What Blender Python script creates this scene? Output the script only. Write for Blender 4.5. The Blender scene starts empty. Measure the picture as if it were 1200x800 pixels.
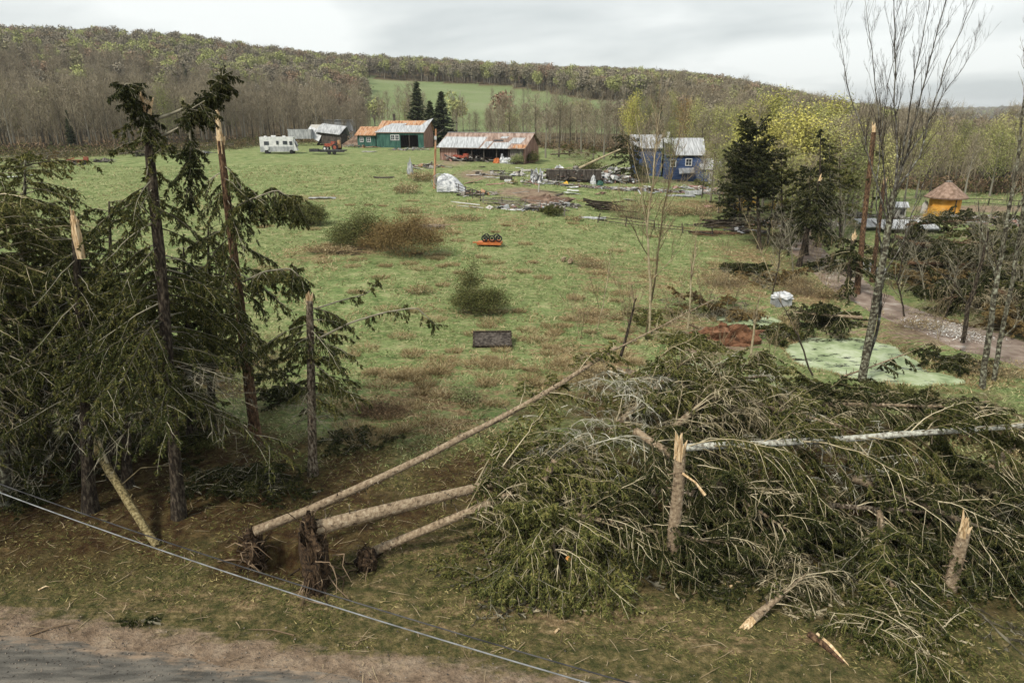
import bpy, math, random
import numpy as np
from mathutils import Vector, Matrix
R = math.radians
scene = bpy.context.scene
COL = scene.collection
rng = np.random.default_rng(7)
random.seed(7)

# ------------------------------------------------------------------ camera, sky, sun, exposure
PITCH = R(17.7); CAMZ = 14.0
cam_d = bpy.data.cameras.new("camera"); cam = bpy.data.objects.new("camera", cam_d); COL.objects.link(cam)
cam.location = (0, 0, CAMZ); cam.rotation_euler = (R(90) - PITCH, 0, 0)
cam_d.lens = 24; cam_d.sensor_width = 36; cam_d.clip_start = 0.1; cam_d.clip_end = 9000
scene.camera = cam
SUN_EL, SUN_AZ = R(48), R(222)
w = bpy.data.worlds.new("World"); scene.world = w; w.use_nodes = True
nt = w.node_tree; nt.nodes.clear(); N = nt.nodes.new; Lk = nt.links.new
out = N('ShaderNodeOutputWorld'); mixs = N('ShaderNodeMixShader'); mixs.inputs[0].default_value = 0.95
sky = N('ShaderNodeTexSky'); sky.sky_type = 'NISHITA'; sky.sun_disc = False
sky.sun_elevation = SUN_EL; sky.sun_rotation = SUN_AZ
bgA = N('ShaderNodeBackground'); bgA.inputs[1].default_value = 0.10; Lk(sky.outputs[0], bgA.inputs[0])
geo = N('ShaderNodeTexCoord'); sep = N('ShaderNodeSeparateXYZ'); Lk(geo.outputs['Generated'], sep.inputs[0])
ad = N('ShaderNodeMath'); ad.operation = 'ADD'; ad.inputs[1].default_value = 0.14; Lk(sep.outputs[2], ad.inputs[0])
mx = N('ShaderNodeMath'); mx.operation = 'MAXIMUM'; mx.inputs[1].default_value = 0.05; Lk(ad.outputs[0], mx.inputs[0])
dv = N('ShaderNodeVectorMath'); dv.operation = 'DIVIDE'; cb = N('ShaderNodeCombineXYZ')
for i in range(3): Lk(mx.outputs[0], cb.inputs[i])
Lk(geo.outputs['Generated'], dv.inputs[0]); Lk(cb.outputs[0], dv.inputs[1])
no = N('ShaderNodeTexNoise'); no.inputs['Scale'].default_value = 0.75; no.inputs['Detail'].default_value = 5; no.inputs['Roughness'].default_value = 0.5
no.inputs['Distortion'].default_value = 0.3
Lk(dv.outputs[0], no.inputs['Vector'])
cr = N('ShaderNodeValToRGB'); cr.color_ramp.elements[0].position = 0.36; cr.color_ramp.elements[0].color = (0.36, 0.383, 0.38, 1)
cr.color_ramp.elements[1].position = 0.62; cr.color_ramp.elements[1].color = (0.56, 0.575, 0.56, 1)
Lk(no.outputs[0], cr.inputs[0])
bgB = N('ShaderNodeBackground'); bgB.inputs[1].default_value = 1.0; Lk(cr.outputs[0], bgB.inputs[0])
Lk(bgA.outputs[0], mixs.inputs[1]); Lk(bgB.outputs[0], mixs.inputs[2]); Lk(mixs.outputs[0], out.inputs[0])
sl = bpy.data.lights.new("sun", 'SUN'); sl.energy = 2.1; sl.angle = R(10); sl.color = (1, 0.93, 0.82)
so = bpy.data.objects.new("sun", sl); COL.objects.link(so)
# light comes from SUN_AZ (clockwise from north / +Y), elevation SUN_EL
dsun = Vector((math.sin(SUN_AZ) * math.cos(SUN_EL), math.cos(SUN_AZ) * math.cos(SUN_EL), math.sin(SUN_EL)))
so.rotation_euler = dsun.to_track_quat('Z', 'Y').to_euler(); so.location = (0, -20, 60)
scene.view_settings.view_transform = 'Standard'; scene.view_settings.look = 'None'
scene.view_settings.gamma = 1.0; scene.view_settings.exposure = 0.90
scene.view_settings.use_curve_mapping = False
scene.cycles.max_bounces = 4; scene.cycles.diffuse_bounces = 1; scene.cycles.glossy_bounces = 1
scene.cycles.transparent_max_bounces = 4; scene.cycles.use_denoising = True; scene.cycles.denoiser = 'OPENIMAGEDENOISE'; scene.cycles.denoising_input_passes = 'RGB_ALBEDO_NORMAL'; scene.cycles.sample_clamp_indirect = 3.0

# ------------------------------------------------------------------ terrain height
PXK = np.array([-300, 0, 200, 400, 600, 800, 1000, 1200, 1500], float)
YK = np.array([-80, 0, 20, 30, 40, 50, 62, 80, 105, 130, 155, 185, 220, 260, 320, 400, 500, 620, 750, 900, 1300, 2200, 3000, 5000], float)
near = [0, 0, 0, .1, .7, 1.6, 2.8, 4.1, 5.8, 7.0, 7.7, 8.6]
TB = {
 -300: near + [17, 26, 38, 48, 52, 50, 50, 45, 40, 30, 30, 30],
 0:    near + [13, 21, 35, 50, 59, 60, 56, 45, 40, 30, 30, 30],
 200:  near + [11, 15, 26, 42, 58, 63, 57, 50, 40, 30, 30, 30],
 400:  near + [9.5, 12, 19, 30, 45, 57, 60, 55, 40, 30, 30, 30],
 600:  [0, 0, 0, .1, .6, 1.4, 2.6, 3.9, 5.6, 6.9, 7.3, 7.8, 9.5, 13.5, 22, 30, 39, 51, 58, 56, 40, 30, 30, 30],
 800:  [0, 0, 0, 0, .2, .8, 1.7, 2.7, 4.0, 5.0, 5.6, 6.6, 8.8, 12.5, 21, 28, 35, 42, 48, 50, 40, 30, 30, 30],
 1000: [0, 0, 0, -.1, -.2, .3, 1.1, 2.2, 3.2, 3.5, 3.7, 4.2, 5.2, 6.5, 9, 11.5, 14, 17, 19, 18, 12, 22, 38, 38],
 1200: [0, 0, 0, -.1, -.1, .3, 1.0, 2.3, 2.8, 2.9, 2.0, 1.0, 0, -2, -4, -5, -5, -5, -5, -5, -2, 25, 56, 50],
 1500: [0, 0, 0, 0, 0, .3, 1.0, 2.3, 2.8, 2.9, 2.0, 1, 0, -1, -2, -2, -2, -2, -2, -2, -2, 25, 66, 66]}
TBZ = np.array([TB[int(p)] for p in PXK], float)
_AK = (PXK - 600) / 840.0
def _herm(xk, zk, x):
    m = np.gradient(zk, xk)
    i = np.clip(np.searchsorted(xk, x) - 1, 0, len(xk) - 2)
    h = xk[i + 1] - xk[i]; t = (x - xk[i]) / h
    return ((2*t**3-3*t**2+1)*zk[i] + (t**3-2*t**2+t)*h*m[i] + (-2*t**3+3*t**2)*zk[i+1] + (t**3-t**2)*h*m[i+1])
_UY = np.concatenate([np.linspace(-80, 0, 9)[:-1], np.geomspace(10, 5010, 260) - 10])
_rows = np.array([_herm(YK, z, _UY) for z in TBZ])
_AD = np.linspace(_AK[0], _AK[-1], 80)
_GRID = np.array([_herm(_AK, _rows[:, j], _AD) for j in range(len(_UY))]).T     # (80, nY)
def vnoise(x, y, s, seed=0):
    x = np.asarray(x, float) / s + seed * 17.3; y = np.asarray(y, float) / s - seed * 9.1
    xi = np.floor(x); yi = np.floor(y); fx = x - xi; fy = y - yi
    fx = fx*fx*(3-2*fx); fy = fy*fy*(3-2*fy)
    def h(a, b): return (np.sin(a*127.1 + b*311.7 + seed*74.7) * 43758.5453) % 1.0
    return (h(xi, yi)*(1-fx)*(1-fy) + h(xi+1, yi)*fx*(1-fy) + h(xi, yi+1)*(1-fx)*fy + h(xi+1, yi+1)*fx*fy)
PONDS = []      # (cx, cy, rx, ry, rot, depth)
def H(x, y):
    x = np.asarray(x, float); y = np.asarray(y, float)
    a = np.clip(x / np.maximum(y, 32), _AD[0], _AD[-1]); yy = np.clip(y, -80, 4990)
    ia = (a - _AD[0]) / (_AD[1] - _AD[0]); i0 = np.clip(ia.astype(int), 0, len(_AD) - 2); fa = ia - i0
    j0 = np.clip(np.searchsorted(_UY, yy) - 1, 0, len(_UY) - 2); fy = (yy - _UY[j0]) / (_UY[j0+1] - _UY[j0])
    z = (_GRID[i0, j0]*(1-fa)*(1-fy) + _GRID[i0+1, j0]*fa*(1-fy) + _GRID[i0, j0+1]*(1-fa)*fy + _GRID[i0+1, j0+1]*fa*fy)
    amp = np.clip((y - 17) / 10, 0, 1)
    z = z + amp * ((vnoise(x, y, 9, 1) - .5) * .35 + (vnoise(x, y, 2.6, 2) - .5) * .13)
    far = np.clip((y - 180) / 200, 0, 1)
    z = z + far * ((vnoise(x, y, 90, 3) - .5) * 7 + (vnoise(x, y, 30, 4) - .5) * 2)
    for (cx, cy, rx, ry, ro, dp) in PONDS:
        u = (x-cx)*math.cos(ro) + (y-cy)*math.sin(ro); v = -(x-cx)*math.sin(ro) + (y-cy)*math.cos(ro)
        d = np.sqrt((u/rx)**2 + (v/ry)**2) + (vnoise(x, y, 1.8, 5) - .5) * .35
        z = z - dp * np.clip((1.25 - d) / .5, 0, 1)
    return z
def h1(x, y): return float(H(np.array([x]), np.array([y]))[0])
CP, SP = math.cos(PITCH), math.sin(PITCH)
def ray(px, py):
    dx = (px - 600) / 800; dy = (py - 400) / 800
    ky = CP - dy * SP
    return dx / ky, -(SP + dy * CP) / ky          # x and z per unit of y
def P(px, py, Y):
    a, b = ray(px, py); return np.array([a * Y, Y, CAMZ + b * Y])
_YS = np.concatenate([np.arange(6, 200, .25), np.arange(200, 1500, 2), np.arange(1500, 4500, 20)])
def at(px, py, lift=0):
    a, b = ray(px, py); z = CAMZ + b * _YS; g = H(a * _YS, _YS) + lift
    k = np.nonzero(z < g)[0]
    if len(k) == 0: Y = 3000.0
    else:
        k = k[0]; lo = _YS[max(k-1, 0)]; hi = _YS[k]
        for _ in range(12):
            m = (lo + hi) / 2
            if CAMZ + b*m < h1(a*m, m) + lift: hi = m
            else: lo = m
        Y = (lo + hi) / 2
    return np.array([a * Y, Y, h1(a * Y, Y) + lift])
_p1 = at(1003, 420); _p2 = at(872, 370); _p3 = at(1075, 440); _p4 = at(800, 423)
_pit = at(335, 655); PONDS += [(_pit[0], _pit[1], 1.3, .7, 0, .55), (_p1[0], _p1[1]+.9, 3.7, 4.3, -.35, .7), (_p3[0]-.3, _p3[1], 2.6, 1.3, -.1, .5), (_p2[0], _p2[1], 2.6, 2.2, -.2, .5), (_p4[0], _p4[1], 2.2, 1.3, 0, .35)]

# ------------------------------------------------------------------ mesh builder
def nrm(v): return v / np.maximum(np.linalg.norm(v, axis=-1, keepdims=True), 1e-9)
class MB:
    def __init__(s): s.v = []; s.f = {3: [], 4: []}; s.m = {3: [], 4: []}; s.s = {3: [], 4: []}; s.n = 0
    def add(s, v, f, mat=0, smooth=False):
        v = np.asarray(v, float).reshape(-1, 3); f = np.asarray(f, np.int64)
        k = f.shape[1]; s.v.append(v); s.f[k].append(f + s.n); s.m[k].append(np.full(len(f), mat)); s.s[k].append(np.full(len(f), smooth))
        s.n += len(v)
    def tube(s, pts, rad, k=6, mat=0, cap=True, jit=0, smooth=True):
        pts = np.asarray(pts, float); n = len(pts); rad = np.broadcast_to(np.asarray(rad, float), (n,))
        T = nrm(np.gradient(pts, axis=0)); d = pts[-1] - pts[0]
        ref = np.array([0, 0, 1.]) if abs(d[2]) < .8*np.linalg.norm(d) else np.array([1., 0, 0])
        U = nrm(np.cross(T, ref)); V = np.cross(T, U)
        an = np.arange(k) * 2*math.pi/k
        rr = rad[:, None] * (1 + (rng.random((n, k)) - .5) * jit)
        v = pts[:, None, :] + rr[..., None] * (np.cos(an)[None, :, None]*U[:, None, :] + np.sin(an)[None, :, None]*V[:, None, :])
        i = np.arange(n-1)[:, None]*k; j = np.arange(k)[None, :]; j2 = (j+1) % k
        f = np.stack([i+j, i+j2, i+k+j2, i+k+j], -1).reshape(-1, 4)
        s.add(v, f, mat, smooth)
        if cap:
            for (e, sg) in ((0, 1), (n-1, -1)):
                b = s.n; s.add(np.concatenate([v[e], pts[e][None]]), [[a, (a+1) % k, k] for a in range(k)], mat)
    def ribbons(s, Pn, Wn, mat=0):      # (n,m,3) centre lines and half-width vectors
        n, m, _ = Pn.shape; v = np.stack([Pn - Wn, Pn + Wn], 2).reshape(-1, 3)
        b = (np.arange(n)*m*2)[:, None] + (np.arange(m-1)*2)[None, :]
        f = np.stack([b, b+1, b+3, b+2], -1).reshape(-1, 4); s.add(v, f, mat)
    def tris(s, A, B, C, mat=0):
        v = np.stack([A, B, C], 1).reshape(-1, 3); f = np.arange(len(v)).reshape(-1, 3); s.add(v, f, mat)
    def box(s, c, size, rz=0, rx=0, ry=0, mat=0):
        h = np.array(size)/2; v = np.array([[x, y, z] for x in (-1, 1) for y in (-1, 1) for z in (-1, 1)])*h
        M = np.array(Matrix.Rotation(rz, 3, 'Z') @ Matrix.Rotation(ry, 3, 'Y') @ Matrix.Rotation(rx, 3, 'X'))
        s.add(v @ M.T + np.array(c), [[0, 1, 3, 2], [4, 6, 7, 5], [0, 4, 5, 1], [2, 3, 7, 6], [0, 2, 6, 4], [1, 5, 7, 3]], mat)
    def hexa(s, v8, mat=0):             # bottom 4, top 4
        s.add(v8, [[0, 3, 2, 1], [4, 5, 6, 7], [0, 1, 5, 4], [1, 2, 6, 5], [2, 3, 7, 6], [3, 0, 4, 7]], mat)
    def xform(s, M):                    # 4x4 to everything so far
        M = np.array(M); s.v = [v @ M[:3, :3].T + M[:3, 3] for v in s.v]
    def clampground(s, lift=.03):
        for i, v in enumerate(s.v):
            g = H(v[:, 0], v[:, 1]) + lift; k = v[:, 2] < g; v[k, 2] = g[k] + rng.random(k.sum())*.12
    def mesh(s, name, mats, off=(0, 0, 0)):
        me = bpy.data.meshes.new(name)
        v = np.concatenate(s.v) - np.array(off)
        F = []; Mi = []; Sm = []; tot = []
        for k in (3, 4):
            if s.f[k]:
                a = np.concatenate(s.f[k]); F.append(a.ravel()); tot.append(np.full(len(a), k)); Mi.append(np.concatenate(s.m[k])); Sm.append(np.concatenate(s.s[k]))
        F = np.concatenate(F); tot = np.concatenate(tot); Mi = np.concatenate(Mi); Sm = np.concatenate(Sm)
        me.vertices.add(len(v)); me.vertices.foreach_set('co', v.astype(np.float32).ravel())
        me.loops.add(len(F)); me.loops.foreach_set('vertex_index', F.astype(np.int32))
        me.polygons.add(len(tot)); st = np.concatenate([[0], np.cumsum(tot)[:-1]])
        me.polygons.foreach_set('loop_start', st.astype(np.int32))
        me.polygons.foreach_set('material_index', Mi.astype(np.int32)); me.polygons.foreach_set('use_smooth', Sm.astype(bool))
        for m in mats: me.materials.append(m)
        me.update(calc_edges=True); return me
    def build(s, name, mats, parent=None):
        if not isinstance(mats, (list, tuple)): mats = [mats]
        off = tuple(parent.location) if parent is not None else (0, 0, 0)
        g = parent.parent if parent is not None else None
        while g is not None: off = tuple(a + b for a, b in zip(off, g.location)); g = g.parent
        o = bpy.data.objects.new(name, s.mesh(name, mats, off)); COL.objects.link(o); o.parent = parent
        return o
def tag(o, label=None, cat=None, group=None, kind=None):
    if label: o['label'] = label
    if cat: o['category'] = cat
    if group: o['group'] = group
    if kind: o['kind'] = kind
    return o
def thing(name, label, cat, loc, group=None, rz=0):
    o = bpy.data.objects.new(name, None); COL.objects.link(o); o.location = tuple(loc); o.empty_display_size = .3
    o.rotation_euler.z = rz
    return tag(o, label, cat, group)
def copy_tree(o, parent=None):
    c = o.copy(); COL.objects.link(c); c.parent = parent
    for ch in o.children: copy_tree(ch, c)
    return c

# ------------------------------------------------------------------ materials
def mat(name, cols, scale=4, rough=.85, bump=0, bscale=None, mode='noise', stretch=(1, 1, 1), metallic=0, detail=6, spec=.25, pos=(.35, .65), coord='Object', hv=0):
    m = bpy.data.materials.new(name); m.use_nodes = True; t = m.node_tree; n = t.nodes; b = n['Principled BSDF']
    b.inputs['Roughness'].default_value = rough; b.inputs['Metallic'].default_value = metallic
    b.inputs['Specular IOR Level'].default_value = spec if 'island' not in mode else .12
    r = n.new('ShaderNodeValToRGB'); e = r.color_ramp.elements
    ps = np.linspace(pos[0], pos[1], len(cols))
    for i, c in enumerate(cols):
        el = e[i] if i < 2 else e.new(ps[i])
        el.position = ps[i]; el.color = (*c, 1)
    tc = n.new('ShaderNodeTexCoord'); mp = n.new('ShaderNodeMapping'); mp.inputs['Scale'].default_value = stretch
    t.links.new(tc.outputs[coord], mp.inputs[0])
    nz = n.new('ShaderNodeTexNoise'); nz.inputs['Scale'].default_value = scale; nz.inputs['Detail'].default_value = detail
    t.links.new(mp.outputs[0], nz.inputs['Vector'])
    if mode == 'noise': t.links.new(nz.outputs[0], r.inputs[0])
    elif mode == 'island':
        g = n.new('ShaderNodeNewGeometry'); t.links.new(g.outputs['Random Per Island'], r.inputs[0])
    elif mode == 'objrand':
        g = n.new('ShaderNodeObjectInfo'); t.links.new(g.outputs['Random'], r.inputs[0])
    elif mode == 'islandnoise':
        g = n.new('ShaderNodeNewGeometry'); mm = n.new('ShaderNodeMix'); mm.inputs[0].default_value = .5
        t.links.new(g.outputs['Random Per Island'], mm.inputs[2]); t.links.new(nz.outputs[0], mm.inputs[3]); t.links.new(mm.outputs[0], r.inputs[0])
    colout = r.outputs[0]
    if hv:
        g = n.new('ShaderNodeObjectInfo'); hs = n.new('ShaderNodeHueSaturation'); ma = n.new('ShaderNodeMapRange')
        ma.inputs[3].default_value = 1-hv; ma.inputs[4].default_value = 1+hv
        t.links.new(g.outputs['Random'], ma.inputs[0]); t.links.new(ma.outputs[0], hs.inputs['Value']); t.links.new(colout, hs.inputs['Color']); colout = hs.outputs[0]
    t.links.new(colout, b.inputs['Base Color'])
    if bump:
        bp = n.new('ShaderNodeBump'); bp.inputs['Strength'].default_value = min(bump, 1); bp.inputs['Distance'].default_value = .05*max(1, bump)
        n2 = n.new('ShaderNodeTexNoise'); n2.inputs['Scale'].default_value = bscale or scale*3; n2.inputs['Detail'].default_value = 6
        t.links.new(mp.outputs[0], n2.inputs['Vector']); t.links.new(n2.outputs[0], bp.inputs['Height']); t.links.new(bp.outputs[0], b.inputs['Normal'])
    return m
M = {}
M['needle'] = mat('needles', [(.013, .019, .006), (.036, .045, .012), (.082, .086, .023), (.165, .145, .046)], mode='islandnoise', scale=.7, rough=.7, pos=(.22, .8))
M['needle_dark'] = mat('needles_dark', [(.008, .012, .004), (.021, .027, .008), (.046, .051, .015), (.095, .088, .029)], mode='islandnoise', scale=.7, rough=.7, pos=(.22, .8))  # darkest spruce needles; on lower heap trees their darkness paints in heap shade
M['needle_olive'] = mat('needles_olive', [(.026, .034, .010), (.070, .080, .022), (.14, .142, .040), (.24, .21, .075)], mode='islandnoise', scale=.7, rough=.7, pos=(.22, .8))
M['bark'] = mat('bark', [(.035, .026, .018), (.11, .082, .055), (.25, .205, .15), (.36, .32, .25)], scale=14, bump=1.6, stretch=(1, 1, .4), pos=(.36, .68))
M['bark_dark'] = mat('bark_dark', [(.014, .010, .007), (.042, .031, .021), (.12, .098, .07)], scale=13, bump=1.6, stretch=(1, 1, .35))
M['bark_red'] = mat('bark_red', [(.035, .02, .012), (.11, .062, .034), (.24, .15, .085)], scale=13, bump=1.6, stretch=(1, 1, .35))
M['bark_pale'] = mat('bark_pale', [(.08, .055, .035), (.25, .185, .12), (.35, .27, .18), (.52, .43, .31)], scale=9, detail=12, bump=1.4, bscale=30, stretch=(1, .6, 1), pos=(.28, .72))
M['bark_silver'] = mat('bark_silver', [(.12, .10, .075), (.32, .31, .26), (.52, .53, .46)], scale=8, bump=1, pos=(.3, .6))
M['bark_moss'] = mat('bark_moss', [(.08, .065, .03), (.22, .175, .08), (.38, .32, .17)], scale=11, bump=1.4)
M['bark_lichen'] = mat('bark_lichen', [(.03, .026, .018), (.085, .075, .052), (.20, .20, .145), (.34, .355, .27)], scale=6, bump=.9, pos=(.38, .70))
M['limb_pale'] = mat('limb_pale', [(.11, .09, .05), (.27, .225, .135), (.47, .41, .28)], mode='islandnoise', scale=3)
M['limb_grey'] = mat('limb_grey', [(.05, .045, .030), (.13, .118, .082), (.27, .25, .185)], mode='islandnoise', scale=3)
M['limb_dark'] = mat('limb_dark', [(.02, .016, .012), (.05, .04, .03), (.09, .078, .06)], mode='islandnoise', scale=3)
M['limb_white'] = mat('limb_white', [(.17, .165, .12), (.36, .35, .27), (.54, .52, .43)], mode='islandnoise', scale=3)
M['splinter'] = mat('splintered_wood', [(.34, .22, .11), (.58, .42, .24), (.72, .58, .38)], scale=14, bump=.6, stretch=(1, 1, .2), rough=.75)
M['cut'] = mat('orange_cut_wood', [(.50, .20, .05), (.72, .36, .12)], scale=10)
M['soil'] = mat('soil', [(.015, .010, .006), (.058, .035, .019), (.13, .085, .048)], scale=9, bump=2)
M['root'] = mat('roots', [(.04, .027, .017), (.11, .075, .045), (.20, .145, .095)], mode='island')
M['twig_brown'] = mat('twigs_brown', [(.05, .035, .022), (.13, .085, .05), (.22, .15, .09)], mode='island')
M['twig_tan'] = mat('twigs_tan', [(.10, .075, .045), (.22, .165, .095), (.34, .27, .17)], mode='island')
M['bushgreen'] = mat('bush_leaves', [(.035, .042, .014), (.085, .095, .030), (.16, .155, .055)], mode='islandnoise', scale=1.2, pos=(.2, .8))
M['bushbrown'] = mat('bush_brown', [(.085, .055, .022), (.17, .12, .048), (.27, .20, .09)], mode='islandnoise', scale=1.2, pos=(.2, .8))
# ------------------------------------------------------------------ ground masks (world-space blobs)
def blob(px, py, rx, ry, s=1.0):
    c = at(px, py); k = at(px + rx, py); a = at(px, py - ry); b = at(px, py + ry)
    return (c[0], c[1], max(abs(k[0]-c[0]), .3), max((a[1]-b[1])/2, .3), s)
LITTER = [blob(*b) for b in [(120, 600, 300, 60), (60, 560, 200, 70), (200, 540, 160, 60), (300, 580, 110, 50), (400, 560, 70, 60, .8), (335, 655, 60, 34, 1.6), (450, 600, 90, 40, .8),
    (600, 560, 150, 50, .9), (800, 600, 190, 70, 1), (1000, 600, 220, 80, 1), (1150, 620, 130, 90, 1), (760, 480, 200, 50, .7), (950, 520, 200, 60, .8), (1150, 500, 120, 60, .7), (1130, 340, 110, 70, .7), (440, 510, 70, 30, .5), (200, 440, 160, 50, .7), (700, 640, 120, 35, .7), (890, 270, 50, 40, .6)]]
STRAW = [blob(*b) for b in [(410, 292, 60, 8), (500, 265, 40, 16, .9), (540, 240, 70, 8, .5), (600, 260, 30, 14, .6), (520, 430, 50, 22, .6), (700, 420, 70, 24, .8), (690, 370, 40, 18, .8),
    (470, 440, 60, 16, .6), (490, 470, 90, 25, .8), (640, 455, 70, 16, .7), (440, 480, 60, 20, .9), (700, 320, 40, 24, .6), (420, 210, 60, 10, .3), (760, 330, 60, 30, .6), (860, 330, 50, 26, .8),
    (820, 240, 60, 6, .8), (940, 340, 36, 24, .9), (880, 300, 50, 20, .7), (1060, 390, 60, 25, .8), (520, 500, 60, 20, .8), (370, 232, 40, 6, .6), (120, 170, 90, 8, .8), (60, 185, 60, 8, .6),
    (1130, 440, 60, 20, .7), (360, 300, 50, 14, .6), (800, 380, 70, 24, .7), (560, 360, 40, 16, .35), (740, 385, 60, 30, .5), (680, 300, 60, 10, .4), (940, 420, 30, 24, .7), (950, 300, 40, 10, .6), (560, 640, 200, 40, .5), (640, 720, 200, 30, .6), (300, 700, 200, 18, .6), (880, 750, 160, 26, .5)]]
DIRT = [blob(*b) for b in [(560, 205, 36, 8, .8), (620, 226, 46, 7, 1), (640, 236, 24, 8, 1), (530, 190, 30, 6, .7), (860, 395, 40, 14, .8), (940, 290, 22, 14, .7), (1150, 245, 120, 6, .9), (1000, 262, 60, 6, .6), (1080, 232, 60, 4, .5), (1005, 412, 95, 40, .62), (872, 370, 38, 18, .62), (845, 398, 45, 16, 1), (820, 410, 40, 10, .8), (780, 212, 90, 4, .6), (1020, 350, 40, 14, .8), (1110, 390, 110, 20, .8), (735, 400, 20, 8, .5), (380, 700, 30, 8, .4), (680, 190, 60, 3, .5)]]
def gm(L, x, y):
    o = np.zeros_like(x)
    for (cx, cy, rx, ry, s) in L:
        d = ((x-cx)/rx)**2 + ((y-cy)/ry)**2; o = np.maximum(o, s*np.exp(-d*.9))
    return o
MEAD = ([430, 520, 600, 700, 790], [500, 480, 445, 360, 290])
FEDGE = ([-400, -200, 0, 100, 200, 330, 400, 520, 640, 760, 850, 1000, 1050, 1200, 1500, 1700], [150, 150, 150, 156, 168, 196, 205, 205, 190, 180, 165, 140, 124, 118, 118, 118])
def forest_at(x, y):
    px = 600 + 840*x/np.maximum(y, 30)
    e = np.interp(px, *FEDGE); f = y > e
    mb = np.interp(px, *MEAD); hole = (px > 428) & (px < 790) & (y > np.interp(px, [428, 500, 620, 700, 790], [262, 248, 240, 240, 236])) & (y < mb)
    return f & ~hole & (y < 1500), hole
# road and verge: front edge line of the asphalt
_ra = at(0, 745); _rb = at(430, 800)
RDIR = nrm(np.array([_rb[0]-_ra[0], _rb[1]-_ra[1], 0])); RN = np.array([-RDIR[1], RDIR[0], 0])
def roadd(x, y): return (x-_ra[0])*RN[0] + (y-_ra[1])*RN[1]     # >0 beyond the far edge
def grid_axis(segs):
    o = []
    for a, b, st in segs: o += list(np.arange(a, b, st))
    return np.array(o + [segs[-1][1]], float)
gx = grid_axis([(-3200, -800, 160), (-800, -300, 24), (-300, -120, 7), (-120, -45, 2), (-45, 45, .5), (45, 120, 1.6), (120, 300, 7), (300, 800, 24), (800, 4800, 150)])
gy = grid_axis([(-80, 6, 6), (6, 60, .5), (60, 130, 1.1), (130, 300, 5), (300, 1000, 18), (1000, 4800, 120)])
GX, GY = np.meshgrid(gx, gy); GZ = H(GX, GY)
ny, nx = GX.shape; I = np.arange(nx*ny).reshape(ny, nx)
g = MB(); g.add(np.stack([GX, GY, GZ], -1), np.stack([I[:-1, :-1], I[:-1, 1:], I[1:, 1:], I[1:, :-1]], -1).reshape(-1, 4), 0, True)
fx, fy = GX.ravel(), GY.ravel()
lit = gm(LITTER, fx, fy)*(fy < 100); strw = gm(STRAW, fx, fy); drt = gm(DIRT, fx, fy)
rd = roadd(fx, fy); drt = np.maximum(drt, np.clip(1.2 - rd/1.5, 0, 1))
fo, hole = forest_at(fx, fy); fo = fo.astype(float); dist = np.clip((fy-1600)/400, 0, 1)
verge = np.clip((33 - fy)/9, 0, 1) * (1 - .0*rd)
M['ground'] = m = bpy.data.materials.new('ground'); m.use_nodes = True; t = m.node_tree; n = t.nodes; Lm = t.links.new; b = n['Principled BSDF']; b.inputs['Roughness'].default_value = .95; b.inputs['Specular IOR Level'].default_value = .1
def ngen(t):
    n = t.nodes; L = t.links.new
    tc = n.new('ShaderNodeTexCoord')
    def noise(sc, det=6, ro=.6, st=(1, 1, 1)):
        mp = n.new('ShaderNodeMapping'); mp.inputs['Scale'].default_value = st; L(tc.outputs['Object'], mp.inputs[0])
        z = n.new('ShaderNodeTexNoise'); z.inputs['Scale'].default_value = sc; z.inputs['Detail'].default_value = det; z.inputs['Roughness'].default_value = ro; L(mp.outputs[0], z.inputs['Vector']); return z.outputs[0]
    def ramp(v, ps, cs):
        r = n.new('ShaderNodeValToRGB'); e = r.color_ramp.elements
        for i, (p, c) in enumerate(zip(ps, cs)):
            el = e[i] if i < 2 else e.new(p); el.position = p; el.color = (*c, 1)
        L(v, r.inputs[0]); return r.outputs[0]
    def mth(op, a, bb):
        x = n.new('ShaderNodeMath'); x.operation = op; x.use_clamp = False
        for i, q in enumerate((a, bb)):
            if isinstance(q, (int, float)): x.inputs[i].default_value = q
            else: L(q, x.inputs[i])
        return x.outputs[0]
    def mixc(f, a, bb):
        x = n.new('ShaderNodeMix'); x.data_type = 'RGBA'; L(f, x.inputs[0])
        for i, q in ((6, a), (7, bb)):
            if isinstance(q, tuple): x.inputs[i].default_value = (*q, 1)
            else: L(q, x.inputs[i])
        return x.outputs[2]
    def sstep(v, lo, hi):
        x = n.new('ShaderNodeMapRange'); x.interpolation_type = 'SMOOTHSTEP'; x.inputs[1].default_value = lo; x.inputs[2].default_value = hi; L(v, x.inputs[0]); return x.outputs[0]
    return noise, ramp, mth, mixc, sstep
noise, ramp, mth, mixc, sstep = ngen(t)
def attr(nm, ch):
    a = n.new('ShaderNodeAttribute'); a.attribute_name = nm; s = n.new('ShaderNodeSeparateColor'); Lm(a.outputs['Color'], s.inputs[0]); return s.outputs[ch]
n1 = noise(.55, 8, .62); n2 = noise(.09, 5); n3 = noise(5, 6, .7); n4 = noise(1.9, 6, .65, (.55, 1.3, 1))
green = ramp(n1, [.30, .45, .56, .70], [(.070, .108, .034), (.140, .200, .070), (.205, .262, .103), (.35, .35, .18)])
green2 = ramp(n4, [.34, .52, .68], [(.085, .12, .042), (.17, .215, .078), (.44, .39, .22)])
gcol = mixc(mth('MULTIPLY', sstep(n2, .35, .65), .7), green, green2)
fine = ramp(n3, [.3, .5, .72], [(.5, .5, .5), (1, 1, 1), (1.5, 1.45, 1.35)])
straw = ramp(n3, [.3, .5, .7], [(.12, .08, .04), (.25, .175, .095), (.38, .30, .18)])
litc = ramp(noise(2.2, 8, .7), [.3, .45, .55, .7], [(.018, .013, .007), (.058, .033, .015), (.080, .060, .024), (.16, .105, .05)])
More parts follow.
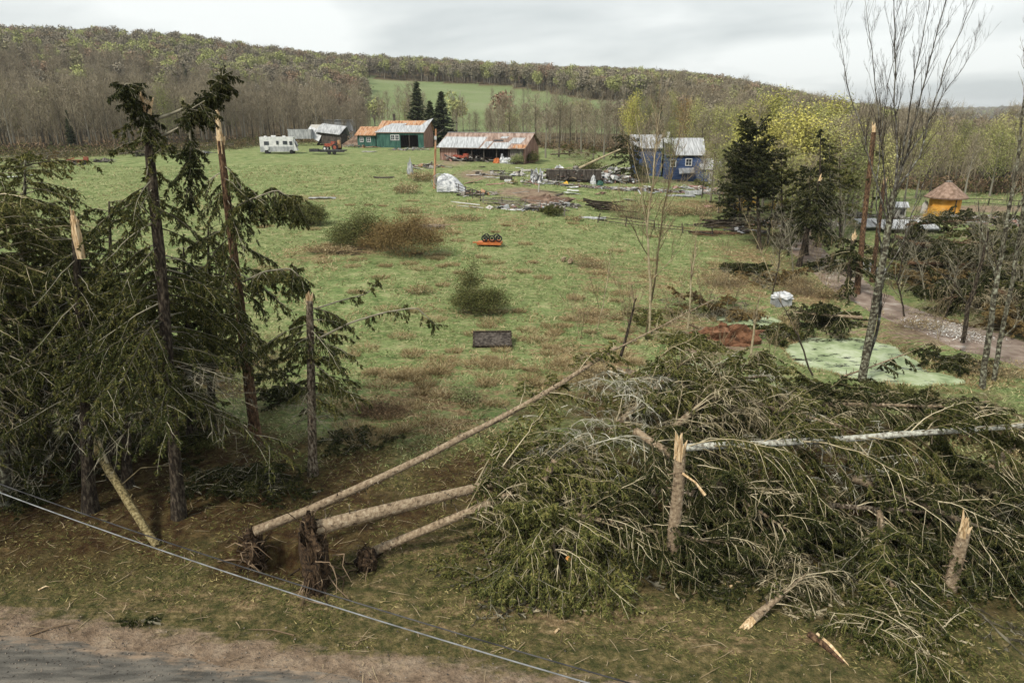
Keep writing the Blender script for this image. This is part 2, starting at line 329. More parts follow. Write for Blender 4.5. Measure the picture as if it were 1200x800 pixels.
dirc = ramp(noise(1.5, 8, .65), [.3, .5, .7], [(.14, .10, .068), (.25, .185, .13), (.36, .285, .21)])
flr = ramp(noise(.3, 8, .7), [.3, .5, .7], [(.06, .045, .03), (.11, .085, .05), (.16, .13, .075)])
vrg = ramp(noise(2.4, 12, .78), [.30, .44, .54, .70], [(.022, .021, .009), (.065, .068, .025), (.135, .11, .048), (.29, .235, .12)])
hil = ramp(noise(.03, 6, .6), [.3, .5, .7], [(.14, .18, .08), (.175, .22, .10), (.21, .24, .13)])
c = mixc(mth('MULTIPLY', sstep(noise(2.4, 9, .75, (.5, 1.5, 1)), .50, .64), .75), gcol, (.40, .35, .19))
c = mixc(sstep(mth('ADD', attr('mb', 0), mth('MULTIPLY', mth('SUBTRACT', n1, .5), .8)), .3, .7), c, vrg)
c = mixc(sstep(mth('ADD', attr('ma', 1), mth('MULTIPLY', mth('SUBTRACT', n4, .5), 2.6)), .30, .85), c, straw)
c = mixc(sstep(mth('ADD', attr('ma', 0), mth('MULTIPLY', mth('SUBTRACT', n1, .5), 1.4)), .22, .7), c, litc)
c = mixc(attr('mb', 1), c, flr); c = mixc(attr('mb', 2), c, hil)
c = mixc(sstep(mth('ADD', attr('ma', 2), mth('MULTIPLY', mth('SUBTRACT', n4, .5), 1.5)), .35, .75), c, dirc)
mm = n.new('ShaderNodeMix'); mm.data_type = 'RGBA'; mm.blend_type = 'MULTIPLY'; mm.inputs[0].default_value = .7; Lm(c, mm.inputs[6]); Lm(fine, mm.inputs[7])
Lm(mm.outputs[2], b.inputs['Base Color'])
bp = n.new('ShaderNodeBump'); bp.inputs['Strength'].default_value = .9; bp.inputs['Distance'].default_value = .22; Lm(mth('ADD', n3, mth('MULTIPLY', n1, 1.6)), bp.inputs['Height']); Lm(bp.outputs[0], b.inputs['Normal'])
go = g.build('ground', [M['ground']]); tag(go, kind='structure')
for nm, chans in (('ma', (lit, strw, drt)), ('mb', (verge, np.clip(fo + dist, 0, 1), hole.astype(float)*(1-dist)))):
    at_ = go.data.color_attributes.new(nm, 'FLOAT_COLOR', 'POINT'); a4 = np.ones((len(fx), 4), np.float32)
    for i, ch in enumerate(chans): a4[:, i] = ch
    at_.data.foreach_set('color', a4.ravel())

# road: asphalt strip running off to both sides
M['asphalt'] = mat('asphalt', [(.058, .055, .048), (.10, .094, .082), (.155, .142, .12)], scale=2.5, detail=12, stretch=(.35, 1.6, 1), bump=.5, bscale=40, rough=.9)
rl = []
for s_ in np.arange(-90, 130, .5):
    for q, wd in enumerate((0, -1.2, -3.0, -5.2, -6.4)):
        e = (vnoise(s_, 0, 1.3, 8) - .5) * .55 + (vnoise(s_, 0, .5, 9) - .5)*.2 if q == 0 else 0
        p = _ra + RDIR*s_ + RN*(wd + e); rl.append((p[0], p[1], h1(p[0], p[1]) + (.012 if q in (0, 4) else .035)))
r_ = MB(); nn = len(rl)//5; J = np.arange(nn*5).reshape(nn, 5)
r_.add(rl, np.stack([J[:-1, :-1], J[1:, :-1], J[1:, 1:], J[:-1, 1:]], -1).reshape(-1, 4), 0, True)
ro_ = tag(r_.build('road', M['asphalt']), kind='structure')
ca_ = ro_.data.color_attributes.new('edge', 'FLOAT_COLOR', 'POINT'); ev = np.ones((nn*5, 4), np.float32); ev[:, :3] = np.tile([.55, -.05, -.4, -.5, 0], nn)[:, None]; ca_.data.foreach_set('color', ev.ravel())
t = M['asphalt'].node_tree; noise, ramp, mth, mixc, sstep = ngen(t); bs = t.nodes['Principled BSDF']; ea = t.nodes.new('ShaderNodeAttribute'); ea.attribute_name = 'edge'
old = bs.inputs['Base Color'].links[0].from_socket; dcol = ramp(noise(1.5, 8, .65), [.3, .5, .7], [(.14, .10, .068), (.25, .185, .13), (.36, .285, .21)])
t.links.new(mixc(sstep(mth('ADD', ea.outputs['Fac'], mth('MULTIPLY', mth('SUBTRACT', noise(2.2, 9, .7, (.5, 2, 1)), .5), 1.6)), .3, .75), old, dcol), bs.inputs['Base Color'])
M['yellow_paint'] = mat('yellow_paint', [(.32, .20, .05), (.52, .36, .10)], scale=9)
y_ = MB()
for off in (-3.02, -3.30):
    a = [(_ra + RDIR*s_ + RN*(off + d)) for s_ in np.arange(-90, 130, 1.0) for d in (-.055, .055)]
    a = [(p[0], p[1], h1(p[0], p[1]) + .046) for p in a]; k = len(a)//2; J = np.arange(k*2).reshape(k, 2)
    y_.add(a, np.stack([J[:-1, 0], J[1:, 0], J[1:, 1], J[:-1, 1]], -1))
tag(y_.build('road_marking', M['yellow_paint']), kind='structure')

# dirt drive
def ribbon(name, pix, widths, matr, lift=.03, seed=3, edge=.5):
    pts = np.array([at(*p) for p in pix]); s = np.concatenate([[0], np.cumsum(np.linalg.norm(np.diff(pts[:, :2], axis=0), axis=1))])
    ss = np.arange(0, s[-1], .5); C = np.stack([_herm(s, pts[:, i], ss) for i in (0, 1)], 1); W = np.interp(ss, s, widths)
    T = np.gradient(C, axis=0); T /= np.linalg.norm(T, axis=1)[:, None]; Nn = np.stack([-T[:, 1], T[:, 0]], 1)
    U = np.linspace(-1, 1, 9); V = []
    for i in range(len(ss)):
        for u in U:
            e = 1 + (vnoise(ss[i], u*7, 1.6, seed) - .5)*edge; p = C[i] + Nn[i]*u*W[i]/2*e; V.append((p[0], p[1], h1(p[0], p[1]) + lift*(1-u*u) - .004*abs(u)))
    J = np.arange(len(V)).reshape(-1, 9); q = MB(); q.add(V, np.stack([J[:-1, :-1], J[1:, :-1], J[1:, 1:], J[:-1, 1:]], -1).reshape(-1, 4), 0, True)
    return tag(q.build(name, matr), kind='structure')
M['drive'] = mat('drive_dirt', [(.12, .085, .065), (.20, .15, .12), (.27, .215, .175), (.38, .34, .30)], scale=.9, detail=9, bump=1, bscale=6, pos=(.32, .72))
ribbon('driveway', [(925, 255), (945, 290), (975, 318), (1010, 345), (1070, 372), (1150, 402), (1260, 438), (1420, 500)], [3.2, 3.6, 3.9, 4.2, 4.6, 4.8, 4.8, 4.8], M['drive'], lift=.09)

# pond water with duckweed
M['pond'] = m = bpy.data.materials.new('pond'); m.use_nodes = True; t = m.node_tree; noise, ramp, mth, mixc, sstep = ngen(t); b = t.nodes['Principled BSDF']
dw = ramp(noise(.8, 5, .6), [.32, .5, .7], [(.15, .20, .09), (.30, .36, .20), (.46, .50, .36)])
f = sstep(noise(.7, 10, .75, (.7, 1.4, 1)), .41, .47)
t.links.new(mixc(f, (.03, .035, .025), dw), b.inputs['Base Color']); rr = t.nodes.new('ShaderNodeMapRange'); rr.inputs[3].default_value = .08; rr.inputs[4].default_value = .75; t.links.new(f, rr.inputs[0]); t.links.new(rr.outputs[0], b.inputs['Roughness'])
def pond_sheet(name, cx, cy, rx, ry, z):
    q = MB(); a = np.linspace(0, 2*math.pi, 41)[:-1]
    V = [(cx, cy, z)] + [(cx + rx*math.cos(t_), cy + ry*math.sin(t_), z) for t_ in a]
    q.add(V, [[0, 1+i, 1+(i+1) % 40] for i in range(40)]); tag(q.build(name, M['pond']), kind='structure')
zp = min(h1(_p1[0]+5.6, _p1[1]), h1(_p1[0]-5.6, _p1[1]), h1(_p1[0], _p1[1]-5.5)) - .12
pond_sheet('pond', _p1[0]+.8, _p1[1]+.9, 8.5, 6.4, zp)
zq = min(h1(_p2[0]+3.6, _p2[1]), h1(_p2[0]-3.6, _p2[1]), h1(_p2[0], _p2[1]-3)) - .08
pond_sheet('pond', _p2[0], _p2[1], 3.4, 2.9, zq)
zr = min(h1(_p4[0]+3.2, _p4[1]), h1(_p4[0]-3.2, _p4[1])) - .1
pond_sheet('pond', _p4[0], _p4[1], 2.9, 1.6, zr)

# ------------------------------------------------------------------ grass and litter (uncountable)
def blades(name, X, Y, L, Wd, up, matr, kind_label=None, zoff=0):
    k = len(X); Z = H(X, Y) + zoff; a = rng.random(k)*2*math.pi
    d = np.stack([np.cos(a), np.sin(a), up*(.4 + rng.random(k))], 1); d = nrm(d)*L[:, None]
    B = np.stack([X, Y, Z], 1); pw = nrm(np.cross(d, np.array([0, 0, 1.])) + (rng.random((k, 3))-.5)*.6)*Wd[:, None]
    q = MB(); q.tris(B-pw, B+pw, B+d); o = q.build(name, matr); return tag(o, kind='stuff')
M['grass'] = mat('grass_blades', [(.10, .135, .05), (.19, .235, .09), (.30, .325, .15), (.54, .49, .29)], mode='islandnoise', scale=.6, pos=(.2, .85))
M['dry'] = mat('dry_grass', [(.11, .08, .035), (.24, .175, .085), (.38, .30, .16), (.52, .45, .28)], mode='islandnoise', scale=.8, pos=(.2, .8))
M['vgrass'] = mat('verge_grass', [(.04, .05, .015), (.095, .10, .03), (.17, .15, .055), (.46, .37, .18)], mode='islandnoise', scale=1.1, pos=(.2, .85))
def samp(n_, y0, y1, pw=2):     # world positions, density falling off with distance
    u = rng.random(n_)
    Y = y0*(y1/y0)**u; X = (rng.random(n_)*2-1)*Y*.92; return X, Y
nb = 0
X, Y = samp(380000, 26, 125); fo_, ho_ = forest_at(X, Y); li = gm(LITTER, X, Y); st_ = gm(STRAW, X, Y); di = gm(DIRT, X, Y)
keep = ~fo_ & (rng.random(len(X)) > li*1.3) & (rng.random(len(X)) > di*1.6) & (vnoise(X, Y, 1.1, 6)*.6 + vnoise(X, Y, .35, 7)*.4 > .38)
isd = rng.random(len(X)) < np.clip(st_*1.2 + (vnoise(X, Y, 3, 11)*.5 + vnoise(X, Y, .9, 12)*.5 - .52)*2.4, .03, .95)
k = keep & ~isd; Lb = (.08 + rng.random(k.sum())*.10)*(1 + Y[k]/90); blades('grass', X[k], Y[k], Lb, Lb*.13, .7, M['grass'])
k = keep & isd; Lb = (.10 + rng.random(k.sum())*.13)*(1 + Y[k]/90); blades('dry_grass', X[k], Y[k], Lb, Lb*.11, .8, M['dry'])
Xv = rng.random(230000)*52 - 26; Yv = 12.5 + rng.random(230000)*17; rdv = roadd(Xv, Yv); li = gm(LITTER, Xv, Yv)
k = (rdv > .9 + vnoise(Xv, Yv, 1.5, 3)*2.2) & (rng.random(len(Xv)) > li*.85) & (vnoise(Xv, Yv, .9, 4)*.6 + vnoise(Xv, Yv, .3, 5)*.4 > .40)
Lb = .06 + rng.random(k.sum())*.13; blades('verge_grass', Xv[k], Yv[k], Lb, Lb*.13, .35, M['vgrass'])
# pale twigs and chips scattered over the verge and under the trees
nT = 8500; X = rng.random(nT)*56 - 28; Y = 13 + rng.random(nT)**.8*22; k = roadd(X, Y) > .2; X, Y = X[k], Y[k]; nT = len(X)
a = rng.random(nT)*2*math.pi; L_ = .06 + rng.random(nT)**4*.8; Z = H(X, Y) + .02 + rng.random(nT)*.05
d = np.stack([np.cos(a)*L_, np.sin(a)*L_, (rng.random(nT)-.3)*.12*L_], 1); B = np.stack([X, Y, Z], 1); kx = nrm(np.cross(d, [0, 0, 1.]))*(.006 + .006*rng.random(nT))[:, None]
q = MB(); mid = B + d*.5 + (rng.random((nT, 3))-.5)*.12*L_[:, None]; mid[:, 2] = np.maximum(mid[:, 2], Z)
q.ribbons(np.stack([B, mid, B+d], 1), np.stack([kx, kx, kx*.4], 1)); tag(q.build('twig_litter', M['twig_tan']), kind='stuff')

# loose gravel and grit along the road's edge
nG = 18000; s_ = rng.random(nG)*62-24; off = rng.normal(-.1, .9, nG) - (rng.random(nG) < .4)*rng.random(nG)*2.4; X = _ra[0]+RDIR[0]*s_+RN[0]*off; Y = _ra[1]+RDIR[1]*s_+RN[1]*off; sz = .008+.03*rng.random(nG)**3; Z = H(X, Y)+.037
B = np.stack([X, Y, Z], 1); q = MB(); a = rng.random(nG)*6.28
q.tris(B+np.stack([np.cos(a)*sz, np.sin(a)*sz, 0*a], 1), B+np.stack([np.cos(a+2.1)*sz, np.sin(a+2.1)*sz, 0*a], 1), B+np.stack([np.cos(a+4)*sz*.4, np.sin(a+4)*sz*.4, sz*.8], 1)); q.tris(B+np.stack([np.cos(a+4.2)*sz, np.sin(a+4.2)*sz, 0*a], 1), B+np.stack([np.cos(a)*sz, np.sin(a)*sz, 0*a], 1), B+np.stack([np.cos(a+4)*sz*.4, np.sin(a+4)*sz*.4, sz*.8], 1))
M['gravel'] = mat('gravel', [(.05, .045, .04), (.11, .095, .08), (.22, .185, .15)], mode='island'); tag(q.build('gravel', M['gravel']), kind='stuff')

# muddy, weedy rims round the pools
for (cx, cy, zw, rx_, ry_, nm) in ((_p1[0]+.8, _p1[1]+.9, zp, 9.5, 7.2, 'reeds'), (_p2[0], _p2[1], zq, 4.6, 3.8, 'reeds')):
    n_ = 60000; X = cx+(rng.random(n_)*2-1)*rx_; Y = cy+(rng.random(n_)*2-1)*ry_; hz = H(X, Y)-zw; k = (hz > -.06) & (hz < .16) & (vnoise(X, Y, .7, 13) > .38) & ((X-cx)**2/rx_**2+(Y-cy)**2/ry_**2 < 1); X, Y = X[k], Y[k]
    Lb = .10+rng.random(len(X))**2*.30; h_ = len(X)//2; blades('reeds', X[:h_], Y[:h_], Lb[:h_], Lb[:h_]*.08, 1.2, M['dry']); blades('reeds', X[h_:], Y[h_:], Lb[h_:]*.7, Lb[h_:]*.09, .9, M['vgrass'])
# ------------------------------------------------------------------ vegetation generators
DN = np.array([0, 0, -1.]); NW = 1.0
def _spruce_limb(mb, s, d, L, r0, droop=.22, dens=1.0, wood=0, ndl=1, bare=.25, hang=.5, dead=False, k=4, tuft=1.0, sub=True):
    r0 = r0*(.72 if not dead else .5)
    d = nrm(np.asarray(d, float)); n = 9; t = np.linspace(0, 1, n)
    wob = np.cumsum(rng.normal(0, .075*L/3, (n, 3)), 0) * np.array([1, 1, .5])
    pts = s + d*L*t[:, None] + DN*droop*L*(t**2)[:, None] + wob*t[:, None] + np.array([0, 0, 1.])*(.10*L)*(np.clip(t-.7, 0, 1)**2*6)[:, None]*(not dead)
    mb.tube(pts, r0*(1-.88*t) + .003, k=k, mat=wood, cap=False)
    m = max(3, int(L*(12.5 if not dead else 3)*dens)); tb = bare + (1-bare)*rng.random(m)**.85
    base = np.stack([np.interp(tb, t, pts[:, i]) for i in range(3)], 1)
    T = nrm(np.stack([np.interp(tb, t, np.gradient(pts[:, i])) for i in range(3)], 1))
    S = nrm(np.cross(T, [0, 0, 1.]) + 1e-3) * np.where(rng.random(m) < .5, 1, -1)[:, None]
    if sub and L > 1.1:
        for i in range(int(3+L*1.5)):
            q = max(bare, .15)+(.93-max(bare, .15))*(i+rng.random())/int(3+L*1.5); p_ = np.array([np.interp(q, t, pts[:, j]) for j in range(3)]); T_ = nrm(pts[min(int(q*8)+1, 8)]-pts[int(q*8)]); S_ = nrm(np.cross(T_, [0, 0, 1.])+1e-3)*(1 if i % 2 else -1)
            _spruce_limb(mb, p_, T_*(.7+rng.random()*.4)+S_*(.5+rng.random()*.5)+np.array([0, 0, rng.normal(-.12, .15)]), L*(.42-.22*q)*(.7+rng.random()*.6)+.15, r0*.42, droop*1.3, dens*.9, wood, ndl, .05, hang, dead, 3, tuft, False)
    if dead:
        bd = nrm(S*(.3+rng.random((m, 1))) + T*(.3+rng.random((m, 1))*.7) + rng.normal(0, .35, (m, 3)) + DN*.25)
        bl = (.15 + rng.random(m)*.55)*(L/3)**.5
    else:
        bd = nrm(S*(.35+rng.random((m, 1))*.6) + T*(.35+rng.random((m, 1))*.5) + DN*(hang*rng.random((m, 1))))
        bl = (.15 + rng.random(m)*.36)*(1.05-.55*tb)*(L/2.6)**.35
    dr = hang*(.3+rng.random(m)*.7)
    p1 = base + bd*(bl*.5)[:, None] + DN*(dr*bl*.14)[:, None]; p2 = base + bd*bl[:, None]*.92 + DN*(dr*bl*.62)[:, None]
    if dead:
        W = nrm(np.cross(bd, rng.normal(0, 1, (m, 3))))*.009; mb.ribbons(np.stack([base, p1, p2], 1), np.stack([W*1.4, W, W*.5], 1), wood)
        q = rng.random((m, 3)); lerp = np.where(q[..., None] < .5, base[:, None]+(p1-base)[:, None]*(q[..., None]*2), p1[:, None]+(p2-p1)[:, None]*(q[..., None]*2-1)).reshape(-1, 3)
        dd = nrm(np.repeat(bd, 3, 0) + rng.normal(0, .7, (m*3, 3)))*(.08+rng.random((m*3, 1))*.22); W = nrm(np.cross(dd, rng.normal(0, 1, dd.shape)))*.004
        mb.tris(lerp-W, lerp+W, lerp+dd, wood); return pts
    W = nrm(np.cross(bd, rng.normal(0, 1, (m, 3)))) ; mb.ribbons(np.stack([base, p1, p2], 1), np.stack([W*.014*NW, W*.019*NW, W*.006*NW], 1), ndl)
    c = int(12*tuft); q = (np.arange(c)+.6)/c; q = np.repeat(q[None], m, 0) + rng.normal(0, .03, (m, c)); q = np.clip(q, 0, 1)
    Q = np.where(q[..., None] < .5, base[:, None]+(p1-base)[:, None]*(q[..., None]*2), p1[:, None]+(p2-p1)[:, None]*(q[..., None]*2-1))
    BD = nrm((p2-base))[:, None].repeat(c, 1); SS = nrm(np.cross(BD, T[:, None] + rng.normal(0, .35, (m, c, 3))))*np.where(np.arange(c) % 2, 1, -1)[None, :, None]
    ln = (.055+rng.random((m, c))*.085)*(1.15-.6*q)*(1+(NW-1)*.45)
    D = nrm(BD*.62 + SS*.9 + DN*.22*hang + rng.normal(0, .12, (m, c, 3)))*ln[..., None]
    W = nrm(np.cross(D, rng.normal(0, 1, D.shape)))*(.015 + .009*rng.random((m, c, 1)))*NW
    mb.tris((Q-W).reshape(-1, 3), (Q+W).reshape(-1, 3), (Q+D).reshape(-1, 3), ndl)
    # tip spray
    return pts
_LC = {}
def spruce_limb(mb, s, d, L, r0, droop=.22, dens=1.0, wood=0, ndl=1, bare=.25, hang=.5, dead=False, k=4, tuft=1.0, sub=True):
    """boughs are turned and scaled copies of a stock of grown ones (droop stays vertical)"""
    d = nrm(np.asarray(d, float)); az = math.atan2(d[1], d[0]); el = math.asin(max(-1, min(1, d[2])))
    Lq = max(.5, round(L/.6)*.6); eq = round(el/.3)*.3; dq = round(droop/.15)*.15; v = int(rng.integers(3)); key = (Lq, eq, dq, round(dens*5), round(bare*5), round(hang*2), dead, v, round(r0*60), round(NW*4))
    if key not in _LC:
        q = MB(); _spruce_limb(q, np.zeros(3), [math.cos(eq), 0, math.sin(eq)], Lq, r0, dq, dens, 0, 1, bare, hang, dead, k, tuft, sub)
        _LC[key] = (np.concatenate(q.v), {a: (np.concatenate(q.f[a]), np.concatenate(q.m[a])) if q.f[a] else None for a in (3, 4)})
    V, F = _LC[key]; sc = L/Lq; ca, sa = math.cos(az)*sc, math.sin(az)*sc
    W = np.empty_like(V); W[:, 0] = V[:, 0]*ca - V[:, 1]*sa + s[0]; W[:, 1] = V[:, 0]*sa + V[:, 1]*ca + s[1]; W[:, 2] = V[:, 2]*sc + s[2]
    n0 = mb.n; mb.v.append(W); mb.n += len(W)
    for a in (3, 4):
        if F[a] is not None: f, m = F[a]; mb.f[a].append(f+n0); mb.m[a].append(m); mb.s[a].append(np.zeros(len(f), bool))
def trunk_pts(a, b, n=9, bend=.02):
    a = np.asarray(a, float); b = np.asarray(b, float); L = np.linalg.norm(b-a); t = np.linspace(0, 1, n)
    w_ = np.cumsum(rng.normal(0, bend*L/n, (n, 3)), 0); w_ -= t[:, None]*w_[-1]
    return a + (b-a)*t[:, None] + w_
def splinters(mb, p, d, r, n=7, L=.9, mat=0):
    """a broken end: long pale wedges standing out of the stem"""
    d = nrm(np.asarray(d, float)); u = nrm(np.cross(d, [0.3, .9, .1])); v = np.cross(d, u)
    for i in range(n):
        a = rng.random()*6.28; o = p + (u*math.cos(a)+v*math.sin(a))*r*.55*rng.random(); l = L*(.35+rng.random()*.65)
        e = o + d*l + (u*math.cos(a)+v*math.sin(a))*r*rng.random()*1.2
        mb.tube([o - d*.15, (o+e)/2 - d*.02, e], [r*.55, r*.38, .004], k=4, mat=mat, cap=False, jit=.5, smooth=False)
def spruce(label, base, top, rad, group, limbs, h0=.15, Lmax=3.0, Ltip=.8, broken=None, needle='needle', bark='bark', limbm='limb_grey', dens=1.0, droop=.3, hang=.8, deadlow=.3, splL=.9, toprad=None, keep=None, seed=None, gap=.3, name='spruce_tree', pitch=-.15, cat='spruce tree', sides=None):
    global rng, NW
    if seed is not None: rng = np.random.default_rng(seed)
    label_seed = (seed or 1) % 40; NW = min(max(1.0, float(base[1])/26), 2.2)
    base = np.asarray(base, float); top = np.asarray(top, float); Hh = np.linalg.norm(top-base)
    t_ = thing(name, label, cat, base, group)
    tp = trunk_pts(base - np.array([0, 0, .15]), top, 11, .012); tr = toprad if toprad is not None else .03
    rr = np.linspace(rad, tr, 11); rr[0] *= 1.35
    mb = MB(); mb.tube(tp, rr, k=9, jit=.14)
    axis = nrm(top-base)
    if broken: splinters(mb, tp[-1], axis, tr*1.1, 8, splL, 1)
    for i in range(int(Hh*1.6)):      # short dead snags on the bare part of the stem
        q = rng.random(); p = np.array([np.interp(q*10, range(11), tp[:, j]) for j in range(3)]); a = rng.random()*6.28
        d = np.array([math.cos(a), math.sin(a), rng.random()*.4-.2]); r0 = np.interp(q*10, range(11), rr)
        mb.tube([p+d*r0*.6, p+d*(r0+.12+rng.random()*.5)], [.018, .006], k=4, mat=2, cap=False)
    mb.build('trunk', [M[bark], M['splinter'], M[limbm]], t_)
    cr_ = MB()
    for i in range(limbs):
        q = h0 + (1-h0)*((i+rng.random())/limbs); 
        if broken and q > .98: q = .98
        a = i*2.39996 + rng.normal(0, .35)
        if keep and not keep(q, a): continue
        if float(vnoise(q*9, (a % 6.283)*.9, 1, label_seed)) < gap: continue
        p = np.array([np.interp(q*10, range(11), tp[:, j]) for j in range(3)])
        u = (q-h0)/(1-h0); L = (Lmax*(1-u) + Ltip*u)*(.4+rng.random()*.85)
        if sides: L *= sides(a)
        d = np.array([math.cos(a), math.sin(a), pitch + rng.normal(0, .12) + .45*u*(0 if broken else 1)])
        dead = u < deadlow and rng.random() < .75
        spruce_limb(cr_, p, d, L*(.75 if dead else 1), .012+.009*L, droop*(.6 if dead else 1), dens, 0, 1, .12 if not dead else .2, hang, dead, tuft=1)
    cr_.clampground(); cr_.build('crown', [M[limbm], M[needle]], t_); NW = 1.0
    return t_
def fallen(label, a, b, rad, limbs, group='fallen spruces heaped along the verge', Lmax=4.0, start=.2, needle='needle', bark='bark_pale', limbm='limb_pale', dens=1.0, droop=.35, hang=.7, tip=.03, arch=.5, broken=False, seed=None, up=.35, name='fallen_spruce', deadf=.2, cat='fallen tree', pbare=.30, Lend=1.2, mid=None):
    limbs = int(limbs*.84)
    global rng, NW
    if seed is not None: rng = np.random.default_rng(seed)
    a = np.asarray(a, float); b = np.asarray(b, float); NW = min(max(1.1, float(a[1]+b[1])/50), 2.2)
    t_ = thing(name, label, cat, a, group)
    tp = trunk_pts(a, b, 11, .012)
    if mid is not None:
        tt = np.linspace(0, 1, 11); tp += ((4*tt*(1-tt))[:, None])*np.asarray(mid, float)
    rr = np.linspace(rad, tip, 11)
    mb = MB(); mb.tube(tp, rr, k=9, jit=.12); ax = nrm(b-a)
    if broken: splinters(mb, tp[0], -ax, rad*.95, 9, .8, 1)
    L0 = np.linalg.norm(b-a)
    for i in range(int(L0*5)):
        q = rng.random(); p = np.array([np.interp(q*10, range(11), tp[:, j]) for j in range(3)]); d = nrm(rng.normal(0, 1, 3)); d = nrm(d-ax*d.dot(ax)); r0 = np.interp(q*10, range(11), rr)
        mb.tube([p+d*r0*.6, p+d*(r0+.03+rng.random()**3*.3)], [.026, .014], k=5, mat=3, cap=False)
    mb.build('trunk', [M[bark], M['splinter'], M[limbm], M['bark']], t_)
    cr_ = MB(); u_ = nrm(np.cross(ax, [0, 0, 1.])); v_ = np.cross(u_, ax)
    for i in range(limbs):
        q = start + (1-start)*((i+rng.random())/limbs); an = rng.random()*6.28
        p = np.array([np.interp(q*10, range(11), tp[:, j]) for j in range(3)]); u = (q-start)/(1-start)
        L = (Lmax*(1-u)+Lend*u)*(.55+rng.random()*.6)
        d = u_*math.cos(an)*.9 + v_*math.sin(an)*.8 + ax*(.75+rng.random()*.35) + np.array([0, 0, up*rng.random()])
        dead = rng.random() < deadf
        spruce_limb(cr_, p, d, L, .011+.008*L, droop*(.6+rng.random()), dens, 0, 1, pbare, hang, dead)
    cr_.clampground(); cr_.build('crown', [M[limbm], M[needle]], t_)
    return t_
def grow(mb, p, d, L, r, depth, mat=0, k=5, up=.15, wob=.12, nch=4, ang=.6, ratio=.6, tw=.006, c0=.3):
    n = 5; pts = [np.array(p, float)]; d = nrm(np.asarray(d, float)); dd = d
    for i in range(n-1):
        dd = nrm(dd + rng.normal(0, wob, 3) + np.array([0, 0, up*.3])); pts.append(pts[-1] + dd*L/(n-1))
    pts = np.array(pts); rr = np.linspace(r, max(r*.35, tw*.6), n)
    if r > .012: mb.tube(pts, rr, k=k if r > .03 else 4, mat=mat, cap=False)
    else:
        W = nrm(np.cross(d, rng.normal(0, 1, 3)))*rr[:, None]; mb.ribbons(pts[None], W[None], mat)
    if depth <= 0: return
    for i in range(nch):
        q = c0 + (1-c0)*(i+rng.random())/nch; pp = np.array([np.interp(q*(n-1), range(n), pts[:, j]) for j in range(3)])
        tn = nrm(pts[min(int(q*(n-1))+1, n-1)] - pts[int(q*(n-1)) if q < 1 else n-2])
        s = nrm(np.cross(tn, rng.normal(0, 1, 3))); cd = nrm(tn*math.cos(ang) + s*math.sin(ang)*(.7+rng.random()*.6) + np.array([0, 0, up]))
        grow(mb, pp, cd, L*ratio*(1.1-.5*q)*(.7+rng.random()*.5), max(np.interp(q*(n-1), range(n), rr)*.6, tw), depth-1, mat, k, up, wob, nch, ang, ratio, tw, c0)
def shrub(name, label, c, rx, ry, rz, matt=('twig_brown', 'bushgreen'), n=300, leaves=2600, group=None, cat='bush', seed=1, tw=.008, ls=.07, spread=1.0):
    r_ = np.random.default_rng(seed); o = thing(name, label, cat, c, group); c = np.asarray(c, float); mb = MB()
    a = r_.random(n)*6.28; R0 = r_.random(n)**.6; B = c + np.stack([np.cos(a)*R0*rx*.55, np.sin(a)*R0*ry*.55, np.zeros(n)], 1); B[:, 2] = H(B[:, 0], B[:, 1])-.05
    hh = rz*(1-.45*R0**4)*(.5+.5*r_.random(n))*(.45+1.0*vnoise(B[:, 0], B[:, 1], max(.5, rx*.45), seed % 30)); E = B + np.stack([np.cos(a)*R0*rx*.5*spread, np.sin(a)*R0*ry*.5*spread, hh], 1) + r_.normal(0, .12, (n, 3))*rz
    Mi = (B+E)/2 + r_.normal(0, .06, (n, 3))*rz + np.array([0, 0, .1*rz]); W = nrm(np.cross(E-B, r_.normal(0, 1, (n, 3))))*tw*.8
    mb.ribbons(np.stack([B, Mi, E], 1), np.stack([W, W*.8, W*.3], 1), 0)
    q = r_.random((n, 4)); Q = (Mi[:, None]*(1-q[..., None]) + E[:, None]*q[..., None]).reshape(-1, 3); D = nrm(r_.normal(0, 1, Q.shape) + np.array([0, 0, .5]))*rz*(.1+.25*r_.random((len(Q), 1))); W = nrm(np.cross(D, r_.normal(0, 1, D.shape)))*tw*.6
    mb.tris(Q-W, Q+W, Q+D, 0)
    mb.build('stems', [M[matt[0]]], o)
    if leaves:
        lf = MB(); i = r_.integers(0, n, leaves); q = r_.random((leaves, 1))**.6; X = Mi[i]*(1-q) + E[i]*q + r_.normal(0, .09, (leaves, 3))*rz*np.array([1.2, 1.2, .7])
        X[:, 2] = np.maximum(X[:, 2], H(X[:, 0], X[:, 1])+.03)
        D = nrm(r_.normal(0, 1, (leaves, 3)))*ls*(.5+r_.random((leaves, 1))); W = nrm(np.cross(D, r_.normal(0, 1, D.shape)))*ls*.35
        lf.tris(X-W, X+W, X+D, 0); lf.build('leaves', [M[matt[1]]], o)
    return o
